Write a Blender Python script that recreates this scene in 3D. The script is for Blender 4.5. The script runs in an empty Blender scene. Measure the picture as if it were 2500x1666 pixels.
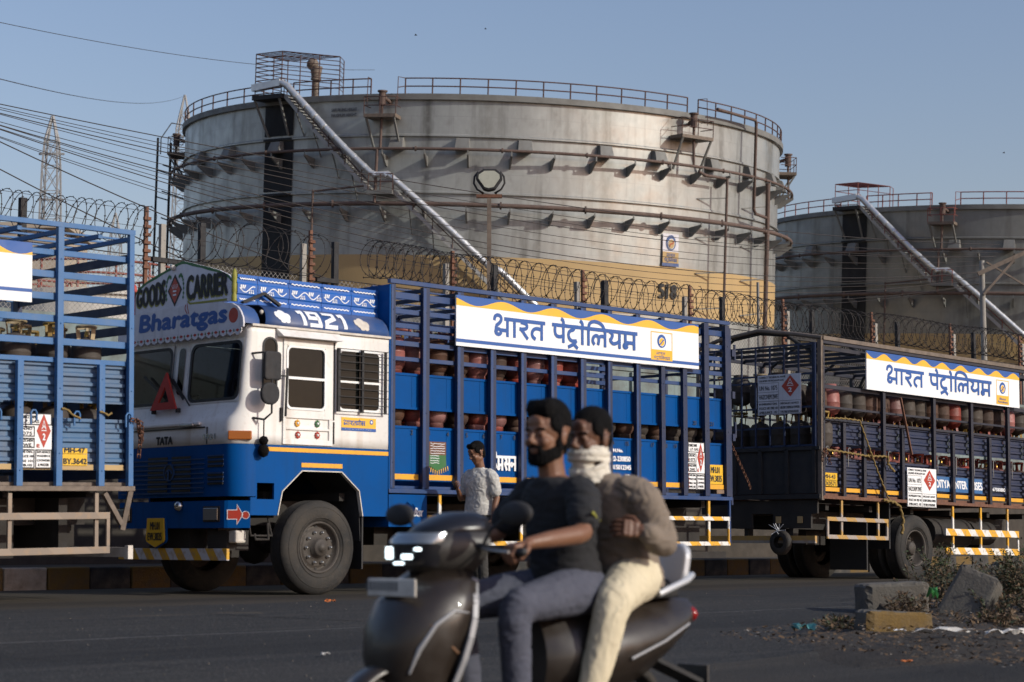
import bpy, bmesh, math, random
from mathutils import Vector, Matrix
from math import sin, cos, pi, radians as R_
random.seed(7)
SC = bpy.context.scene
COL = SC.collection
# ---------------------------------------------------------------- camera, sky, sun, exposure
CAMZ = 0.631
PITCH = math.atan(482 / 4700)
cd = bpy.data.cameras.new('camera'); cam = bpy.data.objects.new('camera', cd); COL.objects.link(cam)
cam.location = (0, 0, CAMZ); cam.rotation_euler = (pi / 2 + PITCH, 0, 0)
cd.sensor_width = 36; cd.lens = 36 * 4700 / 2500
cd.clip_start = .1; cd.clip_end = 6000
cd.dof.use_dof = True; cd.dof.focus_distance = 35; cd.dof.aperture_fstop = 3.1
SC.camera = cam
SUN_AZ, SUN_EL = 62.0, 24.0        # degrees right of "straight behind the camera", and up
wd = bpy.data.worlds.new('World'); SC.world = wd; wd.use_nodes = True
nt = wd.node_tree; bg = nt.nodes['Background']
sky = nt.nodes.new('ShaderNodeTexSky'); sky.sky_type = 'NISHITA'; sky.sun_disc = False
sky.sun_elevation = R_(SUN_EL); sky.sun_rotation = R_(180 - SUN_AZ)
sky.air_density = 1.5; sky.dust_density = 1.5; sky.ozone_density = 7.0; sky.altitude = 0
tint = nt.nodes.new('ShaderNodeMix'); tint.data_type = 'RGBA'; tint.blend_type = 'MULTIPLY'; tint.inputs[0].default_value = 1; tint.inputs[7].default_value = (1.38, .985, .90, 1)
nt.links.new(sky.outputs[0], tint.inputs[6]); nt.links.new(tint.outputs[2], bg.inputs[0]); bg.inputs[1].default_value = 0.147
sd = bpy.data.lights.new('sun', 'SUN'); sd.energy = 3.3; sd.angle = R_(.6); sd.color = (1, .985, .88)
sun = bpy.data.objects.new('sun', sd); COL.objects.link(sun)
sdir = Vector((sin(R_(SUN_AZ)) * cos(R_(SUN_EL)), -cos(R_(SUN_AZ)) * cos(R_(SUN_EL)), sin(R_(SUN_EL))))
sun.rotation_euler = sdir.to_track_quat('Z', 'Y').to_euler()
SC.view_settings.view_transform = 'Standard'; SC.view_settings.look = 'None'
SC.view_settings.exposure = 0; SC.view_settings.gamma = 1
SC.cycles.use_denoising = True
SC.cycles.max_bounces = 6; SC.cycles.transparent_max_bounces = 12

# ---------------------------------------------------------------- materials
def mat(name, col, rough=.6, metal=0, dirt=0, dcol=(.16, .13, .10), dscale=3, streak=0, scol=(.05, .045, .04), bump=0, bscale=40, var=0, spec=.5, emit=0, coat=0, fine=0, fscale=60, alpha=1):
    m = bpy.data.materials.new(name); m.use_nodes = True
    N = m.node_tree.nodes; L = m.node_tree.links; B = N['Principled BSDF']
    B.inputs['Roughness'].default_value = rough; B.inputs['Metallic'].default_value = metal
    B.inputs['Specular IOR Level'].default_value = spec; B.inputs['Coat Weight'].default_value = coat
    c4 = (*col, 1); B.inputs['Base Color'].default_value = c4
    if emit:
        B.inputs['Emission Color'].default_value = c4; B.inputs['Emission Strength'].default_value = emit
    tc = N.new('ShaderNodeTexCoord'); cur = None
    def mix(fac, a, b):
        x = N.new('ShaderNodeMix'); x.data_type = 'RGBA'; L.new(fac, x.inputs[0])
        if hasattr(a, 'links'): L.new(a, x.inputs[6])
        else: x.inputs[6].default_value = a
        x.inputs[7].default_value = b
        return x.outputs[2]
    def noise(scale, det=6, vec=None, lo=.4, hi=.7, amt=1, ro=.6):
        n = N.new('ShaderNodeTexNoise'); n.inputs['Scale'].default_value = scale; n.inputs['Detail'].default_value = det; n.inputs['Roughness'].default_value = ro
        L.new(vec or tc.outputs['Object'], n.inputs[0])
        r = N.new('ShaderNodeMapRange'); L.new(n.outputs[0], r.inputs[0])
        r.inputs[1].default_value = lo; r.inputs[2].default_value = hi; r.inputs[3].default_value = 0; r.inputs[4].default_value = amt
        return r.outputs[0], n.outputs[0]
    cur = c4
    if var:
        oi = N.new('ShaderNodeObjectInfo'); h = N.new('ShaderNodeHueSaturation'); h.inputs['Color'].default_value = c4
        r = N.new('ShaderNodeMapRange'); L.new(oi.outputs['Random'], r.inputs[0]); r.inputs[3].default_value = 1 - var; r.inputs[4].default_value = 1 + var
        L.new(r.outputs[0], h.inputs['Value'])
        w = N.new('ShaderNodeMath'); w.operation = 'MULTIPLY'; L.new(oi.outputs['Random'], w.inputs[0]); w.inputs[1].default_value = 7.31
        fr = N.new('ShaderNodeMath'); fr.operation = 'FRACT'; L.new(w.outputs[0], fr.inputs[0])
        r2 = N.new('ShaderNodeMapRange'); L.new(fr.outputs[0], r2.inputs[0]); r2.inputs[3].default_value = 1 - var; r2.inputs[4].default_value = 1.05
        L.new(r2.outputs[0], h.inputs['Saturation']); cur = h.outputs[0]
    if dirt:
        f, _ = noise(dscale, 8, lo=.42, hi=.72, amt=dirt); cur = mix(f, cur, (*dcol, 1))
    if fine:
        f, _ = noise(fscale, 4, lo=.55, hi=.7, amt=fine); cur = mix(f, cur, (*dcol, 1))
    if streak:
        mp = N.new('ShaderNodeMapping'); L.new(tc.outputs['Object'], mp.inputs[0]); mp.inputs['Scale'].default_value = (1, 1, .06)
        f, _ = noise(dscale * 3.5, 5, vec=mp.outputs[0], lo=.52, hi=.75, amt=streak); cur = mix(f, cur, (*scol, 1))
    if hasattr(cur, 'links'): L.new(cur, B.inputs['Base Color'])
    if dirt or fine:
        f, _ = noise(dscale * 2, 5, lo=.3, hi=.8, amt=.3)
        a = N.new('ShaderNodeMath'); a.operation = 'ADD'; a.use_clamp = True; L.new(f, a.inputs[0]); a.inputs[1].default_value = max(0, rough - .1); L.new(a.outputs[0], B.inputs['Roughness'])
    if bump:
        _, n = noise(bscale, 6); b = N.new('ShaderNodeBump'); b.inputs['Strength'].default_value = min(1, bump); b.inputs['Distance'].default_value = .02
        L.new(n, b.inputs['Height']); L.new(b.outputs[0], B.inputs['Normal'])
    if alpha < 1: B.inputs['Alpha'].default_value = alpha
    return m
M = {}
def dm(k, *a, **kw): M[k] = mat(k, *a, **kw)
dm('truck_blue', (.0008, .066, .25), .42, dirt=.3, dcol=(.006, .04, .12), dscale=2.2, streak=.3, scol=(.014, .042, .10), fine=.12, fscale=30, spec=.08)
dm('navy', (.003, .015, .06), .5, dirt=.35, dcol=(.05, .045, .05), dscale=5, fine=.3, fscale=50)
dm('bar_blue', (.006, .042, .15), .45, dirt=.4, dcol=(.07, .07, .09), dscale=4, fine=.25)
dm('cab_white', (.78, .76, .73), .38, dirt=.32, dcol=(.5, .44, .36), dscale=1.6, streak=.42, scol=(.40, .29, .19), fine=.3, fscale=18, spec=.4)
dm('board_white', (.80, .80, .80), .5, dirt=.12, dcol=(.6, .58, .54), dscale=2, streak=.12, scol=(.55, .53, .5))
dm('visor_white', (.62, .61, .66), .5, dirt=.35, dcol=(.40, .36, .34), dscale=4, streak=.2)
dm('roof_blue', (.028, .075, .22), .5, dirt=.7, dcol=(.17, .16, .18), dscale=2.5, fine=.2)
dm('deco_blue', (.003, .10, .40), .4, dirt=.3, dcol=(.06, .08, .2), dscale=4)
dm('yellow', (.75, .36, .015), .55, dirt=.35, dcol=(.35, .2, .06), dscale=8, fine=.3, fscale=40)
dm('sign_yellow', (.80, .44, .03), .5, dirt=.3, dcol=(.5, .3, .08), dscale=9)
dm('sign_blue', (.015, .085, .32), .5, dirt=.15, dcol=(.1, .14, .25), dscale=6)
dm('plate_yellow', (.72, .42, .01), .5, dirt=.25, dcol=(.4, .25, .05), dscale=10)
dm('white', (.8, .8, .78), .5, dirt=.2, dcol=(.45, .42, .4), dscale=9)
dm('dirty_white', (.62, .57, .5), .6, dirt=.6, dcol=(.25, .2, .16), dscale=6)
dm('black', (.012, .012, .013), .5)
dm('soft_black', (.02, .02, .022), .8, dirt=.4, dcol=(.06, .05, .045), dscale=8)
dm('red', (.42, .035, .015), .5, dirt=.4, dcol=(.2, .06, .03), dscale=8)
dm('green', (.02, .13, .03), .6, dirt=.4, dcol=(.08, .12, .06), dscale=8)
dm('olive', (.25, .24, .03), .6)
dm('rust', (.16, .07, .04), .8, dirt=.7, dcol=(.07, .035, .025), dscale=9, bump=.3)
dm('brown_metal', (.17, .13, .10), .7, dirt=.7, dcol=(.07, .055, .045), dscale=6, fine=.3)
dm('chassis', (.020, .017, .015), .85, dirt=.6, dcol=(.05, .042, .035), dscale=4, bump=.2)
dm('tyre', (.016, .015, .014), .82, dirt=.8, dcol=(.07, .058, .045), dscale=2.6, bump=.25, bscale=30, fine=.3, fscale=14)
dm('rim', (.055, .046, .038), .7, dirt=.6, dcol=(.04, .032, .028), dscale=8, bump=.15)
dm('steel', (.5, .49, .47), .35, metal=.9, dirt=.3)
dm('amber', (.34, .09, .006), .2, spec=.8)
dm('lamp_glass', (.30, .32, .33), .12, metal=.6)
dm('glass_dark', (.004, .005, .005), .08, spec=.3, dirt=.3, dcol=(.02, .018, .014), dscale=9)
dm('rubber', (.015, .015, .016), .6)
dm('grille_blue', (.006, .05, .16), .5, dirt=.4, dcol=(.03, .03, .04), dscale=5)
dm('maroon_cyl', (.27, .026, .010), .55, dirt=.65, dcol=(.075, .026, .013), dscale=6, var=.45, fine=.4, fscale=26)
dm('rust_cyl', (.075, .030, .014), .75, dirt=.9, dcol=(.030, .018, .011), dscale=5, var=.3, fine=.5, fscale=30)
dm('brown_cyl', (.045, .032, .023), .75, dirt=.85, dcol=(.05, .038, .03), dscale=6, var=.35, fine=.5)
dm('collar_red', (.24, .028, .012), .5, dirt=.5, dcol=(.14, .04, .025), dscale=9, var=.3)
dm('collar_yellow', (.30, .18, .025), .6, dirt=.75, dcol=(.1, .07, .03), dscale=9, var=.4)
dm('brass', (.5, .33, .08), .35, metal=.8)
dm('indigo', (.009, .018, .055), .55, dirt=.6, dcol=(.035, .035, .06), dscale=3, streak=.3, scol=(.05, .042, .06), fine=.3)
dm('indigo_post', (.009, .010, .022), .55, dirt=.5, dcol=(.04, .035, .04), dscale=5, fine=.3)
dm('light_blue', (.020, .115, .30), .5, dirt=.35, dcol=(.13, .18, .25), dscale=4, streak=.2, scol=(.14, .16, .2), fine=.2)
dm('faded_blue', (.06, .135, .25), .6, dirt=.55, dcol=(.15, .15, .165), dscale=3, streak=.35, scol=(.2, .19, .2))
dm('tank_yellow', (.44, .30, .135), .7, dirt=.4, dcol=(.34, .25, .14), dscale=.25, streak=.2, scol=(.28, .2, .1))
dm('tank_black', (.010, .010, .011), .8, dirt=.5, dcol=(.03, .03, .032), dscale=.8)
dm('tank_rust', (.115, .075, .06), .8, dirt=.6, dcol=(.055, .042, .038), dscale=2)
dm('rail_brown', (.075, .04, .033), .8, dirt=.5, dcol=(.12, .05, .035), dscale=2)
dm('rail_red', (.22, .06, .045), .8, dirt=.5, dcol=(.09, .045, .04), dscale=2)
dm('tank_grey', (.17, .17, .16), .65, dirt=.5, dcol=(.09, .08, .07), dscale=1)
dm('pipe_silver', (.62, .63, .64), .36, metal=.6, dirt=.25, dcol=(.4, .4, .4), dscale=.8)
dm('pylon', (.28, .28, .28), .7)
dm('concrete', (.095, .086, .073), .9, dirt=.6, dcol=(.12, .10, .08), dscale=4, bump=.5, bscale=30)
dm('concrete_pale', (.30, .28, .25), .9, dirt=.5, dcol=(.16, .14, .12), dscale=3)
dm('wire', (.035, .028, .025), .7)
dm('galv', (.16, .155, .15), .5, metal=.4)
dm('kerb_yellow', (.13, .075, .012), .8, dirt=.8, dcol=(.09, .07, .045), dscale=6, bump=.4, fine=.5)
dm('kerb_black', (.03, .03, .03), .85, dirt=.6, dcol=(.14, .12, .1), dscale=6, bump=.4)
dm('kerb_white', (.34, .30, .25), .9, dirt=.7, dcol=(.16, .13, .1), dscale=7, bump=.4, fine=.4)
dm('leaf', (.04, .055, .018), .7, var=.2)
dm('leaf_dry', (.12, .07, .03), .8, var=.2)
dm('stem', (.10, .075, .04), .8)
dm('skin_brown', (.18, .083, .045), .5, dirt=.2, dcol=(.12, .05, .03), dscale=12)
dm('skin_dark', (.13, .06, .034), .5, dirt=.2, dcol=(.085, .04, .025), dscale=12)
dm('hair', (.0035, .003, .003), .8, bump=.8, bscale=90, spec=.15)
dm('shirt_black', (.013, .013, .015), .9, bump=.5, bscale=9)
dm('shirt_brown', (.19, .15, .115), .9, dirt=.2, dcol=(.14, .11, .09), bump=.5, bscale=8)
dm('jeans_grey', (.07, .074, .10), .9, dirt=.4, dcol=(.045, .047, .068), dscale=5, bump=.5, bscale=10)
dm('trouser_cream', (.62, .54, .38), .9, dirt=.3, dcol=(.45, .38, .26), dscale=5, bump=.6, bscale=9)
dm('trouser_dark', (.035, .033, .03), .9, bump=.4, bscale=10)
dm('scarf', (.62, .57, .48), .95, bump=.6, bscale=14)
dm('scooter_brown', (.022, .016, .012), .38, dirt=.35, dcol=(.035, .028, .022), dscale=5, coat=.15)
dm('scooter_bronze', (.16, .085, .045), .3, metal=.4, dirt=.2, dcol=(.08, .05, .03))
dm('scooter_grey', (.035, .032, .03), .45, dirt=.3, dcol=(.08, .07, .06))
dm('dull_trim', (.30, .30, .31), .5, metal=.2)
dm('chrome', (.62, .62, .62), .22, metal=1)
dm('silver_trim', (.55, .56, .58), .35, metal=.3)
dm('seat_black', (.014, .013, .013), .7, bump=.3, bscale=20)
dm('screen_smoke', (.012, .012, .015), .3, spec=.5)
dm('stair_grey', (.34, .34, .33), .6, dirt=.5, dcol=(.16, .14, .12), dscale=1)
dm('led', (.8, .95, 1), .3, emit=3)
dm('red_lamp', (.25, .01, .01), .2)
dm('shade_band', (.055, .045, .035), .95, dirt=.7, dcol=(.03, .027, .024), dscale=3)  # dark brown that puts the shade beneath the trucks into the colour
dm('wall_plaster', (.19, .24, .235), .9, dirt=.9, dcol=(.11, .10, .085), dscale=2.2, streak=.4, fine=.5, fscale=12)
dm('far_white', (.50, .48, .44), .8, dirt=.3, dcol=(.35, .32, .28), dscale=.3)
dm('far_beige', (.38, .32, .25), .9, dirt=.3, dcol=(.25, .2, .16), dscale=.3)
dm('far_grey', (.2, .2, .2), .9)
dm('curtain', (.42, .47, .47), .9, dirt=.6, dcol=(.2, .24, .24), dscale=14)
dm('interior', (.03, .032, .035), .9)
dm('litter_white', (.5, .48, .45), .7)
dm('litter_green', (.05, .22, .05), .5)
dm('litter_teal', (.05, .2, .22), .7)
dm('litter_orange', (.5, .14, .03), .6)
dm('rope', (.22, .15, .05), .95, dirt=.6, dcol=(.12, .08, .03), dscale=40)
dm('wood', (.22, .15, .10), .85, dirt=.5, dcol=(.12, .08, .06), dscale=6)
dm('phone', (.01, .01, .012), .2)
dm('shoe', (.45, .45, .44), .7)
dm('ink_red', (.40, .03, .02), .7); dm('ink_black', (.02, .02, .02), .7); dm('ink_white', (.75, .76, .78), .6)
dm('ink_faint', (.10, .10, .10), .8); dm('ink_blue', (.02, .09, .32), .6); dm('teal_pale', (.3, .42, .42), .8, dirt=.5)

def special_materials():
    # pale tinted windscreen: lets one see into the cab and mirrors the sky
    m = bpy.data.materials.new('windscreen'); m.use_nodes = True; N = m.node_tree.nodes; L = m.node_tree.links
    out = N['Material Output']; N.remove(N['Principled BSDF'])
    tr = N.new('ShaderNodeBsdfTransparent'); tr.inputs[0].default_value = (.30, .32, .32, 1)
    gl = N.new('ShaderNodeBsdfGlossy'); gl.inputs['Roughness'].default_value = .03; gl.inputs[0].default_value = (.75, .75, .75, 1)
    fr = N.new('ShaderNodeFresnel'); fr.inputs[0].default_value = 1.38
    mx = N.new('ShaderNodeMixShader'); L.new(fr.outputs[0], mx.inputs[0]); L.new(tr.outputs[0], mx.inputs[1]); L.new(gl.outputs[0], mx.inputs[2]); L.new(mx.outputs[0], out.inputs[0])
    M['windscreen'] = m
    # polo print
    m = mat('polo', (.55, .53, .48), .9, bump=.5, bscale=9); N = m.node_tree.nodes; L = m.node_tree.links
    tc = N.new('ShaderNodeTexCoord'); v = N.new('ShaderNodeTexNoise'); v.inputs['Scale'].default_value = 28; v.inputs['Detail'].default_value = 3
    L.new(tc.outputs['Object'], v.inputs[0]); r = N.new('ShaderNodeValToRGB'); L.new(v.outputs[0], r.inputs[0])
    r.color_ramp.elements[0].position = .47; r.color_ramp.elements[0].color = (.40, .39, .365, 1); r.color_ramp.elements[1].position = .6; r.color_ramp.elements[1].color = (.52, .505, .465, 1)
    L.new(r.outputs[0], N['Principled BSDF'].inputs['Base Color']); M['polo'] = m
special_materials()

# ---------------------------------------------------------------- mesh helpers
class MB:
    def __init__(s): s.v = []; s.f = []; s.smooth = []
    def add(s, vs, fs, sm=False):
        n = len(s.v); s.v += [tuple(v) for v in vs]; s.f += [tuple(i + n for i in f) for f in fs]; s.smooth += [sm] * len(fs); return s
    def box(s, x0, x1, y0, y1, z0, z1):
        v = [(x, y, z) for x in (x0, x1) for y in (y0, y1) for z in (z0, z1)]
        return s.add(v, [(0, 1, 3, 2), (4, 6, 7, 5), (0, 4, 5, 1), (2, 3, 7, 6), (0, 2, 6, 4), (1, 5, 7, 3)])
    def hull8(s, v):   # eight corners: bottom four then top four
        return s.add(v, [(3, 2, 1, 0), (4, 5, 6, 7), (0, 1, 5, 4), (1, 2, 6, 5), (2, 3, 7, 6), (3, 0, 4, 7)])
    def bar(s, a, b, w, h=None, up=(0, 0, 1)):
        h = h or w; a = Vector(a); b = Vector(b); d = (b - a)
        if d.length < 1e-6: return s
        d.normalize(); u = Vector(up)
        if abs(d.dot(u)) > .98: u = Vector((1, 0, 0))
        r = d.cross(u).normalized(); u = r.cross(d)
        c = [(-1, -1), (1, -1), (1, 1), (-1, 1)]
        return s.hull8([a + r * w / 2 * i + u * h / 2 * j for i, j in c] + [b + r * w / 2 * i + u * h / 2 * j for i, j in c])
    def tube(s, pts, r, n=8, cap=True, rr=None):
        pts = [Vector(p) for p in pts]; rings = []; pu = None
        for i, p in enumerate(pts):
            d = (pts[min(i + 1, len(pts) - 1)] - pts[max(i - 1, 0)])
            if d.length < 1e-9: d = Vector((0, 0, 1))
            d.normalize()
            if pu is None:
                u = Vector((0, 0, 1)) if abs(d.z) < .9 else Vector((1, 0, 0))
            else: u = pu
            rt = d.cross(u).normalized(); u = rt.cross(d).normalized(); pu = u
            q = rr[i] if rr else r
            rings.append([p + rt * q * cos(2 * pi * k / n) + u * q * sin(2 * pi * k / n) for k in range(n)])
        v = [x for g in rings for x in g]; f = []
        for i in range(len(pts) - 1):
            for k in range(n): f.append((i * n + k, i * n + (k + 1) % n, (i + 1) * n + (k + 1) % n, (i + 1) * n + k))
        s.add(v, f, True)
        if cap: s.add(rings[0], [tuple(range(n))[::-1]]); s.add(rings[-1], [tuple(range(n))])
        return s
    def lathe(s, prof, n=24, c=(0, 0, 0), axis='z', cap=False, sm=True):
        v = []; f = []
        for r, h in prof:
            for k in range(n):
                a = 2 * pi * k / n; x, y = r * cos(a), r * sin(a)
                v.append({'z': (c[0] + x, c[1] + y, c[2] + h), 'y': (c[0] + x, c[1] + h, c[2] - y), 'x': (c[0] + h, c[1] + x, c[2] + y)}[axis])
        m = len(prof)
        for i in range(m - 1):
            for k in range(n): f.append((i * n + k, i * n + (k + 1) % n, (i + 1) * n + (k + 1) % n, (i + 1) * n + k))
        s.add(v, f, sm)
        if cap: s.add(v[:n], [tuple(range(n))[::-1]]); s.add(v[-n:], [tuple(range(n))])
        return s
    def prism(s, poly, fn, h0, h1):   # poly in 2D, fn(a, b, h) -> xyz
        n = len(poly); v = [fn(a, b, h0) for a, b in poly] + [fn(a, b, h1) for a, b in poly]
        return s.add(v, [tuple(range(n)), tuple(range(2 * n - 1, n - 1, -1))] + [(i, i + n, (i + 1) % n + n, (i + 1) % n) for i in range(n)])
    def loft(s, secs, closed=False, sm=True, caps=False, skip=None):
        n = len(secs[0]); v = [p for q in secs for p in q]; f = []
        for i in range(len(secs) - 1):
            for k in range(n if closed else n - 1):
                if skip and skip(i, k): continue
                f.append((i * n + k, i * n + (k + 1) % n, (i + 1) * n + (k + 1) % n, (i + 1) * n + k))
        s.add(v, f, sm)
        if caps: s.add(secs[0], [tuple(range(n))[::-1]]); s.add(secs[-1], [tuple(range(n))])
        return s
    def ball(s, c, r, n=12, sc=(1, 1, 1)):
        pr = [(max(1e-4, sin(pi * i / (n // 2))) * r, -cos(pi * i / (n // 2)) * r) for i in range(n // 2 + 1)]
        k = len(s.v); s.lathe(pr, n, (0, 0, 0))
        for i in range(k, len(s.v)): x, y, z = s.v[i]; s.v[i] = (c[0] + x * sc[0], c[1] + y * sc[1], c[2] + z * sc[2])
        return s
    def xf(s, m):
        s.v = [tuple(m @ Vector(v)) for v in s.v]; return s
    def build(s, name, m, parent=None, bevel=0, solid=0, norm=True, seg=2, loc=None, edge=40):
        me = bpy.data.meshes.new(name); me.from_pydata(s.v, [], s.f)
        me.polygons.foreach_set('use_smooth', s.smooth)
        if norm:
            b = bmesh.new(); b.from_mesh(me); bmesh.ops.recalc_face_normals(b, faces=b.faces); b.to_mesh(me); b.free()
        me.update()
        o = bpy.data.objects.new(name, me); COL.objects.link(o)
        o.data.materials.append(M[m] if isinstance(m, str) else m)
        if parent: o.parent = parent
        if loc: o.location = loc
        if solid: q = o.modifiers.new('solid', 'SOLIDIFY'); q.thickness = solid; q.offset = -1
        if bevel: q = o.modifiers.new('bevel', 'BEVEL'); q.width = bevel; q.segments = seg; q.limit_method = 'ANGLE'; q.angle_limit = R_(edge)
        return o
def tag(o, label=None, cat=None, group=None, kind=None):
    if label: o['label'] = label
    if cat: o['category'] = cat
    if group: o['group'] = group
    if kind: o['kind'] = kind
    return o
def empty(name, loc=(0, 0, 0), rz=0, **kw):
    o = bpy.data.objects.new(name, None); COL.objects.link(o); o.location = loc; o.rotation_euler = (0, 0, rz); o.empty_display_size = .1
    return tag(o, **kw)
KIDS = {}
def copy_tree(o, parent=None, pmap=None):
    c = o.copy(); COL.objects.link(c); c.parent = parent
    for ch in KIDS.get(o.name, []):
        k = copy_tree(ch, c)
    return c
def regkids():
    KIDS.clear()
    for o in bpy.data.objects:
        if o.parent: KIDS.setdefault(o.parent.name, []).append(o)
def ordinal(n): return ['first', 'second', 'third', 'fourth', 'fifth', 'sixth', 'seventh', 'eighth', 'ninth', 'tenth', 'eleventh', 'twelfth', 'thirteenth', 'fourteenth', 'fifteenth', 'sixteenth', 'seventeenth', 'eighteenth', 'nineteenth', 'twentieth'][n - 1] if n <= 20 else 'twenty-' + ordinal(n - 20)
def mat4(o, ux, uy, un):
    o, ux, uy, un = map(Vector, (o, ux, uy, un))
    return Matrix(((ux.x, uy.x, un.x, o.x), (ux.y, uy.y, un.y, o.y), (ux.z, uy.z, un.z, o.z), (0, 0, 0, 1)))
# planes: text lies in (ux, uy) with normal un
SIDE = ((1, 0, 0), (0, 0, 1), (0, -1, 0)); FRONT = ((0, -1, 0), (0, 0, 1), (-1, 0, 0))
FC = {}
def glyphs(sx):
    if sx in FC: return FC[sx]
    c = bpy.data.curves.new('t', 'FONT'); c.body = sx; c.resolution_u = 3; o = bpy.data.objects.new('t', c); COL.objects.link(o)
    bpy.context.view_layer.update(); dg = bpy.context.evaluated_depsgraph_get()
    me = bpy.data.meshes.new_from_object(o.evaluated_get(dg)); vs = [(v.co.x, v.co.y) for v in me.vertices]; fs = [tuple(p.vertices) for p in me.polygons]
    bpy.data.objects.remove(o); bpy.data.curves.remove(c); bpy.data.meshes.remove(me)
    x0 = min(v[0] for v in vs); x1 = max(v[0] for v in vs); y0 = min(v[1] for v in vs); y1 = max(v[1] for v in vs)
    vs = [((a - x0) / (x1 - x0), (b - y0) / max(1e-6, y1 - y0)) for a, b in vs]
    FC[sx] = (vs, fs); return FC[sx]
def txt(mb, sx, frame, o, w, h, off=.004, bold=0, warp=None, slant=0):
    vs, fs = glyphs(sx); k = 0; ux, uy, un = frame
    sh = [(0, 0)] if not bold else [(0, 0), (bold, 0), (-bold, 0), (0, bold * .7), (0, -bold * .7)]
    for dx, dy in sh:
        mt = mat4(o, ux, uy, un); pts = []
        for a, b in vs:
            x, y = a * w + dx + slant * b * h, b * h + dy
            if warp: x, y = warp(x, y)
            pts.append(mt @ Vector((x, y, off + k * .0004)))
        mb.add(pts, fs); k += 1
    return mb
def ribbon(mb, pts, wd_, frame, o, off=.004, closed=False, sx=1, sy=1):
    ux, uy, un = frame; mt = mat4(o, ux, uy, un); P = [Vector((p[0] * sx, p[1] * sy, 0)) for p in pts]; L = []; Rr = []
    n = len(P)
    for i, p in enumerate(P):
        a = P[(i - 1) % n] if (closed or i > 0) else p; b = P[(i + 1) % n] if (closed or i < n - 1) else p
        d1 = (p - a); d2 = (b - p); d1 = d1.normalized() if d1.length else d2.normalized(); d2 = d2.normalized() if d2.length else d1
        d = (d1 + d2); d = d.normalized() if d.length > 1e-6 else d1; nn = Vector((-d.y, d.x, 0)); sc = 1 / max(.6, nn.dot(Vector((-d1.y, d1.x, 0))))
        L.append(p + nn * wd_ / 2 * sc); Rr.append(p - nn * wd_ / 2 * sc)
    z = Vector((0, 0, off)); v = [mt @ (q + z) for q in L + Rr]; f = [(i, i + 1, n + i + 1, n + i) for i in range(n - 1)]
    if closed: f.append((n - 1, 0, n, 2 * n - 1))
    return mb.add(v, f)
def disc(mb, c, r, frame, o, off=.004, n=28, ry=None, r0=0):
    ux, uy, un = frame; mt = mat4(o, ux, uy, un); ry = ry or r
    ring = [mt @ Vector((c[0] + r * cos(2 * pi * k / n), c[1] + ry * sin(2 * pi * k / n), off)) for k in range(n)]
    if not r0: return mb.add(ring, [tuple(range(n))])
    q = r0 / r; r2 = [mt @ Vector((c[0] + q * r * cos(2 * pi * k / n), c[1] + q * ry * sin(2 * pi * k / n), off)) for k in range(n)]
    return mb.add(ring + r2, [(k, (k + 1) % n, n + (k + 1) % n, n + k) for k in range(n)])
def poly(mb, pts, frame, o, off=.004):
    ux, uy, un = frame; mt = mat4(o, ux, uy, un); return mb.add([mt @ Vector((a, b, off)) for a, b in pts], [tuple(range(len(pts)))])
def arc(cx, cy, rx, ry, a0, a1, n=10): return [(cx + rx * cos(R_(a0 + (a1 - a0) * i / n)), cy + ry * sin(R_(a0 + (a1 - a0) * i / n))) for i in range(n + 1)]
def smooth(pts, k=2):
    for _ in range(k):
        q = [pts[0]]
        for a, b in zip(pts, pts[1:]): q += [(a[0] * .75 + b[0] * .25, a[1] * .75 + b[1] * .25), (a[0] * .25 + b[0] * .75, a[1] * .25 + b[1] * .75)]
        pts = q + [pts[-1]]
    return pts
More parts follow.
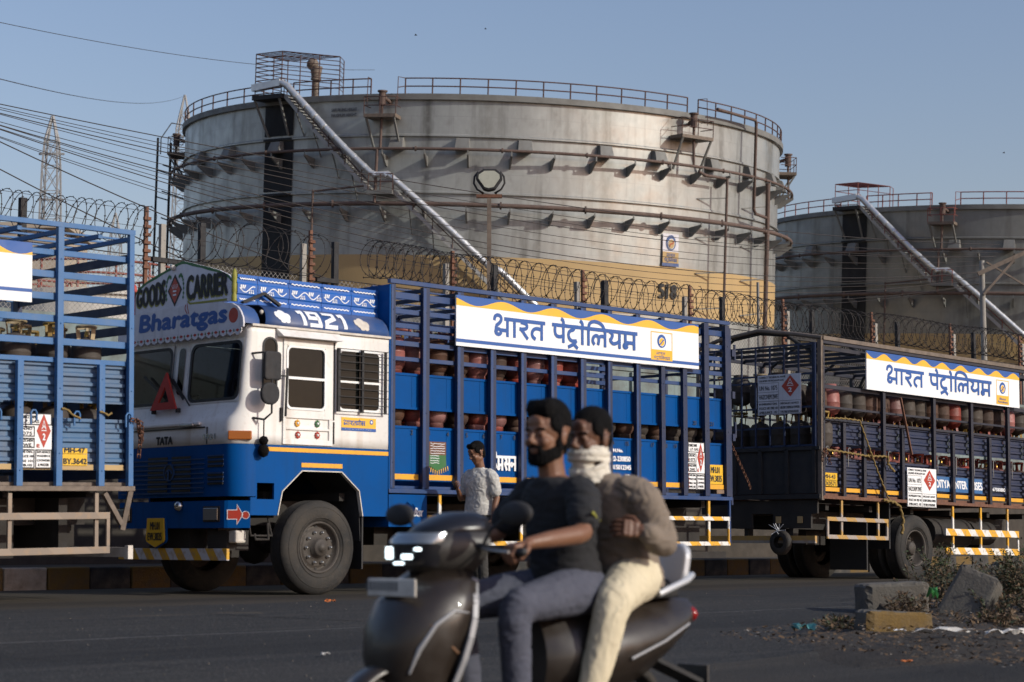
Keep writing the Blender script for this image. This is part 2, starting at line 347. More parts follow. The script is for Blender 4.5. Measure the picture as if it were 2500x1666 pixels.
# Devanagari letters as brush strokes: (strokes, advance); the head line is at y = 1
DV = {
 'bha': ([smooth([(.03, .86), (.06, 1.12), (.24, 1.2), (.38, 1.06), (.34, .82), (.16, .62)]), smooth([(.16, .66), (.1, .45), (.14, .2)]), arc(.22, .26, .13, .15, 0, 360, 16), [(.3, .36), (.66, .36)], [(.66, 0), (.66, 1.07)], [(.5, 1), (.86, 1)]], .86),
 'aa': ([[(.14, 0), (.14, 1.07)], [(-.1, 1), (.34, 1)]], .32),
 'ra': ([[(-.02, 1), (.56, 1)], smooth([(.12, .92), (.42, .86), (.44, .6), (.2, .52), (.06, .54)]), [(.12, .56), (.48, .0)]], .56),
 'ta': ([[(-.02, 1), (.78, 1)], [(.6, 0), (.6, 1)], smooth([(.6, .62), (.3, .68), (.12, .48), (.12, .2), (.3, .04)])], .78),
 'pa': ([[(-.02, 1), (.74, 1)], [(.56, 0), (.56, 1)], smooth([(.14, 1), (.12, .6), (.2, .36), (.42, .34), (.56, .42)])], .74),
 'tra': ([[(-.02, 1), (.66, 1)], smooth([(.36, 1), (.36, .82), (.12, .74), (.06, .44), (.2, .16), (.5, .2)]), smooth([(.5, .22), (.36, .0), (.06, -.2)]), [(.34, .02), (.56, -.24)]], .66),
 'la': ([[(-.02, 1), (.86, 1)], [(.72, 0), (.72, 1)], smooth([(.16, .1), (.04, .3), (.12, .6), (.32, .66), (.4, .4), (.34, .1)]), smooth([(.38, .46), (.46, .64), (.72, .62)])], .86),
 'ya': ([[(-.02, 1), (.8, 1)], [(.64, 0), (.64, 1)], smooth([(.08, .98), (.28, .84), (.22, .58), (.1, .46)]), smooth([(.12, .48), (.26, .26), (.46, .3), (.64, .46)])], .8),
 'ma': ([[(-.02, 1), (.82, 1)], [(.64, 0), (.64, 1)], [(.16, 1), (.16, .3)], arc(.17, .22, .09, .11, 0, 360, 14), [(.16, .42), (.64, .42)]], .84),
 'sa': ([[(-.02, 1), (.86, 1)], [(.7, 0), (.7, 1)], smooth([(.1, .92), (.34, .86), (.34, .6), (.08, .54)]), [(.1, .56), (.38, .02)], [(.3, .5), (.7, .5)]], .86),
 'na': ([[(-.02, 1), (.76, 1)], [(.6, 0), (.6, 1)], [(.16, .5), (.6, .5)], arc(.15, .46, .08, .1, 0, 360, 12)], .78),
 'ga': ([[(-.02, 1), (.66, 1)], [(.5, 0), (.5, 1)], [(.16, 1), (.16, .4)], arc(.12, .3, .07, .09, 0, 360, 12)], .66),
 'da': ([[(-.02, 1), (.6, 1)], smooth([(.3, 1), (.3, .84), (.1, .74), (.12, .54), (.4, .5), (.44, .26), (.26, .12), (.08, .2)])], .6),
 'ee': ([smooth([(-.14, 1.4), (-.02, 1.28), (.0, 1)], 1)], 0),
 'i': ([[(.14, 0), (.14, 1)], [(-.02, 1), (.3, 1)], smooth([(.14, 1), (.2, 1.36), (.5, 1.48), (.86, 1.34), (1.0, 1)])], .3), 'sp': ([], .36)}
def deva(mb, seq, frame, o, w, h, sw=.17, off=.004):
    tot = 0
    for g in seq: tot += DV[g][1]
    k = w / tot; x = 0; z = 0
    for g in seq:
        st, adv = DV[g]; xx = x if g != 'ee' else x - .16
        for s_ in st:
            ribbon(mb, [((xx + a) * k / h, b) for a, b in s_], sw, frame, o, off / h + z, sx=1, sy=1); z += .0006
        x += adv
    return mb
def deva_xy(mb, seq, frame, o, w, h, sw=.17, off=.004):
    # scaled so that the letter height is h
    t = MB(); deva(t, seq, ((1, 0, 0), (0, 1, 0), (0, 0, 1)), (0, 0, 0), w, h, sw, 0)
    mt = mat4(o, *frame)
    mb.add([mt @ Vector((v[0] * h, v[1] * h, off + v[2] * .3)) for v in t.v], t.f); return mb
BP = ['bha', 'aa', 'ra', 'ta', 'sp', 'pa', 'ee', 'tra', 'aa', 'ee', 'i', 'la', 'ya', 'ma']
AX = R_(45.4)
WO = Vector((-2.1735, 21.8042, 0))
def street(s, t, z=0):  # along the kerb from the first truck's front wheel, t towards the camera
    return WO + Vector((sin(R_(44.6)) * s + cos(R_(44.6)) * t, cos(R_(44.6)) * s - sin(R_(44.6)) * t, z))
# ================================================================ THE GROUND
def gz(s, t):
    if t > 3.5: z = -.42 * min(1, (t - 3.5) / 8.5)
    else: z = 0
    if t < -7.5:
        P = street(s, t); h = -2.6 + .06685 * P.y - .0306 * P.x
        z = max(0, h) if P.y < 900 else max(0, -2.6 + .06685 * 900 - .0306 * P.x)
    return z
def seq(a, b, step): 
    n = int(round((b - a) / step)); return [a + (b - a) * i / n for i in range(n + 1)]
def sheet(name, ss, ts, m, dz, kind='structure'):
    mb = MB(); n = len(ts)
    v = [(s, -t, gz(s, t) + (dz(s, t) if callable(dz) else dz)) for s in ss for t in ts]
    f = [(i * n + j, i * n + j + 1, (i + 1) * n + j + 1, (i + 1) * n + j) for i in range(len(ss) - 1) for j in range(n - 1)]
    mb.add(v, f, True); o = mb.build(name, m, norm=False); o.location = WO; o.rotation_euler = (0, 0, AX)
    for p in o.data.polygons: pass
    return tag(o, kind=kind)
def asphalt(name, a, b, dust=(.13, .105, .08), damt=.5, speck=.5, edge=None):
    m = bpy.data.materials.new(name); m.use_nodes = True; N = m.node_tree.nodes; L = m.node_tree.links; B = N['Principled BSDF']; B.inputs['Roughness'].default_value = .85; B.inputs['Specular IOR Level'].default_value = .25
    tc = N.new('ShaderNodeTexCoord')
    def nz(sc, det, stretch=(1, 1, 1), lo=.35, hi=.7):
        mp = N.new('ShaderNodeMapping'); L.new(tc.outputs['Object'], mp.inputs[0]); mp.inputs['Scale'].default_value = stretch
        n = N.new('ShaderNodeTexNoise'); n.inputs['Scale'].default_value = sc; n.inputs['Detail'].default_value = det; L.new(mp.outputs[0], n.inputs[0])
        r = N.new('ShaderNodeMapRange'); L.new(n.outputs[0], r.inputs[0]); r.inputs[1].default_value = lo; r.inputs[2].default_value = hi; return r.outputs[0], n.outputs[0]
    def mx(f, x, y, amt=1):
        q = N.new('ShaderNodeMix'); q.data_type = 'RGBA'
        if amt != 1:
            mm = N.new('ShaderNodeMath'); mm.operation = 'MULTIPLY'; L.new(f, mm.inputs[0]); mm.inputs[1].default_value = amt; f = mm.outputs[0]
        L.new(f, q.inputs[0])
        for i, w in ((6, x), (7, y)):
            if hasattr(w, 'links'): L.new(w, q.inputs[i])
            else: q.inputs[i].default_value = (*w, 1)
        return q.outputs[2]
    f1, _ = nz(.6, 6, (.25, 1, 1)); c = mx(f1, a, b)
    f2, _ = nz(.45, 9, (.35, 1, 1), .5, .75); c = mx(f2, c, dust, damt)
    f3, n3 = nz(55, 3, (1, 1, 1), .52, .75); c = mx(f3, c, (.20, .19, .17), speck)
    f4, _ = nz(23, 5, (1, 1, 1), .5, .8); c = mx(f4, c, (.015, .015, .015), .55)
    f5, _ = nz(8, 4, (.03, 1, 1), .5, .75); c = mx(f5, c, (.075, .068, .06), .45); f6, _ = nz(.9, 5, (.02, .6, 1), .5, .62); c = mx(f6, c, (.010, .010, .010), .5)
    L.new(c, B.inputs['Base Color'])
    bp = N.new('ShaderNodeBump'); bp.inputs['Strength'].default_value = .7; bp.inputs['Distance'].default_value = .012; L.new(n3, bp.inputs['Height']); L.new(bp.outputs[0], B.inputs['Normal'])
    M[name] = m
asphalt('asphalt', (.024, .024, .024), (.016, .016, .0165), (.055, .047, .038), damt=.55, speck=.5)
asphalt('shoulder_mat', (.058, .047, .034), (.034, .029, .023), (.085, .065, .045), .8, .3)
asphalt('dirt_mat', (.055, .042, .031), (.03, .024, .018), (.075, .056, .04), .8, .5)
asphalt('dust_mat', (.056, .048, .037), (.03, .027, .024), (.09, .07, .05), .8, .4)
far = [-1500, -900, -500, -260, -140, -80, -50, -30, -20]
ss = far + seq(-14, 34, 2) + [-x for x in far[::-1] if -x > 36]
tb = [-3000, -2000, -1200, -700, -400, -250, -170, -120, -85, -60, -45, -30, -22, -15, -11, -9, -7.5, -4, 0]
tn = tb + seq(1, 16, .5) + [20, 30, 60, 140, 300]
sheet('ground', ss, tn, 'shoulder_mat', 0)
# asphalt carriageway with a ragged dusty edge
def road():
    mb = MB(); ss = seq(-34, 60, .5); rows = seq(0, 1, 1 / 40.)
    v = []
    for s in ss:
        t0 = 1.85 + .12 * sin(s * 1.7) + .08 * sin(s * 5.3 + 1) + .02 * s
        for r in rows: 
            t = t0 + (22 - t0) * r; v.append((s, -t, gz(s, t) + .005))
    n = len(rows); mb.add(v, [(i * n + j, i * n + j + 1, (i + 1) * n + j + 1, (i + 1) * n + j) for i in range(len(ss) - 1) for j in range(n - 1)], True)
    o = mb.build('road', 'asphalt', norm=False); o.location = WO; o.rotation_euler = (0, 0, AX); tag(o, kind='structure')
road()
def strip_along(name, pts, wfun, m, dz):
    mb = MB(); v = []; n = len(pts)
    for i, (s, t) in enumerate(pts):
        w = wfun(i)
        for q in (-.5, .5): v.append((s, -(t + w * q), gz(s, t + w * q) + dz))
    mb.add(v, [(2 * i, 2 * i + 1, 2 * i + 3, 2 * i + 2) for i in range(n - 1)]); o = mb.build(name, m, norm=False); o.location = WO; o.rotation_euler = (0, 0, AX); return tag(o, kind='structure')
rnd = random.Random(3)
dm('crack', (.010, .010, .010), .9); dm('seam', (.16, .155, .15), .9, dirt=.9, dcol=(.05, .05, .05), dscale=9)
strip_along('road_seam', [(-9 + i * .3, 5.16 + .012 * sin(i)) for i in range(60)], lambda i: .022, 'seam', .009)
strip_along('road_crack', [(-4.2 + i * .05, 3.6 + i * .05 * 1.35 + rnd.uniform(-.035, .035)) for i in range(26)], lambda i: .03 + .03 * rnd.random(), 'crack', .010)
strip_along('road_crack', [(-7.6 + i * .035, 5.7 + i * .035 * 1.9 + rnd.uniform(-.03, .03)) for i in range(26)], lambda i: .012 + .02 * rnd.random(), 'crack', .010)
strip_along('road_crack', [(3.5 + i * .05, 4.6 - i * .02 + rnd.uniform(-.03, .03)) for i in range(34)], lambda i: .012 + .02 * rnd.random(), 'crack', .010)
# dusty traffic island edge at the lower right and dusty strip at the near edge
def blob(name, cs, ct, rs, rt, rot, m, dz, h=0, n=40, seed=1):
    r = random.Random(seed); ph = [r.uniform(0, 6) for _ in range(4)]; mb = MB(); rings = 7; v = []
    for k in range(rings + 1):
        q = 1 - k / rings
        for i in range(n):
            a = 2 * pi * i / n; w = 1 + .10 * sin(3 * a + ph[0]) + .07 * sin(7 * a + ph[1]) + .03 * sin(15 * a + ph[2])
            x = rs * q * w * cos(a); y = rt * q * w * sin(a); s = cs + x * cos(rot) - y * sin(rot); t = ct + x * sin(rot) + y * cos(rot)
            v.append((s, -t, gz(s, t) + dz + h * (1 - q * q) * (1 + .3 * sin(5 * s) * sin(4 * t)) - (.03 if k == 0 and h else 0)))
    f = [(k * n + i, k * n + (i + 1) % n, (k + 1) * n + (i + 1) % n, (k + 1) * n + i) for k in range(rings) for i in range(n)]
    mb.add(v, f, True); o = mb.build(name, m, norm=False); o.location = WO; o.rotation_euler = (0, 0, AX); return tag(o, kind='structure')
blob('dirt_verge', 2.6, 7.6, 5.2, 1.65, -.28, 'dirt_mat', .012, .10, seed=5)
blob('dust_patch', 0, 10.6, 9.5, 2.5, -.05, 'dust_mat', .009, 0, 60, seed=8)
# raised pavement behind the kerb
def pavement():
    mb = MB(); ss = seq(-14, 40, 3)
    mb.loft([[(s, 4.19, .0), (s, 4.19, .25), (s, 6.62, .27)] for s in ss], sm=False)
    o = mb.build('pavement', 'shade_band', norm=False); o.location = WO; o.rotation_euler = (0, 0, AX); tag(o, kind='structure')
pavement()
def local(name, loc_s, loc_t, z=0, rz=0, **kw):
    e = empty(name, street(loc_s, loc_t, z), AX + rz, **kw); return e
KS = {'y': ('kerb_yellow', 'worn yellow kerb stone behind the trucks'), 'k': ('kerb_black', 'black painted kerb stone behind the trucks'), 'w': ('kerb_white', 'bare pale kerb stone behind the left truck')}
proto = {}; KN = {}
s0 = -1.63 - .61 * 2
for i in range(48):
    s = s0 + i * .61
    k = 'y' if i in (0, 1) else 'w' if i == 2 else ('y' if i % 2 else 'k')
    if k not in proto:
        r = random.Random(ord(k)); mb = MB(); mb.box(0, .595, 0, .24, -.05, .275)
        o = mb.build('kerb_stone', KS[k][0], bevel=.018, seg=2); proto[k] = o
    else: o = proto[k].copy(); COL.objects.link(o)
    o.location = street(s, -3.95 + .012 * sin(i * 3)); o.rotation_euler = (0, random.uniform(-.006, .006), AX); KN[k] = KN.get(k, 0) + 1; tag(o, KS[k][1] + ', ' + ordinal(KN[k]) + ' of its colour from the left', 'kerb stone', {'y': 'yellow kerb stones', 'k': 'black kerb stones', 'w': 'bare kerb stones'}[k])

# ================================================================ BOUNDARY WALL, FENCE, RAZOR WIRE
mb = MB(); mb.box(-16, 44, 0, .24, 0, 3.72); mb.box(-16, 44, -.03, .27, 3.722, 3.79)
for i in range(20): mb.box(-15 + i * 3.1, -14.75 + i * 3.1, -.06, -.001, 1.91, 3.70)
o = mb.build('boundary_wall', 'wall_plaster'); o.location = street(0, -6.6); o.rotation_euler = (0, 0, AX)
mb = MB(); mb.box(-16, 44, -.09, -.002, .1, 1.9); mb.build('shade_band', 'shade_band', o)  # added dark band along the lower wall, standing in for shade under the trucks
tag(o, 'long plastered boundary wall with peeling turquoise paint behind the trucks', 'wall')
fence = local('chain_link_fence', 0, -6.6, 3.79, label='chain link fence with concrete and steel posts on top of the wall', cat='fence')
mb = MB(); pitch = .085; H = .98; a0, a1 = -8.0, 30.0; w = .005
n = int((a1 - a0 + H) / pitch)
for i in range(n):
    x = a0 - H + i * pitch
    for sgn in (1, -1):
        xa, xb = (x, x + H) if sgn > 0 else (x + H, x); za, zb = 0, H
        y = .12 + .002 * sgn; mb.add([(xa - w, y, za), (xa + w, y, za), (xb + w, y, zb), (xb - w, y, zb)], [(0, 1, 2, 3)])
mb.build('wire_mesh', 'galv', fence, norm=False)
mb = MB(); mb.tube([(a0, .12, H), (a1, .12, H)], .008, 4); mb.tube([(a0, .12, .5), (a1, .12, .5)], .004, 4)
mb.build('strand', 'wire', fence)
def fpost(s, ztop, m, wd=.1, barbs=False):
    mb = MB(); mb.box(s - wd / 2, s + wd / 2, .03, .03 + wd * .8, -.5, ztop - 3.79)
    if barbs:
        for k in range(7): mb.box(s - wd / 2 - .03, s + wd / 2 + .03, .0, .05, ztop - 4.0 - .12 * k, ztop - 3.95 - .12 * k)
    mb.build('post', m, fence, bevel=.006)
def farm(s0, s1, z=4.76):
    mb = MB(); mb.box(s0, s1, .0, .07, z - 3.79 - .07, z - 3.79); mb.box((s0 + s1) / 2 - .06, (s0 + s1) / 2 + .06, .08, .16, -.5, z - 3.79 - .07); mb.build('bracket', 'soft_black', fence)
for s in (-4.0, -.9, 2.17, 5.29, 8.4, 11.68, 14.74, 17.73, 20.91, 24.05, 27.1):
    fpost(s, 5.5, 'rust', .06, True); fpost(s + (.3 if s < 3 else -.14 if s < 16 else .16), 5.27, 'concrete_pale', .09)
    if s != 11.68: fpost(s + 1.02 - (.5 if s == 5.29 else 0), 5.37, 'soft_black', .1); farm(s + .1, s + 1.05 - (.5 if s == 5.29 else 0))
    else: fpost(s + .62, 5.36, 'soft_black', .12)
def coil(sa, sb, zc, r, label, seed, pitch=.34):
    rn = random.Random(seed); root = local('razor_wire_coil', (sa + sb) / 2, -6.5, zc - r, label=label, cat='razor wire', group='razor wire coils along the fence top')
    L = sb - sa
    for hand, nm in ((1, 'coil_loops'), (-1, 'coil_loops')):
        mb = MB(); turns = L / pitch; N = int(turns * 22); pts = []; ph = rn.uniform(0, 6)
        w1 = [rn.uniform(-.1, .1) for _ in range(int(turns) + 3)]
        for i in range(N + 1):
            q = i / 22; a = hand * 2 * pi * q + ph; k = int(q); rr = r * (1 + .14 * (w1[k] * (1 - q + k) + w1[k + 1] * (q - k)))
            x = -L / 2 + q * pitch + .10 * sin(a * 1 + ph) + .03 * sin(q * 2.1)
            pts.append((x, rr * cos(a) * .9, r + rr * sin(a) + .02 * sin(q * .5)))
        mb.tube(pts, .0066, 3, cap=False)
        for i in range(0, N, 2):
            p = Vector(pts[i]); d = Vector(pts[min(i + 1, N)]) - p; d.normalize(); u = Vector((rn.uniform(-1, 1), rn.uniform(-1, 1), rn.uniform(-1, 1))).cross(d).normalized() * .022
            e = d * .022; mb.add([p - u, p + e * .6, p + u, p - e * .6], [(0, 1, 2, 3)])
            u2 = u.cross(d).normalized() * .022; mb.add([p - u2, p + e * .6, p + u2, p - e * .6], [(0, 1, 2, 3)])
        mb.build(nm, 'wire', root, norm=False)
    mb = MB()
    for k, z in enumerate((.05, r, 2 * r - .05)): mb.tube([(-L / 2, .02, z), (L / 2, .02, z)], .004, 3)
    mb.build('support_wire', 'wire', root)
coil(-3.6, 2.15, 5.16, .29, 'razor wire coil above the light blue left truck, seen against the sky', 1)
coil(2.5, 5.4, 5.07, .34, 'loose razor wire coil in front of the black stripe of the big tank', 2, .42)
coil(6.35, 9.3, 5.14, .31, 'densely wound razor wire coil beside the tall floodlight pole', 3, .2)
coil(9.3, 14.7, 5.15, .31, 'razor wire coil in front of the number 518 on the big tank', 4)
coil(14.9, 20.8, 5.12, .31, 'razor wire coil behind the cage of the right truck', 5, .3)
coil(20.9, 27.5, 5.15, .32, 'razor wire coil at the right edge in front of the farther tank', 6, .3)

# ================================================================ STORAGE TANKS
def shell_material(name, base, dark, streakc, metal=.45):
    m = bpy.data.materials.new(name); m.use_nodes = True; N = m.node_tree.nodes; L = m.node_tree.links; B = N['Principled BSDF']
    tc = N.new('ShaderNodeTexCoord'); sp = N.new('ShaderNodeSeparateXYZ'); L.new(tc.outputs['Object'], sp.inputs[0])
    at = N.new('ShaderNodeMath'); at.operation = 'ARCTAN2'; L.new(sp.outputs[1], at.inputs[0]); L.new(sp.outputs[0], at.inputs[1])
    mu = N.new('ShaderNodeMath'); mu.operation = 'MULTIPLY'; L.new(at.outputs[0], mu.inputs[0]); mu.inputs[1].default_value = 22.1
    cb = N.new('ShaderNodeCombineXYZ'); L.new(mu.outputs[0], cb.inputs[0]); L.new(sp.outputs[2], cb.inputs[1])
    def nz(sc, det, stretch, lo, hi, amt):
        mp = N.new('ShaderNodeMapping'); L.new(cb.outputs[0], mp.inputs[0]); mp.inputs['Scale'].default_value = stretch
        n = N.new('ShaderNodeTexNoise'); n.inputs['Scale'].default_value = sc; n.inputs['Detail'].default_value = det; L.new(mp.outputs[0], n.inputs[0])
        r = N.new('ShaderNodeMapRange'); L.new(n.outputs[0], r.inputs[0]); r.inputs[1].default_value = lo; r.inputs[2].default_value = hi; r.inputs[4].default_value = amt; return r.outputs[0]
    def mx(f, x, y):
        q = N.new('ShaderNodeMix'); q.data_type = 'RGBA'; L.new(f, q.inputs[0])
        for i, w in ((6, x), (7, y)):
            if hasattr(w, 'links'): L.new(w, q.inputs[i])
            else: q.inputs[i].default_value = (*w, 1)
        return q.outputs[2]
    c = mx(nz(.35, 6, (1, 1, 1), .35, .7, .55), base, dark)
    c = mx(nz(1.1, 8, (.8, .05, 1), .52, .70, .9), c, streakc)
    c = mx(nz(.28, 3, (1, .02, 1), .56, .66, .6), c, (.11, .095, .07))
    c = mx(nz(1.4, 9, (1, .7, 1), .55, .75, .35), c, (.16, .15, .13))
    c = mx(nz(3.5, 4, (1, .5, 1), .45, .8, .35), c, tuple(min(1, x * 1.25) for x in base))
    br = N.new('ShaderNodeTexBrick'); mp = N.new('ShaderNodeMapping'); L.new(cb.outputs[0], mp.inputs[0]); mp.inputs['Location'].default_value = (0, -.4, 0)
    L.new(mp.outputs[0], br.inputs[0]); br.inputs['Scale'].default_value = 1; br.inputs['Brick Width'].default_value = 6; br.inputs['Row Height'].default_value = 1.22; br.inputs['Mortar Size'].default_value = .022; br.inputs['Mortar Smooth'].default_value = .3
    br.inputs['Color1'].default_value = (0, 0, 0, 1); br.inputs['Color2'].default_value = (.22, .22, .22, 1); br.inputs['Mortar'].default_value = (1, 1, 1, 1)
    rr = N.new('ShaderNodeMath'); rr.operation = 'MULTIPLY'; L.new(br.outputs[0], rr.inputs[0]); rr.inputs[1].default_value = .45
    c = mx(rr.outputs[0], c, dark); L.new(c, B.inputs['Base Color'])
    B.inputs['Metallic'].default_value = metal
    rg = nz(.8, 5, (1, 1, 1), .3, .7, .22); ad = N.new('ShaderNodeMath'); ad.operation = 'ADD'; L.new(rg, ad.inputs[0]); ad.inputs[1].default_value = .30; L.new(ad.outputs[0], B.inputs['Roughness'])
    M[name] = m
shell_material('tank_shell', (.38, .387, .37), (.26, .265, .255), (.13, .126, .112), .4)
shell_material('tank_shell_dull', (.22, .22, .205), (.15, .15, .145), (.09, .08, .065), .3)
CAM = Vector((0, 0, CAMZ))
TU = Vector((0.03051935, -0.06666859, 0.99730831)); TF = Vector((-0.00108176, 0.99777031, 0.06673258)); TR = Vector((0.99953359, 0.00311548, -0.03037918))
BZ = 2.5
def tank(K, label, R, dz, rot, shellm, railm, detail):
    root = bpy.data.objects.new('storage_tank', None); COL.objects.link(root)
    Kb = K - TU * BZ
    root.matrix_world = Matrix(((TR.x, TF.x, TU.x, Kb.x), (TR.y, TF.y, TU.y, Kb.y), (TR.z, TF.z, TU.z, Kb.z), (0, 0, 0, 1)))
    tag(root, label, 'storage tank')
    dc = CAM - K; a0 = math.atan2(dc.dot(TF), dc.dot(TR))
    def P(th, z, dr=0):
        a = a0 + R_(th + rot); r = R + dr; return Vector((r * cos(a), r * sin(a), z + dz + BZ))
    def frame(th):
        a = a0 + R_(th + rot); n = Vector((cos(a), sin(a), 0)); return Vector((-n.y, n.x, 0)), Vector((0, 0, 1)), n
    def arcp(t0, t1, z, dr, step=1.0):
        n = max(1, int(abs(t1 - t0) / step)); return [P(t0 + (t1 - t0) * i / n, z, dr) for i in range(n + 1)]
    zb = -BZ - dz - 1
    prof = [(R, zb), (R, 13.66), (R + .17, 13.68), (R + .17, 13.77), (R + .06, 13.84), (R + .06, 17.3), (R + .24, 17.33), (R + .24, 17.42), (R + .12, 17.5), (R + .12, 19.68), (R + .34, 19.70), (R + .34, 20.04), (R - .4, 20.04), (R - .5, 19.6), (.1, 20.6)]
    mb = MB()
    for (ra, za), (rb, zb_) in zip(prof, prof[1:]): mb.lathe([(ra, za + dz + BZ), (rb, zb_ + dz + BZ)], 180, sm=abs(ra - rb) < .01)
    mb.build('shell', shellm, root)
    mb = MB(); mb.lathe([(R + .36, 19.68 + dz + BZ), (R + .36, 20.06 + dz + BZ)], 180); mb.build('rim_plate', 'tank_grey', root)
    def sect(name, t0, t1, z0, z1, dr, m):
        mb = MB(); mb.loft([arcp(t0, t1, z0, dr), arcp(t0, t1, z1, dr)]); return mb.build(name, m, root)
    sect('painted_band', -178, 180, 6.47, 9.7, .03, 'tank_yellow')
    mb = MB()
    for z0, z1, dr in ((zb, 13.64, .05), (13.93, 17.28, .11), (17.62, 19.66, .17)): mb.loft([arcp(-41, -34.4, z0, dr), arcp(-41, -34.4, z1, dr)])
    mb.loft([arcp(-41, -34.4, 13.66, .20), arcp(-41, -34.4, 13.80, .20)]); mb.loft([arcp(-41, -34.4, 17.32, .27), arcp(-41, -34.4, 17.45, .27)])
    mb.build('painted_stripe', 'tank_black', root)
    # railings
    def railing(t0, t1, posts, ends=''):
        mb = MB(); rr = .2
        for z in (21.07, 20.55): mb.tube(arcp(t0, t1, z, rr, .8), .045, 5)
        for p in posts: mb.tube([P(p, 20.02, rr), P(p, 21.07, rr)], .05, 5)
        if 'r' in ends: mb.tube([P(t1, 21.07, rr), P(t1 + .5, 21.0, 1.2), P(t1 + .5, 19.2, 1.3)], .03, 4)
        if 'l' in ends: mb.tube([P(t0, 21.07, rr), P(t0 - .5, 21.0, 1.2), P(t0 - .5, 19.2, 1.3)], .03, 4); mb.tube([P(t0, 20.55, rr), P(t0 - .5, 20.3, 1.3)], .03, 4)
        mb.build('railing', railm, root)
    railing(-100, -41.5, [-41.5 - 5.3 * i for i in range(12)])
    railing(-34.5, -19.3, [-34.5, -30.5, -26.8, -22.6, -19.3], 'r')
    railing(-13.3, 37.2, [-13.3 + 4.6 * i for i in range(11)] + [37.2], 'l')
    railing(39.8, 98, [39.8 + 4.6 * i for i in range(13)], 'l')
    # ring mains on brackets
    for z, rad in ((16.4, .10), (12.88, .15)):
        mb = MB(); mb.tube(arcp(-88, 88, z, 1.1, 1.2), rad, 8)
        for k in range(-5, 7):
            th = k * 13.7 + 3; mb.lathe([(rad * 1.7, -.06), (rad * 1.7, .06)], 10, P(th, z, 1.1), 'x', cap=True)
        rp = mb.build('ring_pipe', 'tank_rust', root)
    bk = None
    for z in (16.3, 12.75):
        for k in range(-12, 13):
            th = k * 6.87 - 2.4; rt, up, n = frame(th); o = P(th, z, .06)
            if bk is None:
                mb = MB(); F = lambda a, b, h: (a, h, b)
                mb.prism([(0, -.95), (.25, -.9), (1.15, -.25), (1.15, -.15), (0, -.3)], F, -.05, .05); mb.box(1.08, 1.14, -.04, .04, -.15, .05)
                bk = mb.build('pipe_bracket', 'tank_grey', root); ob = bk
            else: ob = bk.copy(); COL.objects.link(ob); ob.parent = root
            ob.location = o; ob.rotation_euler = (0, 0, math.atan2(n.y, n.x))
    vb = None
    for th in (-62, -50.4, -37.6, -14.3, -3.4, 6.8, 20.6, 31, 43.6, 55.3, 66, 76):
        rt, up, n = frame(th)
        if vb is None:
            mb = MB(); mb.hull8([(0, -.5, -.38), (.75, -.5, -.5), (.75, .5, -.5), (0, .5, -.38), (0, -.42, .42), (.42, -.42, .35), (.42, .42, .35), (0, .42, .42)])
            vb = mb.build('vent_box', 'tank_grey', root, bevel=.02); ob = vb
        else: ob = vb.copy(); COL.objects.link(ob); ob.parent = root
        ob.location = P(th, 16.85, .05); ob.rotation_euler = (0, 0, math.atan2(n.y, n.x))
    # spiral stair: flight, landing, flight
    def flight(t0, z0, t1, z1):
        mb = MB(); n = int(abs(z0 - z1) / .235)
        for dr in (.35, 1.15):
            ps = [P(t0 + (t1 - t0) * i / n, z0 + (z1 - z0) * i / n, dr) for i in range(n + 1)]
            for a, b in zip(ps, ps[1:]): mb.bar(a, b, .05, .24)
        for i in range(n):
            q = (i + .5) / n; th = t0 + (t1 - t0) * q; z = z0 + (z1 - z0) * q; rt, up, nn = frame(th)
            c = P(th, z, .75); mb.hull8([c + rt * a * .13 + nn * b * .38 + Vector((0, 0, h)) for h in (-.02, .02) for a, b in ((-1, -1), (1, -1), (1, 1), (-1, 1))])
        mb.build('stair_flight', 'stair_grey', root)
        mb = MB()
        for h in (1.0, .55): mb.tube([P(t0 + (t1 - t0) * i / n, z0 + (z1 - z0) * i / n + h, 1.2) for i in range(n + 1)], .035, 4)
        for i in range(0, n + 1, 5): mb.tube([P(t0 + (t1 - t0) * i / n, z0 + (z1 - z0) * i / n, 1.2), P(t0 + (t1 - t0) * i / n, z0 + (z1 - z0) * i / n + 1.0, 1.2)], .03, 4)
        mb.build('handrail', railm, root)
        mb = MB()
        for i in range(4, n + 1, 6):
            q = i / n; th = t0 + (t1 - t0) * q; z = z0 + (z1 - z0) * q
            mb.bar(P(th, z - .1, 1.15), P(th, z - 1.7, .1), .06); mb.bar(P(th, z - .1, 1.15), P(th, z - .1, .1), .06)
        mb.build('stair_support', 'tank_grey', root)
    flight(-34.4, 20.1, -18.2, 13.75); flight(-14, 13.65, 9.8, 4.9); flight(9.8, 4.9, 24, -.2)
    # silver cable duct riding over the stair
    mb = MB(); pth = [(-34.9, 20.95), (-33.6, 20.7), (-32.6, 20.3), (-22.4, 16.45), (-17.9, 14.85), (-17.0, 14.7), (-15, 14.75), (-14.2, 14.5), (-7, 12.05), (.9, 9.2), (1.6, 8.95), (3.2, 8.75), (4.2, 8.4), (9.5, 6.4), (16, 3.8)]
    mb.tube([P(a, z, 1.25) for a, z in pth], .21, 10)
    for i in range(26):
        q = i / 25; a = -32 + 46 * q
        for j in range(len(pth) - 1):
            if pth[j][0] <= a < pth[j + 1][0]:
                f = (a - pth[j][0]) / (pth[j + 1][0] - pth[j][0]); z = pth[j][1] + (pth[j + 1][1] - pth[j][1]) * f; mb.tube([P(a, z, 1.25), P(a + .35, z - .14, 1.25)], .235, 10)
    mb.build('stair_duct', 'pipe_silver', root)
    mb = MB(); a = P(-41.2, 20.75, 1.2); b = P(-34.9, 20.95, 1.2); mb.bar(a, b, .5, .45); mb.build('top_duct', 'pipe_silver', root)
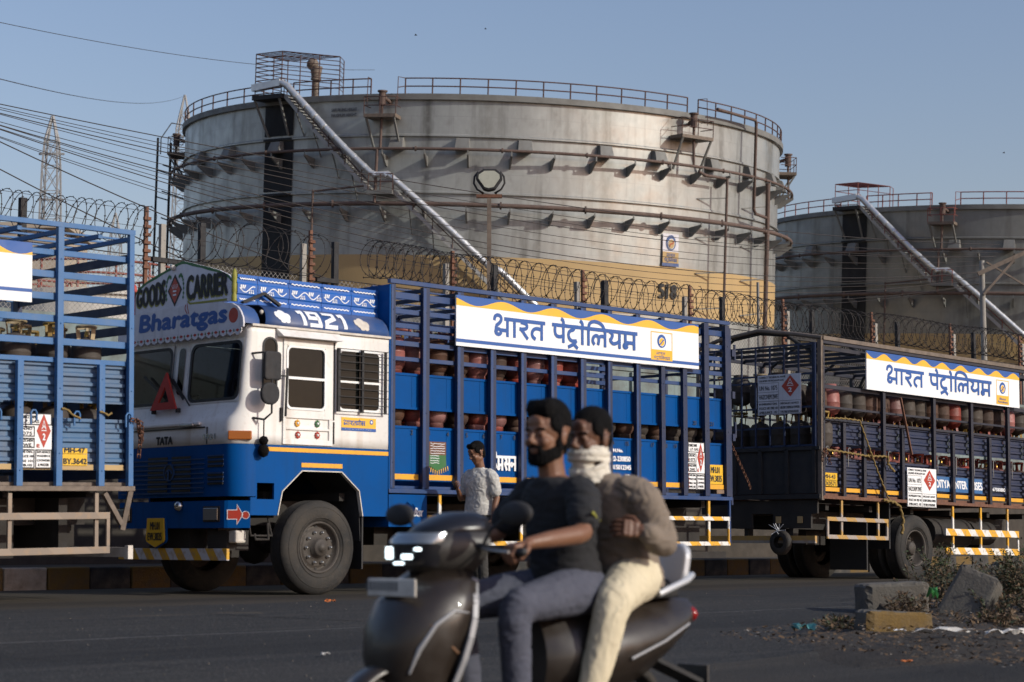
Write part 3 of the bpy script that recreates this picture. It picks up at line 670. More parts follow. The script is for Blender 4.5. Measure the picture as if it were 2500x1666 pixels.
    # landings and caged head platform
    def deck(name, t0, t1, z, dr0, dr1, th=.25, m='tank_grey'):
        mb = MB(); q = [P(t0, z - th, dr0), P(t1, z - th, dr0), P(t1, z - th, dr1), P(t0, z - th, dr1)]; mb.hull8(q + [p + Vector((0, 0, th)) for p in q]); return mb.build(name, m, root)
    deck('landing', -18.2, -14, 13.7, .3, 1.5)
    mb = MB()
    for z in (14.75, 14.25): mb.tube([P(-18, z, 1.45), P(-14, z, 1.45)], .035, 4)
    for t in (-18, -16, -14): mb.tube([P(t, 13.7, 1.45), P(t, 14.75, 1.45)], .035, 4)
    mb.build('landing_rail', railm, root)
    deck('head_platform', -40.8, -34.4, 20.2, -.6, 1.5, .3, 'soft_black')
    mb = MB(); mb.bar(P(-40.5, 20, 1.4), P(-40, 17.6, .2), .12); mb.bar(P(-35, 20, 1.4), P(-35.3, 17.6, .2), .12); mb.build('platform_strut', 'tank_grey', root)
    mb = MB(); t0, t1, t2 = -40.6, -34.8, -26.4; zt = 23.0 if detail else 22.1; t2 = t2 if detail else -30
    fr = [(t0, 1.3), (t1, 1.3)]
    zs = [20.3 + .3 * i for i in range(10)] if detail else [20.3, 20.9, 21.5, 22.1]
    for z in zs:
        mb.tube([P(t0, z, 1.3), P(t1, z, 1.3)], .035, 4); mb.tube([P(t0, z, 1.3), P(t0, z, -1.6)], .03, 4)
        if z > 20.9: mb.tube([P(t1, z, 1.3), P(t2, z - .25, -.6)], .028, 4); mb.tube([P(t2, z - .25, -.6), P(t2 - 1.5, z - .25, -2)], .028, 4)
    for i in range(9):
        q = i / 8; a = P(t0, zt, 1.3).lerp(P(t0, zt, -1.6), q); b = P(t1, zt, 1.3).lerp(P(t2, zt - .25, -.6), q); mb.tube([a, b], .032, 4)
    for th, dr in ((t0, 1.3), (t1, 1.3), ((t1 * 2 + t2) / 3, .8), ((t1 + t2 * 2) / 3, .2), (t2, -.6), (t0, -.3), (t0, -1.6), (t2 - 1.5, -2)):
        mb.tube([P(th, 20.1, dr), P(th, zt - (.25 if th > t1 + 1 else 0), dr)], .035, 4)
    mb.tube([P(t0, zt, 1.3), P(t1, zt, 1.3), P(t2, zt - .25, -.6)], .04, 4); mb.tube([P(t0, zt, 1.3), P(t0, zt, -1.6)], .045, 4)
    mb.build('head_cage', railm, root)
    mb = MB(); mb.tube([P(-92, 19.4, 1.6), P(-92, 6, 1.6)], .1, 6); mb.tube([P(-86, 19.4, 2.2), P(-86, 6, 2.2)], .09, 6)
    for z in (9, 11, 13, 15, 17): mb.bar(P(-92, z, 1.6), P(-86, z, 2.2), .08); mb.bar(P(-90, z, .1), P(-90, z + .6, 2), .1)
    mb.tube([P(-96, 20.9, .4), P(-92, 20.9, 1.6), P(-90, 19.6, 2.2), P(-90, 18.4, 2.2)], .045, 5); mb.build('ladder_frame', 'soft_black', root)
    if detail:
        mb = MB(); c = P(-33.2, 20.1, -1.5); mb.tube([c, c + Vector((0, 0, 1.5))], .22, 10); mb.lathe([(.35, 0), (.35, .12)], 12, c + Vector((0, 0, 1.4)), cap=True)
        mb.tube([c + Vector((0, 0, 1.5)), c + Vector((0, 0, 2.3))], .22, 8, rr=[.3, .42]); mb.ball(c + Vector((-.25, 0, 2.45)), .42, 10)
        mb.build('roof_vent', 'brown_metal', root)
    # foam chamber platforms
    def foam(t0, t1, z, valve=True, dz_=0):
        deck('valve_platform', t0, t1, z, .2, 1.5, .22, 'brown_metal')
        mb = MB(); tm = (t0 + t1) / 2
        for zz in (z + 1.1, z + .55): mb.tube([P(t0, zz, .3), P(t0, zz, 1.45), P(t1, zz, 1.45), P(t1, zz, .3)], .03, 4)
        for t in (t0, tm, t1): mb.tube([P(t, z, 1.45), P(t, z + 1.1, 1.45)], .03, 4)
        mb.build('valve_platform_rail', railm, root)
        mb = MB(); mb.bar(P(t0 + .3, z - .2, 1.4), P(t0 + .8, z - 2.2, .2), .12); mb.bar(P(t1 - .3, z - .2, 1.4), P(t1 + .1, z - 2.2, .2), .12); mb.build('platform_strut', 'tank_grey', root)
        mb = MB(); mb.tube([P(tm, 16.4, 1.1), P(tm, z + 1.0, 1.0)], .09, 8); mb.tube([P(tm, z + .6, 1.0), P(tm, z + 1.5, 1.0)], .24, 10); mb.lathe([(.32, 0), (.32, .1)], 12, P(tm, z + 1.45, 1.0), cap=True); mb.tube([P(tm, z + 1.2, 1.0), P(tm + .7, z + .9, .2)], .12, 8)
        mb.build('foam_pipe', 'tank_rust', root)
    foam(-19.1, -13.9, 18.6); foam(33.5, 40.3, 18.4); foam(86, 93, 18.4); foam(-93, -86, 18.4)
    mb = MB(); mb.tube([P(-17, 16.4, 1.1), P(-17, 12.9, 1.3)], .1, 8); mb.tube([P(-28, 13.8, 1.2), P(-28, 13.6, 1.2), P(-28, 5, 1.2)], .08, 6); mb.tube([P(-28, 13.7, 1.2), P(-19, 14, 1.2)], .07, 6)
    mb.build('drop_pipe', 'tank_rust', root)
    if detail:
        for nm, ps, r in (('drop_pipe', [(45, 15.95), (45, 3)], .09), ('drop_pipe', [(42, 20.45), (53, 20.3), (53.4, 20.1), (53.3, 14.2), (54, 13.9), (58, 13.8)], .11), ('drop_pipe', [(58.6, 16.2), (58.8, 12.6), (58.8, 3)], .16), ('drop_pipe', [(38, 16.1), (39.5, 15.9), (44.5, 15.9)], .1)):
            mb = MB(); mb.tube([P(a, z, 1.15) for a, z in ps], r, 8)
            for a, z in ps[1:-1]: mb.ball(P(a, z, 1.15), r * 1.2, 8)
            mb.build(nm, 'tank_rust', root)
        for z in (14.6, 12, 9.6, 7.2):
            mb = MB(); mb.bar(P(40.5, z - .15, .1), P(45, z, 1.1), .07); mb.bar(P(54, z - .3, .1), P(58.8, z, 1.1), .08); mb.build('pipe_stay', 'tank_grey', root)
        # emblem board, number, stencil
        def onshell(th, z, dr=.06):
            rt, up, n = frame(th); return (rt, up, n), P(th, z, dr)
        fr_, o = onshell(34.45, 9.75, .08)
        mb = MB(); poly(mb, [(-.68, .0), (.68, .0), (.68, 2.15), (-.68, 2.15)], fr_, o, .05); e = mb.build('emblem_board', 'visor_white', root)
        mb = MB(); poly(mb, [(-.68, .22), (.68, .22), (.68, .95), (-.68, .95)], fr_, o, .08); mb.build('emblem_ground', 'tank_yellow', e)
        mb = MB(); poly(mb, [(-.72, .0), (.72, .0), (.72, .2), (-.72, .2)], fr_, o, .08); disc(mb, (0, 1.55), .42, fr_, o, .08, ry=.52); deva_xy(mb, BP[:4], fr_, o + Vector((0, 0, .62)) - fr_[0] * .36, .72, .2, off=.1); deva_xy(mb, BP[5:], fr_, o + Vector((0, 0, .3)) - fr_[0] * .55, 1.1, .2, off=.1); mb.build('emblem_ring', 'roof_blue', e)
        mb = MB(); disc(mb, (0, 1.48), .29, fr_, o, .11, ry=.34); mb.build('emblem_white', 'board_white', e)
        mb = MB(); disc(mb, (0, 1.48), .25, fr_, o, .14, ry=.30); mb.build('emblem_centre', 'tank_yellow', e)
        mb = MB(); ribbon(mb, smooth([(-.15, 1.3), (-.12, 1.5), (.1, 1.46), (.14, 1.66)]), .05, fr_, o, .17); mb.build('emblem_wave', 'ink_red', e)
        fr_, o = onshell(34.3, 7.62, .1)
        mb = MB(); txt(mb, '5', fr_, o - fr_[0] * .80, .42, .92, .02, .05); txt(mb, '1', fr_, o - fr_[0] * .20, .13, .92, .02, .05); txt(mb, '8', fr_, o + fr_[0] * .22, .46, .92, .02, .05)
        mb.build('tank_number', 'ink_black', root)
        fr_, o = onshell(-26.5, 19.0, .2); mb = MB(); txt(mb, 'SAFE FILLING HEIGHT', fr_, o, 1.9, .2, .02, .012); txt(mb, 'MAXIMUM HEIGHT', fr_, o - Vector((0, 0, .35)), 1.9, .2, .02, .012); mb.build('stencil', 'ink_faint', root)
    return root
K1 = Vector((-2.77144242, 144.64500103, 10.38511626)); K2 = Vector((44.810409346853305, 174.03077267726343, 10.893425421025334))
tank(K1, 'large grey storage tank numbered 518 with ochre band, black stripe and spiral stair', 22.1, 0, 0, 'tank_shell', 'rail_brown', True)
tank(K2, 'darker storage tank farther away at the right edge with a silver duct on its stair', 22.1, -2.55, 3, 'tank_shell_dull', 'rail_red', False)

# ================================================================ PYLONS, POLES, WIRES, FAR THINGS
def pylon(x, y, ztop, wtop, wbot, label, zb=4):
    root = empty('lattice_tower', (x, y, zb), label=label, cat='lattice tower'); H = ztop - zb; r = MB(); N = max(6, int(H / 2.4)); th = .10
    lv = []
    for i in range(N + 1):
        q = i / N; w = wbot + (wtop - wbot) * min(1, q / .9) if q < .92 else wtop * (1 - q) / .08 * .9 + .1; lv.append([(sx * w / 2, sy * w / 2, H * q) for sx, sy in ((-1, -1), (1, -1), (1, 1), (-1, 1))])
    for a, b in zip(lv, lv[1:]):
        for k in range(4):
            r.bar(a[k], b[k], th * 1.6); r.bar(a[k], b[(k + 1) % 4], th * .7); r.bar(b[k], b[(k + 1) % 4], th * .7)
            if k % 2 == 0: r.bar(a[(k + 1) % 4], b[k], th * .7)
    r.build('lattice', 'pylon', root, norm=False)
    r = MB()
    for q in (.78, .9): r.bar((-wtop * .9, 0, H * q), (wtop * .9, 0, H * q), .18)
    r.build('cross_arm', 'pylon', root)
pylon(-43.7, 180, 40.6, 1.35, 2.9, 'pale lattice tower standing free against the sky at the left')
pylon(-45.0, 260, 61.3, 1.9, 5, 'lattice tower whose tip shows just left of the big tank')
pylon(-62.5, 300, 51.7, 1.7, 5, 'faint distant lattice tower low behind the razor wire at the left')
# floodlight on its pole
fl = empty('floodlight_pole', (-.48, 40, 0), label='rusty steel pole with a round floodlight head in front of the big tank', cat='floodlight')
mb = MB(); mb.box(-.045, .045, -.045, .045, 0, 7.75); mb.build('pole', 'brown_metal', fl)
mb = MB(); mb.box(-.27, .27, -.05, .05, 7.76, 7.83); mb.build('cross_plate', 'rust', fl)
mb = MB(); mb.tube([(-.16 + .0, 0, 7.84)] + [(-.33 * cos(R_(a)) * 1.0 - .0, 0, 8.12 - .28 * sin(R_(a))) for a in (70, 40, 10, -20, -45)], .022, 5); mb.tube([(.16, 0, 7.84)] + [(.33 * cos(R_(a)), 0, 8.12 - .28 * sin(R_(a))) for a in (70, 40, 10, -20, -45)], .022, 5); mb.build('yoke', 'soft_black', fl)
mb = MB(); hp = [(-.02, 7.9), (.12, 7.93), (.28, 8.16), (.27, 8.26), (.14, 8.36), (-.12, 8.36), (-.27, 8.26), (-.28, 8.16), (-.12, 7.93)]
mb.prism(hp, lambda a, b, h: (a, h, b), -.12, .1); hd = mb.build('lamp_head', 'soft_black', fl, bevel=.02)
mb = MB(); mb.prism([(a * .8, 8.14 + (b - 8.14) * .8) for a, b in hp], lambda a, b, h: (a, h, b), -.13, -.122)
dm('lens', (.42, .42, .34), .3, dirt=.3, dcol=(.3, .3, .26), dscale=20, bump=.6, bscale=120); mb.build('lens', 'lens', hd)
cp = empty('street_pole', (13.55, 55, 0), label='round concrete pole with a steel cross arm at the right edge', cat='utility pole')
mb = MB(); mb.tube([(0, 0, 0), (0, 0, 8.6)], .14, 12, rr=[.11, .075]); mb.build('pole', 'concrete_pale', cp)
mb = MB(); mb.bar((-.15, -.1, 8.2), (2.4, -.1, 9.35), .09, .12); mb.bar((.1, -.1, 8.55), (2.6, -.1, 7.0), .05); mb.bar((0, -.1, 7.6), (.9, -.1, 8.6), .07); mb.build('cross_arm', 'brown_metal', cp)
mb = MB(); mb.tube([(0, 0, 0), (0, 0, 5.97)], .03, 8); wp = mb.build('vent_pipe', 'galv'); wp.location = (5.15, 40, 0); tag(wp, 'thin silver standpipe in front of the right side of the big tank', 'pipe')
def wireobj(L, Rr, sag, r=.009, lab=None, grp='overhead cables crossing from the left edge'):
    mb = MB(); L = Vector(L); Rr = Vector(Rr); mid = (L + Rr) / 2; mb.tube([L.lerp(Rr, k / 40) - mid - Vector((0, 0, sag * 4 * (k / 40) * (1 - k / 40))) for k in range(41)], r, 4)
    o = mb.build('overhead_cable', 'wire'); o.location = mid; tag(o, lab, 'cable', grp)
rn = random.Random(11)
for i in range(12):
    q = i / 11
    wireobj((-11.06 + rn.uniform(-.1, .1), 34, 8.80 - q * .32 + rn.uniform(-.03, .03)), (15.35, 60 + q * 2, 9.75 - q * .9 + rn.uniform(-.1, .1)), .62 + 1.35 * q + rn.uniform(-.06, .06), .007 if i % 3 else .010, 'dark cable crossing both tanks, ' + ordinal(i + 1) + ' from the top where the bundle enters at the left')
wireobj((-11.0, 34, 8.6), (15.3, 60, 6.0), 2.2, .012, 'cable sagging lowest of the bundle to the left of the big tank', 'low cables')
wireobj((-11.0, 34, 8.2), (15.3, 60, 5.0), 2.6, .012, 'cable running down steeply below the bundle at the left edge', 'low cables')
wireobj((-19, 60, 17.6), (-8, 110, 27.8), .6, .012, 'faint high cable reaching the caged platform of the big tank', 'high cables')
wireobj((-19, 60, 15.9), (-45.0, 258, 60.6), 1.2, .02, 'faint high cable running to the tip of the tower behind the tank', 'high cables')
# far things glimpsed through the left truck's cage
def small_tank(x, y, r, h, label, z0):
    root = empty('small_tank', (x, y, z0), label=label, cat='storage tank'); mb = MB(); mb.lathe([(r, 0), (r, h), (r + .15, h), (r + .15, h + .2), (.1, h + r * .18)], 48, sm=False); mb.build('shell', 'far_white', root)
    mb = MB()
    for z in (.6, 1.1): mb.tube([(r * cos(a * .2), r * sin(a * .2), h + .2 + z) for a in range(32)], .05, 4)
    for a in range(0, 32, 2): mb.tube([(r * cos(a * .2), r * sin(a * .2), h + .1), (r * cos(a * .2), r * sin(a * .2), h + 1.3)], .05, 4)
    mb.build('railing', 'rail_red', root)
small_tank(-16.8, 76, 3.6, 9, 'small white tank with red top railing seen through the left cage', .9)
small_tank(-25.5, 90, 4.5, 9.4, 'broader white tank at the far left behind the lattice of cage bars', 2)
mb = MB(); mb.box(-7, 7, -3, 3, 0, 15); mb.box(-7.4, 7.4, -3.3, 3.3, 15.01, 15.3); o = mb.build('building', 'far_beige'); o.location = (-29.5, 98, 1); tag(o, 'beige flat roofed building rising just above the left truck', 'building')
# ================================================================ TRUCKS
def stripes(name, ax, a=(.72, .37, .02), b=(.72, .70, .66), period=.42, slope=1.0):
    m = mat(name, a, .55); N = m.node_tree.nodes; L = m.node_tree.links; tc = N.new('ShaderNodeTexCoord'); sp = N.new('ShaderNodeSeparateXYZ'); L.new(tc.outputs['Object'], sp.inputs[0])
    s1 = N.new('ShaderNodeMath'); s1.operation = 'MULTIPLY_ADD'; L.new(sp.outputs[2], s1.inputs[0]); s1.inputs[1].default_value = slope; L.new(sp.outputs[ax], s1.inputs[2])
    s2 = N.new('ShaderNodeMath'); s2.operation = 'DIVIDE'; L.new(s1.outputs[0], s2.inputs[0]); s2.inputs[1].default_value = period
    s3 = N.new('ShaderNodeMath'); s3.operation = 'FRACT'; L.new(s2.outputs[0], s3.inputs[0]); s4 = N.new('ShaderNodeMath'); s4.operation = 'GREATER_THAN'; L.new(s3.outputs[0], s4.inputs[0]); s4.inputs[1].default_value = .5
    q = N.new('ShaderNodeMix'); q.data_type = 'RGBA'; L.new(s4.outputs[0], q.inputs[0]); q.inputs[6].default_value = (*a, 1); q.inputs[7].default_value = (*b, 1)
    n = N.new('ShaderNodeTexNoise'); n.inputs['Scale'].default_value = 14; n.inputs['Detail'].default_value = 8; L.new(tc.outputs['Object'], n.inputs[0])
    r = N.new('ShaderNodeMapRange'); L.new(n.outputs[0], r.inputs[0]); r.inputs[1].default_value = .52; r.inputs[2].default_value = .62; r.inputs[4].default_value = .5
    q2 = N.new('ShaderNodeMix'); q2.data_type = 'RGBA'; L.new(r.outputs[0], q2.inputs[0]); L.new(q.outputs[2], q2.inputs[6]); q2.inputs[7].default_value = (.30, .2, .12, 1)
    L.new(q2.outputs[2], N['Principled BSDF'].inputs['Base Color']); M[name] = m
stripes('stripe_x', 0); stripes('stripe_y', 1, (.55, .30, .02), (.5, .5, .55), .30, -.8); stripes('stripe_worn', 0, (.42, .25, .07), (.34, .29, .25), .5)
stripes('guard_worn', 0, (.22, .17, .13), (.26, .2, .15), .9)

def rrect(x0, x1, z0, z1, r, n=5):
    p = []
    for cx, cz, a in ((x1 - r, z1 - r, 0), (x0 + r, z1 - r, 90), (x0 + r, z0 + r, 180), (x1 - r, z0 + r, 270)):
        p += [(cx + r * cos(R_(a + 90 * i / n)), cz + r * sin(R_(a + 90 * i / n))) for i in range(n + 1)]
    return p
def ringfill(mb, outer, inner, frame, o, off):
    mt = mat4(o, *frame); n = len(outer); v = [mt @ Vector((a, b, off)) for a, b in outer + inner]
    mb.add(v, [(i, (i + 1) % n, n + (i + 1) % n, n + i) for i in range(n)])
def squareup(pts, x0, x1, z0, z1, n=5):
    out = []; c = [(x1, z1), (x0, z1), (x0, z0), (x1, z0)]
    for k in range(4): out += [c[k]] * (n + 1)
    return out
def wheel(root, x, y, r, front, flip=1, w=.27):
    mb = MB(); k = r / .53
    p = [(.285, .035), (.30, .0), (.36, -.018), (.44, -.016), (.495, .004), (.525, .035), (.53, .05)]
    ys = [.05 + (w - .1) * i / 8 for i in range(9)]
    tread = []
    for i in range(1, 8):
        a = ys[i]; tread += [(.53, a - .008), (.518, a - .006), (.518, a + .006), (.53, a + .008)]
    p += tread + [(.53, w - .05), (.525, w - .035), (.495, w - .004), (.36, w + .015), (.285, w - .03)]
    mb.lathe([(a * k, h * flip) for a, h in p], 56, (x, y, r), 'y')
    for rr in (.335, .455):
        mb.lathe([((rr - .004) * k, (-.017 if rr < .4 else -.012) * flip), (rr * k, (-.023 if rr < .4 else -.018) * flip), ((rr + .004) * k, (-.017 if rr < .4 else -.011) * flip)], 56, (x, y, r), 'y')
    t = mb.build('wheel', 'tyre', root)
    mb = MB()
    if front:
        mb.lathe([(a * k, h * flip) for a, h in ((.295, .02), (.288, .0), (.275, .0), (.262, .03), (.25, .075), (.235, .08), (.215, .05), (.20, .045), (.15, .045), (.145, .04), (.11, .03), (.10, -.02), (.085, -.035), (.05, -.04), (.045, -.06), (.001, -.065))], 40, (x, y, r), 'y')
        nb = 10; rb, hb = .175, .045
    else:
        mb.lathe([(a * k, h * flip) for a, h in ((.295, .02), (.288, .0), (.27, .01), (.258, .05), (.245, .15), (.22, .17), (.19, .175), (.13, .175), (.12, .15), (.10, .08), (.09, .06), (.001, .055))], 40, (x, y, r), 'y')
        nb = 10; rb, hb = .165, .175
    rm = mb.build('rim', 'rim', t)
    mb = MB()
    for i in range(nb):
        a = 2 * pi * i / nb; c = (x + rb * k * cos(a), y + hb * flip, r + rb * k * sin(a))
        mb.lathe([(.019, 0), (.019, -.025 * flip), (.011, -.03 * flip), (.010, -.045 * flip), (.0005, -.047 * flip)], 8, c, 'y')
    mb.build('wheel_nut', 'steel' if front else 'rim', rm)
    if front:
        mb = MB()
        for i in range(10):
            a = 2 * pi * (i + .5) / 10; mb.lathe([(.016, .0), (.0005, -.001)], 8, (x + .235 * k * cos(a), y + .066 * flip, r + .235 * k * sin(a)), 'y')
        mb.build('vent_hole', 'black', rm)
    return t
def axle(root, x, r=.53):
    mb = MB(); mb.tube([(x, .3, r), (x, 2.1, r)], .07, 10); mb.ball((x, 1.2, r), .2, 12, (1, 1, 1)); mb.build('axle', 'chassis', root)
def chassis(root, x0, x1, dark='chassis'):
    mb = MB()
    for y in (.75, 1.6): mb.box(x0, x1, y, y + .09, .78, 1.06)
    for x in seq(x0 + .3, x1 - .3, 1.1): mb.box(x - .04, x + .04, .2, 2.2, 1.06, 1.15); mb.box(x - .05, x + .05, .84, 1.6, .82, .98)
    for x in seq(x0 + .8, x1 - .5, 1.9): mb.box(x, x + .5, .95, 1.5, .55, .8)
    mb.build('chassis_rails', dark, root)
def cargo(root, x0, x1, W, posts, ztop, zrail, bars, panels, mats, corr=False, farposts=True, topbars=None, thick=.06, floor=True):
    post_m, bar_m, pan_m, rail_m = mats
    for y0, side in ((0, 1), (W, -1)):
        yy = lambda a, b: (y0 + a * side, y0 + b * side) if side > 0 else (y0 - b, y0 - a)
        for a, b, z0, z1 in posts:
            mb = MB(); ya, yb = yy(0, .055); mb.box(a, b, ya, yb, z0, z1)
            if side > 0:
                for k in range(4): zz = z0 + (z1 - z0) * (k + .5) / 4; mb.lathe([(.009, 0), (.009, -.006), (.001, -.008)], 6, ((a + b) / 2, y0 - .0, zz), 'y')
            mb.build('post', post_m, root, bevel=.004)
        for z0, z1 in bars:
            mb = MB(); ya, yb = yy(.058, .085); mb.box(x0, x1, ya, yb, z0, z1); mb.build('side_bar', bar_m, root, bevel=.004)
    for y0, side in ((0, 1), (W, -1)):
        for z0, z1 in panels:
            xs = [x0] + [(a + b) / 2 for a, b, _, _ in posts[1:-1]] + [x1]
            for i, (a, b) in enumerate(zip(xs, xs[1:])):
                if side < 0 and i: continue
                if side < 0: a, b = x0, x1
                mb = MB(); ya = y0 + .09 * side
                if corr:
                    n = max(2, int(round((z1 - z0) / .105))); h = (z1 - z0) / n; pr = []
                    for k in range(n): pr += [(z0 + k * h, 0), (z0 + k * h + .018, -.0), (z0 + k * h + .034, .03), (z0 + k * h + h - .028, .03), (z0 + k * h + h - .012, 0)]
                    pr.append((z1, 0)); q = 1 if side > 0 else -1
                    mb.loft([[(a + .003, ya + d * q, z) for z, d in pr], [(b - .003, ya + d * q, z) for z, d in pr]], sm=False)
                    mb.box(a + .003, b - .003, min(ya, ya + .012 * q), max(ya, ya + .012 * q), z1, z1 + .02)
                else:
                    y1 = ya + .008 * side; mb.box(a + .003, b - .003, min(ya, y1), max(ya, y1), z0, z1)
                    if side > 0:
                        mb.box(a + .003, b - .003, ya - .012, ya - .001, z1 - .028, z1); mb.box(a + .003, b - .003, ya - .012, ya - .001, z0, z0 + .028)
                        mb.box((a + b) / 2 + .13, (a + b) / 2 + .136, ya - .003, ya - .0005, z0 + .029, z1 - .029)
                mb.build('side_panel', pan_m, root, norm=not corr)
    mb = MB(); mb.box(x0 - .02, x1 + .02, -.005, .07, zrail, zrail + .05); mb.box(x0 - .02, x1 + .02, W - .07, W + .005, zrail, zrail + .05)
    if floor: mb.box(x0, x1, .09, W - .09, zrail + .052, zrail + .09)
    mb.build('bed_rail', rail_m, root, bevel=.004)
    mb = MB()
    for y in (0, W - .055): mb.box(x0 - .01, x1 + .01, y, y + .055, ztop - .05, ztop)
    for y in (topbars or [.35, .7, 1.05, 1.4, 1.75, 2.1]): mb.box(x0, x1, y - .015, y + .015, ztop - .07, ztop - .051)
    mb.build('top_rail', bar_m, root)
    for a, b, _, _ in posts:
        mb = MB(); mb.box((a + b) / 2 - .025, (a + b) / 2 + .025, .056, W - .056, ztop - .115, ztop - .071); mb.build('roof_bar', post_m, root)
def hazard(root, x0, x1, z0, z1, y, frame=SIDE, o=None, style='hand', part='hazard_board', grey=False):
    # white board with boxes of lettering and a red diamond; drawn in frame at origin o
    w = x1 - x0; h = z1 - z0; o = Vector(o if o is not None else (x0, y, z0)); T_ = Vector(frame[2]); bk = 'ink_black'
    mb = MB(); ux, uy, un = map(Vector, frame)
    q = [o - un * .012, o + ux * w - un * .012, o + ux * w + uy * h - un * .012, o + uy * h - un * .012]; mb.hull8(q + [p + un * .012 for p in q]); b = mb.build(part, 'visor_white' if grey else 'board_white', root)
    def box(mb, a, c, d, e, t=.008): ribbon(mb, [(a, d), (c, d), (c, e), (a, e)], t, frame, o, .0015, closed=True)
    mb = MB(); lw = .012 if style == 'hand' else .006; xm = .52 * w; ys = [.0, .33, .50, .68, 1.0] if style == 'hand' else [0, .345, .345, .345, 1]
    if style == 'hand':
        for a, c, d, e in ((0, 1, .78, 1), (0, .5, .57, .76), (0, .5, .37, .55), (0, .5, 0, .345), (.52, 1, 0, .345)): box(mb, a * w + .006, c * w - .006, d * h + .006, e * h - .006, lw)
        lines = [('CORRECT NAME', .04, .9, .5, .055), ('L.P. GAS', .12, .82, .5, .055), ('UN.NO', .06, .69, .36, .05), ('1075', .08, .6, .34, .06), ('HAZCHEM', .05, .48, .4, .045), ('2WE', .1, .39, .3, .06), ('ONE DIAL', .05, .28, .4, .04), ('POLICE 100', .05, .2, .42, .04), ('FIRE 101', .05, .115, .4, .04), ('AMB.102', .05, .04, .38, .04), ('EXP.ADVICE', .57, .28, .38, .035), ('WADEN E', .57, .21, .38, .035), ('C.POWDER', .57, .13, .38, .035), ('& WATER', .6, .045, .32, .045)]
        cx, cy, rx, ry = .76 * w, .68 * h, .2 * w, .3 * h
    else:
        box(mb, 0.005, .49 * w, .50 * h, .80 * h, .005); box(mb, .005, .49 * w, .345 * h, .57 * h, .005); box(mb, .005, .49 * w, .01, .34 * h, .005); box(mb, .50 * w, w - .005, .01, .34 * h, .005)
        lines = [('CORRECT TECHNICAL NAME', .03, .92, .62, .045), ('LIQUIFIED PETROLEUM GAS', .03, .83, .58, .05), ('UN No. 1075', .04, .62, .42, .11), ('HAZCHEM 2WE', .04, .40, .43, .11), ('IN EMERGENCY DIAL', .04, .25, .42, .05), ('POLICE 100  FIRE 101', .04, .14, .43, .06), ('AMBULANCE : 102', .04, .035, .42, .06), ('SPECIALIST ADVICE', .53, .25, .42, .045), ('USE DRY CHEMICAL POWDER', .53, .14, .44, .06), ('TYPE FIRE EXTINGUISHER', .53, .035, .42, .055)]
        cx, cy, rx, ry = .76 * w, .70 * h, .20 * w, .27 * h
    for s_, a, b_, ww, hh in lines: txt(mb, s_, frame, o + ux * a * w + uy * b_ * h, ww * w, hh * h, .0015, .0022 if style == 'hand' else .002)
    mb.build('lettering', bk if not grey else 'ink_faint', b)
    mb = MB(); poly(mb, [(cx, cy - ry), (cx + rx, cy), (cx, cy + ry), (cx - rx, cy)], frame, o, .002)
    if style == 'hand':
        for s_, a, b_, ww, hh in (('E', .56, .38, .08, .06),): txt(mb, s_, frame, o + ux * a * w + uy * b_ * h, ww * w, hh * h, .003, .003)
        for k in (.3, .2, .12, .04, .39, .6, .48): poly(mb, [(.03 * w, k * h), (.05 * w, k * h), (.05 * w, (k + .05) * h), (.03 * w, (k + .05) * h)], frame, o, .003)
        ribbon(mb, [(cx, cy - ry * 1.0), (cx + rx * 1.0, cy), (cx, cy + ry * 1.0), (cx - rx, cy)], .004, frame, o, .0035, closed=True)
    mb.build('diamond', 'red', b)
    mb = MB(); ribbon(mb, [(cx - rx * .3, cy + ry * .12), (cx, cy + ry * .62), (cx + rx * .3, cy + ry * .12), (cx, cy + ry * .3)], .012, frame, o, .006, closed=True); ribbon(mb, [(cx - rx * .38, cy + ry * .02), (cx + rx * .38, cy + ry * .02)], .008, frame, o, .0065); txt(mb, '2', frame, o + ux * (cx - rx * .18) + uy * (cy - ry * .55), rx * .36, ry * .38, .006, .004)
    mb.build('diamond_mark', 'ink_white', b)
    return b
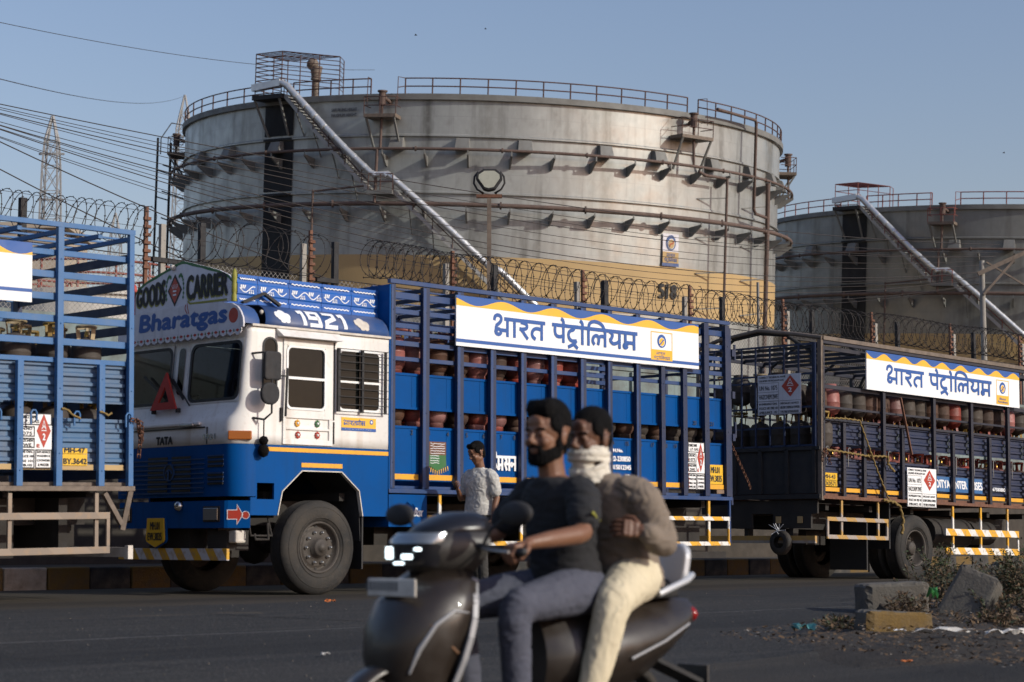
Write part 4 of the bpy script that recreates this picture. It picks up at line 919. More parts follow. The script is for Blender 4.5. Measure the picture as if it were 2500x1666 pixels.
def bp_sign(root, x0, x1, z0, z1, y, waves, tx, lth, emb, seamed=False):
    w = x1 - x0; h = z1 - z0; o = Vector((x0, y, z0)); fr = SIDE
    mb = MB(); mb.box(x0, x1, y, y + .02, z0, z1); b = mb.build('name_board', 'board_white', root)
    zy = h - .125
    wave = lambda a: h - .065 + .045 * cos(2 * pi * (a / w * waves + .13) + pi * .0)
    mb = MB(); n = 140; mt = mat4(o, *fr)
    v = []
    for i in range(n + 1): a = w * i / n; v += [mt @ Vector((a, zy, .0015)), mt @ Vector((a, max(zy, wave(a)), .0015))]
    mb.add(v, [(2 * i, 2 * i + 2, 2 * i + 3, 2 * i + 1) for i in range(n)]); mb.build('yellow_wave', 'sign_yellow', b)
    mb = MB(); v = []
    for i in range(n + 1): a = w * i / n; v += [mt @ Vector((a, max(zy, wave(a)), .0018)), mt @ Vector((a, h, .0018))]
    mb.add(v, [(2 * i, 2 * i + 2, 2 * i + 3, 2 * i + 1) for i in range(n)]); 
    if not seamed: poly(mb, [(0, .045), (w, .045), (w, .088), (0, .088)], fr, o, .0018)
    mb.build('blue_wave', 'sign_blue', b)
    mb = MB(); deva_xy(mb, BP, fr, (tx[0], y, z0 + tx[2]), tx[1] - tx[0], lth, sw=.215, off=.002); mb.build('lettering', 'sign_blue', b)
    ex0, ex1, ez0, ez1 = emb; ew = ex1 - ex0; eh = ez1 - ez0; eo = Vector((ex0, y, ez0)); zs = eh * .375
    mb = MB(); poly(mb, [(0, 0), (ew, 0), (ew, zs), (0, zs)], fr, eo, .003); ribbon(mb, [(.006, zs), (.006, eh), (ew - .006, eh), (ew - .006, zs)], .012, fr, eo, .003); mb.build('emblem_box', 'sign_yellow', b)
    cx, cy, r = ew * .5, eh * .69, eh * .24
    mb = MB(); disc(mb, (cx, cy), r, fr, eo, .004, ry=r)
    if not seamed:
        deva_xy(mb, BP[:4], fr, eo + Vector((ew * .24, 0, zs * .53)), ew * .42, zs * .22, .16, .0045); deva_xy(mb, BP[5:], fr, eo + Vector((ew * .12, 0, zs * .1)), ew * .76, zs * .24, .16, .0045)
    else: txt(mb, 'Bharat', fr, eo + Vector((ew * .25, 0, zs * .5)), ew * .5, zs * .25, .0045, .001); txt(mb, 'Petroleum', fr, eo + Vector((ew * .12, 0, zs * .16)), ew * .76, zs * .25, .0045, .001)
    mb.build('emblem_ring', 'sign_blue', b)
    mb = MB(); disc(mb, (cx, cy - r * .12), r * .66, fr, eo, .0062); mb.build('emblem_white', 'board_white', b)
    mb = MB(); disc(mb, (cx, cy - r * .12), r * .58, fr, eo, .0074); mb.build('emblem_centre', 'sign_yellow', b)
    mb = MB(); ribbon(mb, smooth([(cx - r * .5, cy - r * .52), (cx - r * .1, cy - r * .3), (cx + r * .05, cy + r * .0), (cx + r * .45, cy + r * .22)]), r * .2, fr, eo, .0086); mb.build('emblem_wave', 'sign_blue', b)
    return b
def guard(root, x0, x1, z0, z1, posts, m, bar=.055, ztop=1.2, y=.0, name='side_guard'):
    mb = MB()
    for z in (z0, z1): mb.box(x0, x1, y, y + .03, z - bar / 2, z + bar / 2)
    for p in posts: mb.box(p - .022, p + .022, y + .031, y + .06, z0 - bar / 2, ztop)
    mb.box(x1 - .04, x1, y + .001, y + .029, z0 + bar / 2, z1 - bar / 2)
    if x0 > 5.9 or m != 'stripe_x': mb.box(x0, x0 + .04, y + .001, y + .029, z0 + bar / 2, z1 - bar / 2)
    return mb.build(name, m, root, bevel=.003)

# ---------------------------------------------------------------- the middle truck (blue and white cab)
T1 = empty('cargo_truck', WO, AX, label='truck with white and blue cab and painted roof boards, carrying gas cylinders, in the middle', cat='truck')
def cab(root):
    W = 2.4
    xf = lambda z: [(1.0, -1.17), (1.66, -1.20), (1.93, -1.19), (2.0, -1.13), (2.14, -1.09), (2.84, -1.03), (2.98, -1.02), (3.1, -1.02)]
    def XF(z):
        t = xf(z)
        for a, b in zip(t, t[1:]):
            if a[0] <= z <= b[0]: return a[1] + (b[1] - a[1]) * (z - a[0]) / (b[0] - a[0])
        return t[-1][1]
    stops = [.17, .20, 1.02, 1.11, 1.29, 1.38, 2.20, 2.23]
    def outline(z):
        f = XF(z); ry = .20 if z < 1.9 else max(.07, .20 - (z - 1.9) * .55); x0_ = -.90 if z < 1.9 else min(-.90, max(-.965, -.90 - (z - 1.9) * .28)); p = [(1.03, 0, z), (.3, 0, z), (x0_, 0, z)]
        n = 6; rx = x0_ - f; stops[0] = ry; stops[1] = ry + .012; stops[6] = W - ry - .012; stops[7] = W - ry
        p += [(x0_ - rx * sin(R_(90 * i / n)), ry * (1 - cos(R_(90 * i / n))), z) for i in range(1, n)]
        k0 = len(p); p += [(f, y, z) for y in stops]
        p += [(x, W - y, z) for x, y, z in p[:k0][::-1]]
        return p, k0
    zs = [1.665, 1.78, 1.90, 1.96, 2.02, 2.10, 2.15, 2.3, 2.5, 2.7, 2.82, 2.90, 2.98]
    secs = []
    for z in zs: p, k0 = outline(z); secs.append(p)
    skip = lambda i, k: 2.149 < zs[i] < 2.81 and k in (k0 + 1, k0 + 5)
    mb = MB(); mb.loft(secs, skip=skip, sm=True); b = mb.build('cab_shell', 'cab_white', root, norm=False); q_ = b.modifiers.new('sol', 'SOLIDIFY'); q_.thickness = .015; q_.offset = 1
    sh = b
    mb = MB(); mb.box(.98, 1.03, .01, 2.39, 1.1, 3.0); mb.build('cab_back', 'roof_blue', root)
    # blue nose
    zb = [1.09, 1.2, 1.35, 1.5, 1.663]
    mb = MB(); mb.loft([outline(z)[0][2:-2] for z in zb], sm=True); nose = mb.build('nose_panel', 'truck_blue', root, norm=False)
    F = lambda a, b_, h: (a, h, b_)
    # side skirts with the wheel arch cut out and the step hole
    for y0 in (0, 2.36):
        mb = MB(); ya, yb = y0 + .0, y0 + .03
        mb.prism([(-.65, .885), (-.60, .885), (-.54, 1.15), (-.26, 1.385), (.32, 1.385), (.585, 1.175), (.64, .885), (1.03, .885), (1.03, 1.663), (-.65, 1.663)], F, ya, yb)
        mb.box(-.905, -.89, ya, yb, .885, 1.663); mb.box(-.975, -.9052, ya, yb, .885, 1.08); mb.box(-.8898, -.6502, ya, yb, 1.24, 1.663); mb.box(-.8898, -.6502, ya, yb, .885, 1.06)
        mb.build('side_skirt', 'truck_blue', root)
        mb = MB(); pts = [(-.60, .885), (-.54, 1.15), (-.26, 1.385), (.32, 1.385), (.585, 1.175), (.64, .885)]
        for a, c in zip(pts, pts[1:]): mb.bar((a[0], y0 + .015, a[1]), (c[0], y0 + .015, c[1]), .05, .012)
        mb.build('arch_lip', 'dirty_white', root)
    mb = MB(); mb.box(-.92, -.62, .04, .35, .9, 1.04); mb.box(-.92, -.905, .04, .4, 1.04, 1.3); mb.box(-.9, -.64, .35, .36, 1.03, 1.3); mb.build('step_recess', 'soft_black', root)
    mb = MB()
    ap = [(-.62, .86), (-.56, 1.17), (-.27, 1.42), (.33, 1.42), (.62, 1.19), (.66, .6)]
    for y0, y1 in ((.05, .75), (1.65, 2.35)): mb.loft([[(a, y0, z) for a, z in ap], [(a, y1, z) for a, z in ap]], sm=False)
    mb.build('wheel_housing', 'soft_black', root, solid=.01)
    mb = MB(); mb.box(.66, .68, .03, .6, .28, .9); mb.build('mud_flap', 'rubber', root)
    # interior
    mb = MB(); mb.box(-1.0, .95, .05, 2.35, 1.5, 1.62); mb.box(-.95, -.55, .2, 2.2, 1.62, 2.12); mb.box(.0, .5, .3, 1.0, 1.62, 2.0); mb.box(.35, .5, .3, 1.0, 2.0, 2.6); mb.box(.0, .5, 1.4, 2.1, 1.62, 2.0); mb.box(.35, .5, 1.4, 2.1, 2.0, 2.6); mb.build('cab_interior', 'interior', root)
    mb = MB(); mb.lathe([(.19, -.012), (.20, 0), (.19, .012), (.18, 0), (.19, -.012)], 24, (0, 0, 0), 'z'); mb.xf(Matrix.Translation((-.62, 1.75, 2.22)) @ Matrix.Rotation(R_(-28), 4, 'Y')); mb.build('steering_wheel', 'soft_black', root)
    # windscreen: two panes in rubber, slit between
    fr = (Vector((0, -1, 0)), Vector((.087, 0, 1)).normalized(), Vector((-1, 0, .087)).normalized())
    for ya, yb in ((.068, 1.035), (1.365, 2.332)):
        o = Vector((-1.0935, 0, 2.135)); hh = .70
        inner = rrect(-yb + .03, -ya - .03, .035, hh - .035, .10); outer = squareup(inner, -yb, -ya, 0, hh)
        mb = MB(); ringfill(mb, outer, inner, fr, o, .008); mb.build('window_surround', 'cab_white', root)
        mb = MB(); ringfill(mb, [((a + (yb + ya) / 2) * 1.05 - (yb + ya) / 2, (c - hh / 2) * 1.06 + hh / 2) for a, c in inner], [((a + (yb + ya) / 2) * .97 - (yb + ya) / 2, (c - hh / 2) * .96 + hh / 2) for a, c in inner], fr, o, .014)
        ws = mb.build('windscreen_rubber', 'rubber', root, solid=.01)
        mb = MB(); poly(mb, inner, fr, o, .004); mb.build('windscreen', 'windscreen', root, norm=False)
    mb = MB(); poly(mb, rrect(-1.26, -1.14, .12, .66, .055), fr, (-1.0935, 0, 2.135), .006); mb.build('centre_slit', 'glass_dark', root)
    for y0, y1 in ((1.25, 1.75), (.95, 1.28)):
        mb = MB(); mb.tube([(-1.12, y0, 2.12), (-1.115, (y0 + y1) / 2, 2.28), (-1.11, y1, 2.44)], .009, 5); mb.bar((-1.12, y0 + .12, 2.2), (-1.115, y1 + .1, 2.5), .012, .03); mb.build('wiper', 'rubber', root)
    mb = MB(); A_, B_, C_ = Vector((-1.10, 1.62, 2.09)), Vector((-1.10, 1.12, 2.09)), Vector((-1.06, 1.37, 2.52))
    def tri(k, x): c = (A_ + B_ + C_) / 3; return [c + (p - c) * k + Vector((x, 0, 0)) for p in (A_, B_, C_)]
    o1, i1 = tri(1, -.09), tri(.42, -.09); o2, i2 = tri(1, -.065), tri(.42, -.065); mb.add(o1 + i1 + o2 + i2, [(k, (k + 1) % 3, 3 + (k + 1) % 3, 3 + k) for k in range(3)] + [(6 + k, 6 + (k + 1) % 3, 9 + (k + 1) % 3, 9 + k) for k in range(3)] + [(k, (k + 1) % 3, 6 + (k + 1) % 3, 6 + k) for k in range(3)] + [(3 + k, 3 + (k + 1) % 3, 9 + (k + 1) % 3, 9 + k) for k in range(3)])
    wt_ = mb.build('warning_triangle', 'ink_red'); wt_.location = root.location; wt_.rotation_euler = root.rotation_euler; tag(wt_, 'red warning triangle propped against the windscreen of the middle truck', 'warning triangle')
    mb = MB(); mb.box(-1.17, -1.12, 1.12, 1.15, 2.05, 2.10); mb.box(-1.17, -1.12, 1.59, 1.62, 2.05, 2.10); mb.build('triangle_foot', 'soft_black', wt_)
    # bonnet line, badges
    mb = MB(); mb.box(-1.206, -1.190, .55, 1.95, 1.852, 1.866); mb.box(-1.206, -1.19, .50, .512, 1.67, 1.86); mb.build('bonnet_gap', 'black', root)
    mb = MB(); mb.box(-1.235, -1.19, .62, 1.9, 1.885, 1.925); mb.build('bonnet_ridge', 'cab_white', root, bevel=.012)
    mb = MB(); mb.box(-1.26, -1.20, .70, .95, 1.872, 1.905); mb.build('bonnet_handle', 'steel', root, bevel=.008)
    mb = MB(); txt(mb, 'TATA', FRONT, (-1.198, 1.46, 1.69), .31, .085, .006, .009); mb.build('maker_badge', 'ink_black', root)
    mb = MB(); txt(mb, '1921', FRONT, (-1.198, .56, 1.72), .21, .06, .008, .004); mb.build('model_badge', 'chrome', root)
    # grille
    mb = MB()
    for k in range(8):
        z = 1.13 + k * .053; mb.box(-1.206, -1.196, .55, 2.15, z, z + .014)
    for k in range(7):
        z = 1.22 + k * .048
        if k != 3: mb.box(-1.202, -1.192, .20, .50, z + .026, z + .038)
    gr = mb.build('grille', 'grille_blue', root)
    mb = MB()
    for k in range(8):
        z = 1.148 + k * .053; mb.box(-1.2025, -1.197, 1.24, 1.62, z, z + .027); mb.box(-1.2025, -1.197, .80, 1.16, z, z + .027)
    for k in range(7):
        z = 1.22 + k * .048
        if k != 3: mb.box(-1.199, -1.190, .21, .49, z, z + .022)
    mb.build('grille_slot', 'black', gr)
    mb = MB(); disc(mb, (0, 0), .1, FRONT, (-1.215, 1.2, 1.37), 0, r0=.085); ribbon(mb, arc(0, -.06, .07, .09, 150, 30, 8), .016, FRONT, (-1.215, 1.2, 1.37), .0005); ribbon(mb, [(0, .03), (0, -.085)], .014, FRONT, (-1.215, 1.2, 1.37), .001); mb.build('maker_emblem', 'grille_blue', root, solid=.012)
    mb = MB(); disc(mb, (0, 0), .086, FRONT, (-1.209, 1.2, 1.37), 0); mb.build('emblem_back', 'black', root)
    # bumper
    mb = MB(); P = [(-.975, 0), (-1.15, .17), (-1.17, .2), (-1.17, 2.2), (-1.15, 2.23), (-.975, 2.4)]
    mb.loft([[(x, y, z) for x, y in P] for z in (.745, .76, 1.02, 1.035)], sm=False); mb.loft([[(x, y, 1.035) for x, y in P], [(x + .1, min(2.3, max(.1, y)), 1.035) for x, y in P]], sm=False); bu = mb.build('bumper', 'truck_blue', root, norm=False, solid=.01)
    mb = MB(); mb.box(-1.19, -1.165, .27, .58, .81, .985); mb.box(-1.19, -1.165, 1.95, 2.2, .81, .985); mb.build('headlamp_surround', 'soft_black', root, bevel=.01)
    for y in (.295, 1.975):
        mb = MB(); mb.box(-1.205, -1.191, y, y + .26, .83, .965); mb.build('headlamp', 'lamp_glass', root, bevel=.012)
    mb = MB(); mb.ball((-1.20, 1.0, .99), .062, 12); mb.build('horn', 'chrome', root)
    mb = MB(); dfr = (Vector((.175, -.17, 0)).normalized(), Vector((0, 0, 1)), Vector((-.17, -.175, 0)).normalized())
    ao = Vector((-1.155, .165, .89)); arw = [(-.005, -.05), (.1, -.05), (.1, -.11), (.165, 0), (.1, .11), (.1, .05), (-.005, .05)]
    mb = MB(); poly(mb, [(a * 1.0, b_ * 1.0) for a, b_ in arw], dfr, ao, .006); disc(mb, (.195, -.005), .038, dfr, ao, .0062); mb.build('arrow_mark', 'red', bu)
    mb = MB(); ribbon(mb, arw, .007, dfr, ao, .0075, closed=True); disc(mb, (.195, -.005), .043, dfr, ao, .0078, r0=.038); mb.build('arrow_outline', 'ink_white', bu)
    mb = MB()
    for y, w_ in ((1.95, .28), (1.15, .22), (.82, .14)):
        for k in range(5): disc(mb, (-(y - w_ * k / 5), .88 + .02 * ((k * 7) % 3 - 1)), .022, FRONT, (-1.171, 0, 0), .003, ry=.04, r0=.013)
    mb.build('scroll_paint', 'ink_faint', bu)
    # number plate shield
    F2 = lambda a, b_, h: (h, a, b_)
    mb = MB(); sh_ = [(1.28, .86), (1.60, .86), (1.62, .62), (1.60, .59), (1.44, .53), (1.28, .59), (1.26, .62)]; mb.prism(sh_, F2, -1.215, -1.2); pl = mb.build('number_plate', 'plate_yellow', root, bevel=.003)
    mb = MB(); mb.prism([(1.44 + (a - 1.44) * 1.1, .71 + (b_ - .71) * 1.08) for a, b_ in sh_], F2, -1.199, -1.175); mb.build('plate_holder', 'truck_blue', pl)
    mb = MB(); txt(mb, 'MH.01', FRONT, (-1.216, 1.53, .73), .18, .085, .002, .004); txt(mb, 'EW.3835', FRONT, (-1.216, 1.575, .61), .27, .085, .002, .004); mb.build('plate_text', 'ink_black', pl)
    mb = MB(); mb.box(-1.16, -1.12, .17, 2.24, .39, .52); mb.build('underrun_bar', 'stripe_y', root, bevel=.006)
    mb = MB(); mb.box(-1.1, -.8, .25, .6, .5, .72); mb.box(-1.0, -.7, .55, .6, .42, 1.1); mb.box(-1.0, -.7, 1.8, 1.85, .42, 1.1); mb.box(-1.05, -.6, 1.0, 1.45, .5, 1.05); mb.tube([(-.9, .02, .68), (-.9, .0, .62), (-.72, .0, .62), (-.72, .02, .8)], .016, 6); mb.tube([(-.95, .08, .88), (-.95, .02, .66), (-.66, .02, .66), (-.66, .1, .88)], .014, 6); mb.build('front_frame', 'chassis', root)
    mb = MB(); mb.box(-1.09, -.95, .10, .24, .58, .72); mb.build('hanging_bracket', 'dirty_white', root, bevel=.02)
    # corner indicator
    mb = MB(); mb.box(-.13, .13, -.03, .03, -.05, .05); mb.xf(Matrix.Translation((-1.09, .055, 1.755)) @ Matrix.Rotation(R_(-38), 4, 'Z')); mb.build('indicator_lamp', 'amber', root, bevel=.012)
    # side: door, windows
    mb = MB()
    for (a, c, d, e) in ((-.55, .17, 2.79, 2.86), (-.55, -.50, 1.97, 2.79), (.05, .17, 1.97, 2.79), (-.4999, .0499, 2.775, 2.7899), (-.4999, .0499, 1.97, 2.075), (-.55, .17, 1.675, 1.735), (-.55, -.505, 1.735, 1.97), (.115, .17, 1.735, 1.97), (-.5048, .1148, 1.84, 1.865)): mb.box(a, c, -.020, -.002, d, e)
    dr = mb.build('door', 'cab_white', root, bevel=.004)
    mb = MB(); w0 = rrect(-.515, .06, 2.065, 2.785, .07); w1 = rrect(-.49, .035, 2.09, 2.76, .055); ringfill(mb, w0, w1, SIDE, (0, -.02, 0), .010); mb.box(-.49, .035, -.034, -.024, 2.405, 2.435); mb.build('window_frame', 'white', dr, solid=.008)
    mb = MB(); poly(mb, w1, SIDE, (0, -.006, 0), 0); mb.build('window_glass', 'glass_dark', dr)
    for (fx, fz), fm in zip(((-.34, 1.915), (-.05, 1.92), (-.33, 1.785), (-.05, 1.79)), ('yellow', 'green', 'red', 'red')):
        mb = MB()
        for k in range(8): a = 2 * pi * k / 8; mb.ball((fx + .026 * cos(a), -.012, fz + .03 * sin(a)), .013, 8, (1, .6, 1))
        fl_ = mb.build('flower_boss', fm, dr); mb = MB(); mb.ball((fx, -.018, fz), .016, 8); mb.build('flower_centre', 'white', fl_)
    mb = MB(); mb.box(.175, .205, -.004, -.001, 1.97, 2.86); mb.build('door_gap', 'soft_black', root)
    mb = MB(); mb.box(.178, .195, -.02, -.001, 1.7, 1.95); mb.box(-.585, -.56, -.03, -.001, 1.93, 2.08); mb.bar((-.55, -.06, 1.98), (-.53, -.06, 2.52), .02); mb.bar((-.62, -.05, 2.43), (-.53, -.06, 2.43), .014); mb.build('door_handle', 'soft_black', dr)
    mb = MB(); mb.hull8([(-.63, -.12, 2.87), (.24, -.12, 2.87), (.24, -.004, 2.87), (-.63, -.004, 2.87), (-.66, -.02, 2.96), (.26, -.02, 2.96), (.26, -.004, 2.96), (-.66, -.004, 2.96)]); mb.build('door_awning', 'cab_white', root, bevel=.004)
    mb = MB(); w0 = rrect(.255, .90, 2.085, 2.80, .07); w1 = rrect(.28, .875, 2.11, 2.775, .055); ringfill(mb, w0, w1, SIDE, (0, 0, 0), .010); mb.box(.28, .875, -.014, -.004, 2.41, 2.435); wf = mb.build('rear_window_frame', 'white', root, solid=.006)
    mb = MB(); poly(mb, w1, SIDE, (0, 0, 0), .003); mb.build('rear_window', 'glass_dark', wf)
    mb = MB()
    mb.box(.21, .245, -.06, -.03, 2.07, 2.80); mb.box(.93, .955, -.06, -.03, 2.07, 2.80); mb.box(.57, .60, -.06, -.03, 2.07, 2.80)
    for z in (2.075, 2.16, 2.25, 2.34, 2.47, 2.56, 2.65, 2.73, 2.795): mb.box(.2, .97, -.07, -.061, z - .004, z + .004)
    mb.build('window_grille', 'soft_black', wf)
    mb = MB(); ov = rrect(-.84, -.63, 2.12, 2.86, .10, 6); ov1 = rrect(-.82, -.65, 2.14, 2.84, .085, 6); ringfill(mb, ov, ov1, SIDE, (0, 0, 0), .012); qf_ = mb.build('quarter_window_rubber', 'rubber', root, solid=.008)
    mb = MB(); poly(mb, ov1, SIDE, (0, 0, 0), .004); mb.build('quarter_window', 'glass_dark', qf_)
    mb = MB(); mb.tube([(-.98, -.0, 2.66), (-.9, -.16, 2.67), (-.84, -.18, 2.62), (-.84, -.18, 2.0), (-.88, -.10, 1.93), (-.96, .0, 1.95)], .013, 6); ma = mb.build('mirror_arm', 'soft_black', root)
    for pts in (rrect(-.95, -.72, 2.36, 2.68, .04), rrect(-.99, -.74, 2.09, 2.335, .11)):
        mb = MB(); mb.prism(pts, F, -.2, -.15); mb.build('mirror', 'soft_black', ma, bevel=.02)
    mb = MB(); mb.tube([(-.86, -.07, 1.93), (-.86, -.07, 1.72)], .008, 5); mb.ball((-.86, -.07, 1.70), .055, 8); mb.ball((-.86, -.07, 1.59), .065, 8, (1, 1, 1.2)); mb.build('hanging_tassel', 'hair', root)
    # livery strips, sticker
    for a, c, d, e in ((-.83, 1.03, 1.592, 1.638), (-.27, .33, 1.425, 1.475)):
        mb = MB(); mb.box(a, c, -.006, -.001, d, e); mb.build('reflector_strip', 'yellow', root)
    mb = MB(); mb.box(.31, .835, -.004, -.001, 1.865, 2.015); stk = mb.build('gas_sticker', 'sign_yellow', root)
    mb = MB(); poly(mb, [(0, 0), (.525, 0), (.525, .035), (0, .035)], SIDE, (.31, -.005, 1.862), .001); deva_xy(mb, ['bha', 'aa', 'ra', 'ta', 'ga', 'ee', 'sa'], SIDE, (.34, -.005, 1.925), .33, .05, .2, .001); disc(mb, (.455, .11), .028, SIDE, (.31, -.005, 1.862), .001); mb.build('sticker_text', 'sign_blue', stk)
    mb = MB(); txt(mb, '- - - -,  - - - -  - - -', SIDE, (.36, -.006, 1.875), .4, .008, .002, .001); disc(mb, (.455, .11), .014, SIDE, (.31, -.005, 1.862), .003); mb.build('sticker_detail', 'ink_white', stk)
    # gutter and roof
    mb = MB(); mb.box(-1.0, 1.04, -.03, -.001, 2.965, 2.99); mb.build('rain_gutter', 'dirty_white', root)
    yz = [(-.01, 2.99), (.0, 3.05), (.04, 3.12), (.10, 3.18), (.2, 3.225), (.4, 3.245), (1.2, 3.27)]; yz = yz + [(2.4 - a, b_) for a, b_ in yz[:-1][::-1]]
    def rsec(x, k, dx=0): return [(x + dx * (z - 2.99), y, 2.99 + (z - 2.99) * k) for y, z in yz]
    mb = MB(); mb.loft([rsec(-.82, 1, .32), rsec(-.3, 1.0), rsec(.4, 1.0), rsec(1.02, 1.0)], sm=True); mb.build('roof', 'roof_blue', root, norm=False, solid=.01)
    mb = MB(); mb.loft([[(-.86, 1.2 + (y - 1.2) * .97, 2.985 + (z - 2.985) * .95) for y, z in yz], [(-1.0, y, z) for y, z in yz], [(-1.09, y, z) for y, z in yz]], sm=True)
    mb.add([(-1.09, y, z) for y, z in yz], [tuple(range(len(yz)))]); mb.build('visor_hood', 'roof_blue', root, norm=False)
    mb = MB(); mb.prism([(a, b_ + (.008 if .3 < a < 2.1 else 0)) for a, b_ in yz] + [(2.405, 2.945), (-.005, 2.945)], F2, -1.115, -1.092); vi = mb.build('visor_panel', 'visor_white', root, bevel=.004)
    warp = lambda y0, amp: (lambda x, y: (x, y + amp * (1 - ((x + y0 - 1.2) / 1.2) ** 2)))
    mb = MB(); txt(mb, 'Bharatgas', FRONT, (-1.1155, 1.97, 2.965), 1.66, .25, .001, .018, warp=lambda x, y: (x, y * (1 + .0 * x)), slant=.12); mb.build('visor_lettering', 'ink_blue', vi)
    mb = MB(); disc(mb, (0, 0), .085, FRONT, (-1.1155, .17, 3.085), .001); mb.build('visor_disc', 'red', vi)
    mb = MB(); ribbon(mb, smooth([(.0, .0), (-.05, .06), (-.03, .11)]), .012, FRONT, (-1.1155, 1.03, 3.17), .002); ribbon(mb, smooth([(.03, .0), (.0, .07), (.0, .12)]), .01, FRONT, (-1.1155, 1.03, 3.17), .0025); mb.build('flame_mark', 'ink_red', vi)
    mb = MB(); n = 18; pts = [(0, 0)]
    for k in range(n): w_ = 2.36 / n; pts += [(k * w_ + w_ * .15, -.065), (k * w_ + w_ * .5, -.085), (k * w_ + w_ * .85, -.065), (k * w_ + w_, -.045)]
    pts += [(2.36, 0)]; mb.prism([(2.38 - a, 2.945 + b_) for a, b_ in pts], F2, -1.12, -1.108); sc = mb.build('scalloped_valance', 'visor_white', root)
    for cm, ph in (('ink_red', 0), ('green', 1)):
        mb = MB()
        for k in range(n): c = 2.38 - (k + (.5 if ph == 0 else 1.0)) * 2.36 / n; poly(mb, [(-c - .035 * (1 - ph * .6), -.03), (-c, -.012), (-c + .035 * (1 - ph * .6), -.03), (-c, -.05)], FRONT, (-1.121, 0, 2.945), .001)
        mb.build('valance_leaf', cm, sc)
    # crown board
    top = [(.27, 3.50), (.33, 3.56), (.5, 3.625), (.7, 3.68), (.85, 3.715), (1.0, 3.755), (1.13, 3.785), (1.2, 3.80)]; top = top + [(2.4 - a, b_) for a, b_ in top[:-1][::-1]]; bot = [(2.13, 3.255), (1.2, 3.285), (.27, 3.255)]
    mb = MB(); mb.prism(top + bot, F2, -1.07, -1.045); cr = mb.build('crown_board', 'visor_white', root, bevel=.003)
    mb = MB(); e = [Vector((-1.072, a, b_)) for a, b_ in top]
    n = len(top)
    low = [Vector((-1.072, a, b_ - .028 - .010 * (i % 2))) for i, (a, b_) in enumerate(top)]; mb.add(e + low, [(i, i + 1, n + i + 1, n + i) for i in range(n - 1)]); mb.build('crown_border', 'green', cr)
    for m_, dx, dz, of, bd in (('olive', -.012, -.018, .001, .012), ('ink_black', 0, 0, .0035, .014)):
        mb = MB(); txt(mb, 'CARRIER', FRONT, (-1.071, 1.10 - dx, 3.335 + dz), .76, .245, of, bd, warp=lambda x, y: (x, y * (1.10 - .12 * x / .76) + .01)); txt(mb, 'GOODS', FRONT, (-1.071, 2.09 - dx, 3.335 + dz), .56, .23, of, bd, warp=lambda x, y: (x, y * (.85 + .35 * x / .56))); mb.build('crown_lettering', m_, cr)
    o = (-1.071, 1.34, 3.47); mb = MB(); poly(mb, [(0, -.19), (.14, 0), (0, .19), (-.14, 0)], FRONT, o, .001); mb.build('diamond_border', 'ink_black', cr)
    mb = MB(); poly(mb, [(0, -.15), (.11, 0), (0, .15), (-.11, 0)], FRONT, o, .0022); mb.build('diamond', 'red', cr)
    mb = MB(); txt(mb, '=', FRONT, (o[0], o[1] + .03, o[2] - .06), .06, .06, .0035, .002)
    for k in range(5): ribbon(mb, [(-.04 + .02 * k, .02), (-.06 + .03 * k, .07)], .006, FRONT, o, .0036 + k * .0002)
    mb.build('diamond_mark', 'ink_white', cr)
    mb = MB()
    for sg in (-1, 1):
        for k in range(9): a = R_(35 + k * 14 - 60) ; cx, cz = sg * (.10 + .07 * cos(a * 1.2)), .17 * sin(a * 1.3); poly(mb, [(cx - .016, cz), (cx, cz + .028), (cx + .016, cz), (cx, cz - .028)], FRONT, o, .0012 + k * .0001)
    mb.build('leaf_spray', 'green', cr)
    mb = MB(); ribbon(mb, [(.0, .035), (.05, .0), (.74, -.01)], .026, FRONT, (-1.071, 1.09, 3.29), .0012); mb.build('underline', 'olive', cr)
    mb = MB(); mb.lathe([(.001, 3.62), (.02, 3.60), (.03, 3.55), (.034, 3.50), (.024, 3.46), (.03, 3.44), (.03, 3.36), (.022, 3.34), (.032, 3.32), (.032, 3.25)], 12, (-1.06, .235, 0)); mb.build('finial', 'olive', root)
    mb = MB(); mb.lathe([(.001, 3.62), (.02, 3.60), (.03, 3.55), (.034, 3.50), (.024, 3.46), (.03, 3.44), (.03, 3.25)], 12, (-1.06, 2.165, 0)); mb.build('finial', 'red', root)
    mb = MB(); mb.ball((-1.09, 1.36, 3.735), .035, 10); mb.ball((-.78, .10, 3.14), .03, 8); mb.ball((-.62, .25, 3.26), .03, 8); mb.build('marker_lamp', 'dirty_white', root)
    # decorated roof parapet
    xs = [-1.045, -.76, -.31, .17, .62, 1.035]
    for a, c in zip(xs, xs[1:]):
        mb = MB(); zz = [(3.235, 0), (3.27, .0), (3.285, .012), (3.33, .012), (3.345, 0), (3.45, 0), (3.465, .012), (3.51, .012), (3.525, 0), (3.555, 0)]
        mb.loft([[(a + .004, .205 + d, z) for z, d in zz], [(c - .004, .205 + d, z) for z, d in zz]], sm=False); pn = mb.build('roof_panel', 'deco_blue', root, solid=.008, norm=False)
        mb = MB(); w_ = c - a; fo = (a, .196, 3.235)
        for zz_, wd2 in ((.275, .012), (.045, .012)):
            ribbon(mb, [(.03 + (w_ - .07) * i / 40, zz_ + .005 * sin(i * 1.1)) for i in range(41)], wd2, SIDE, fo, .001)
        per = .24; n_ = int(w_ / .02); ribbon(mb, [(.03 + (w_ - .07) * i / 40, .16 + .034 * cos(2 * pi * (w_ - .07) * i / 40 / per + 1.2)) for i in range(41)], .011, SIDE, fo, .002)
        nn_ = max(1, int(w_ / (per / 2)))
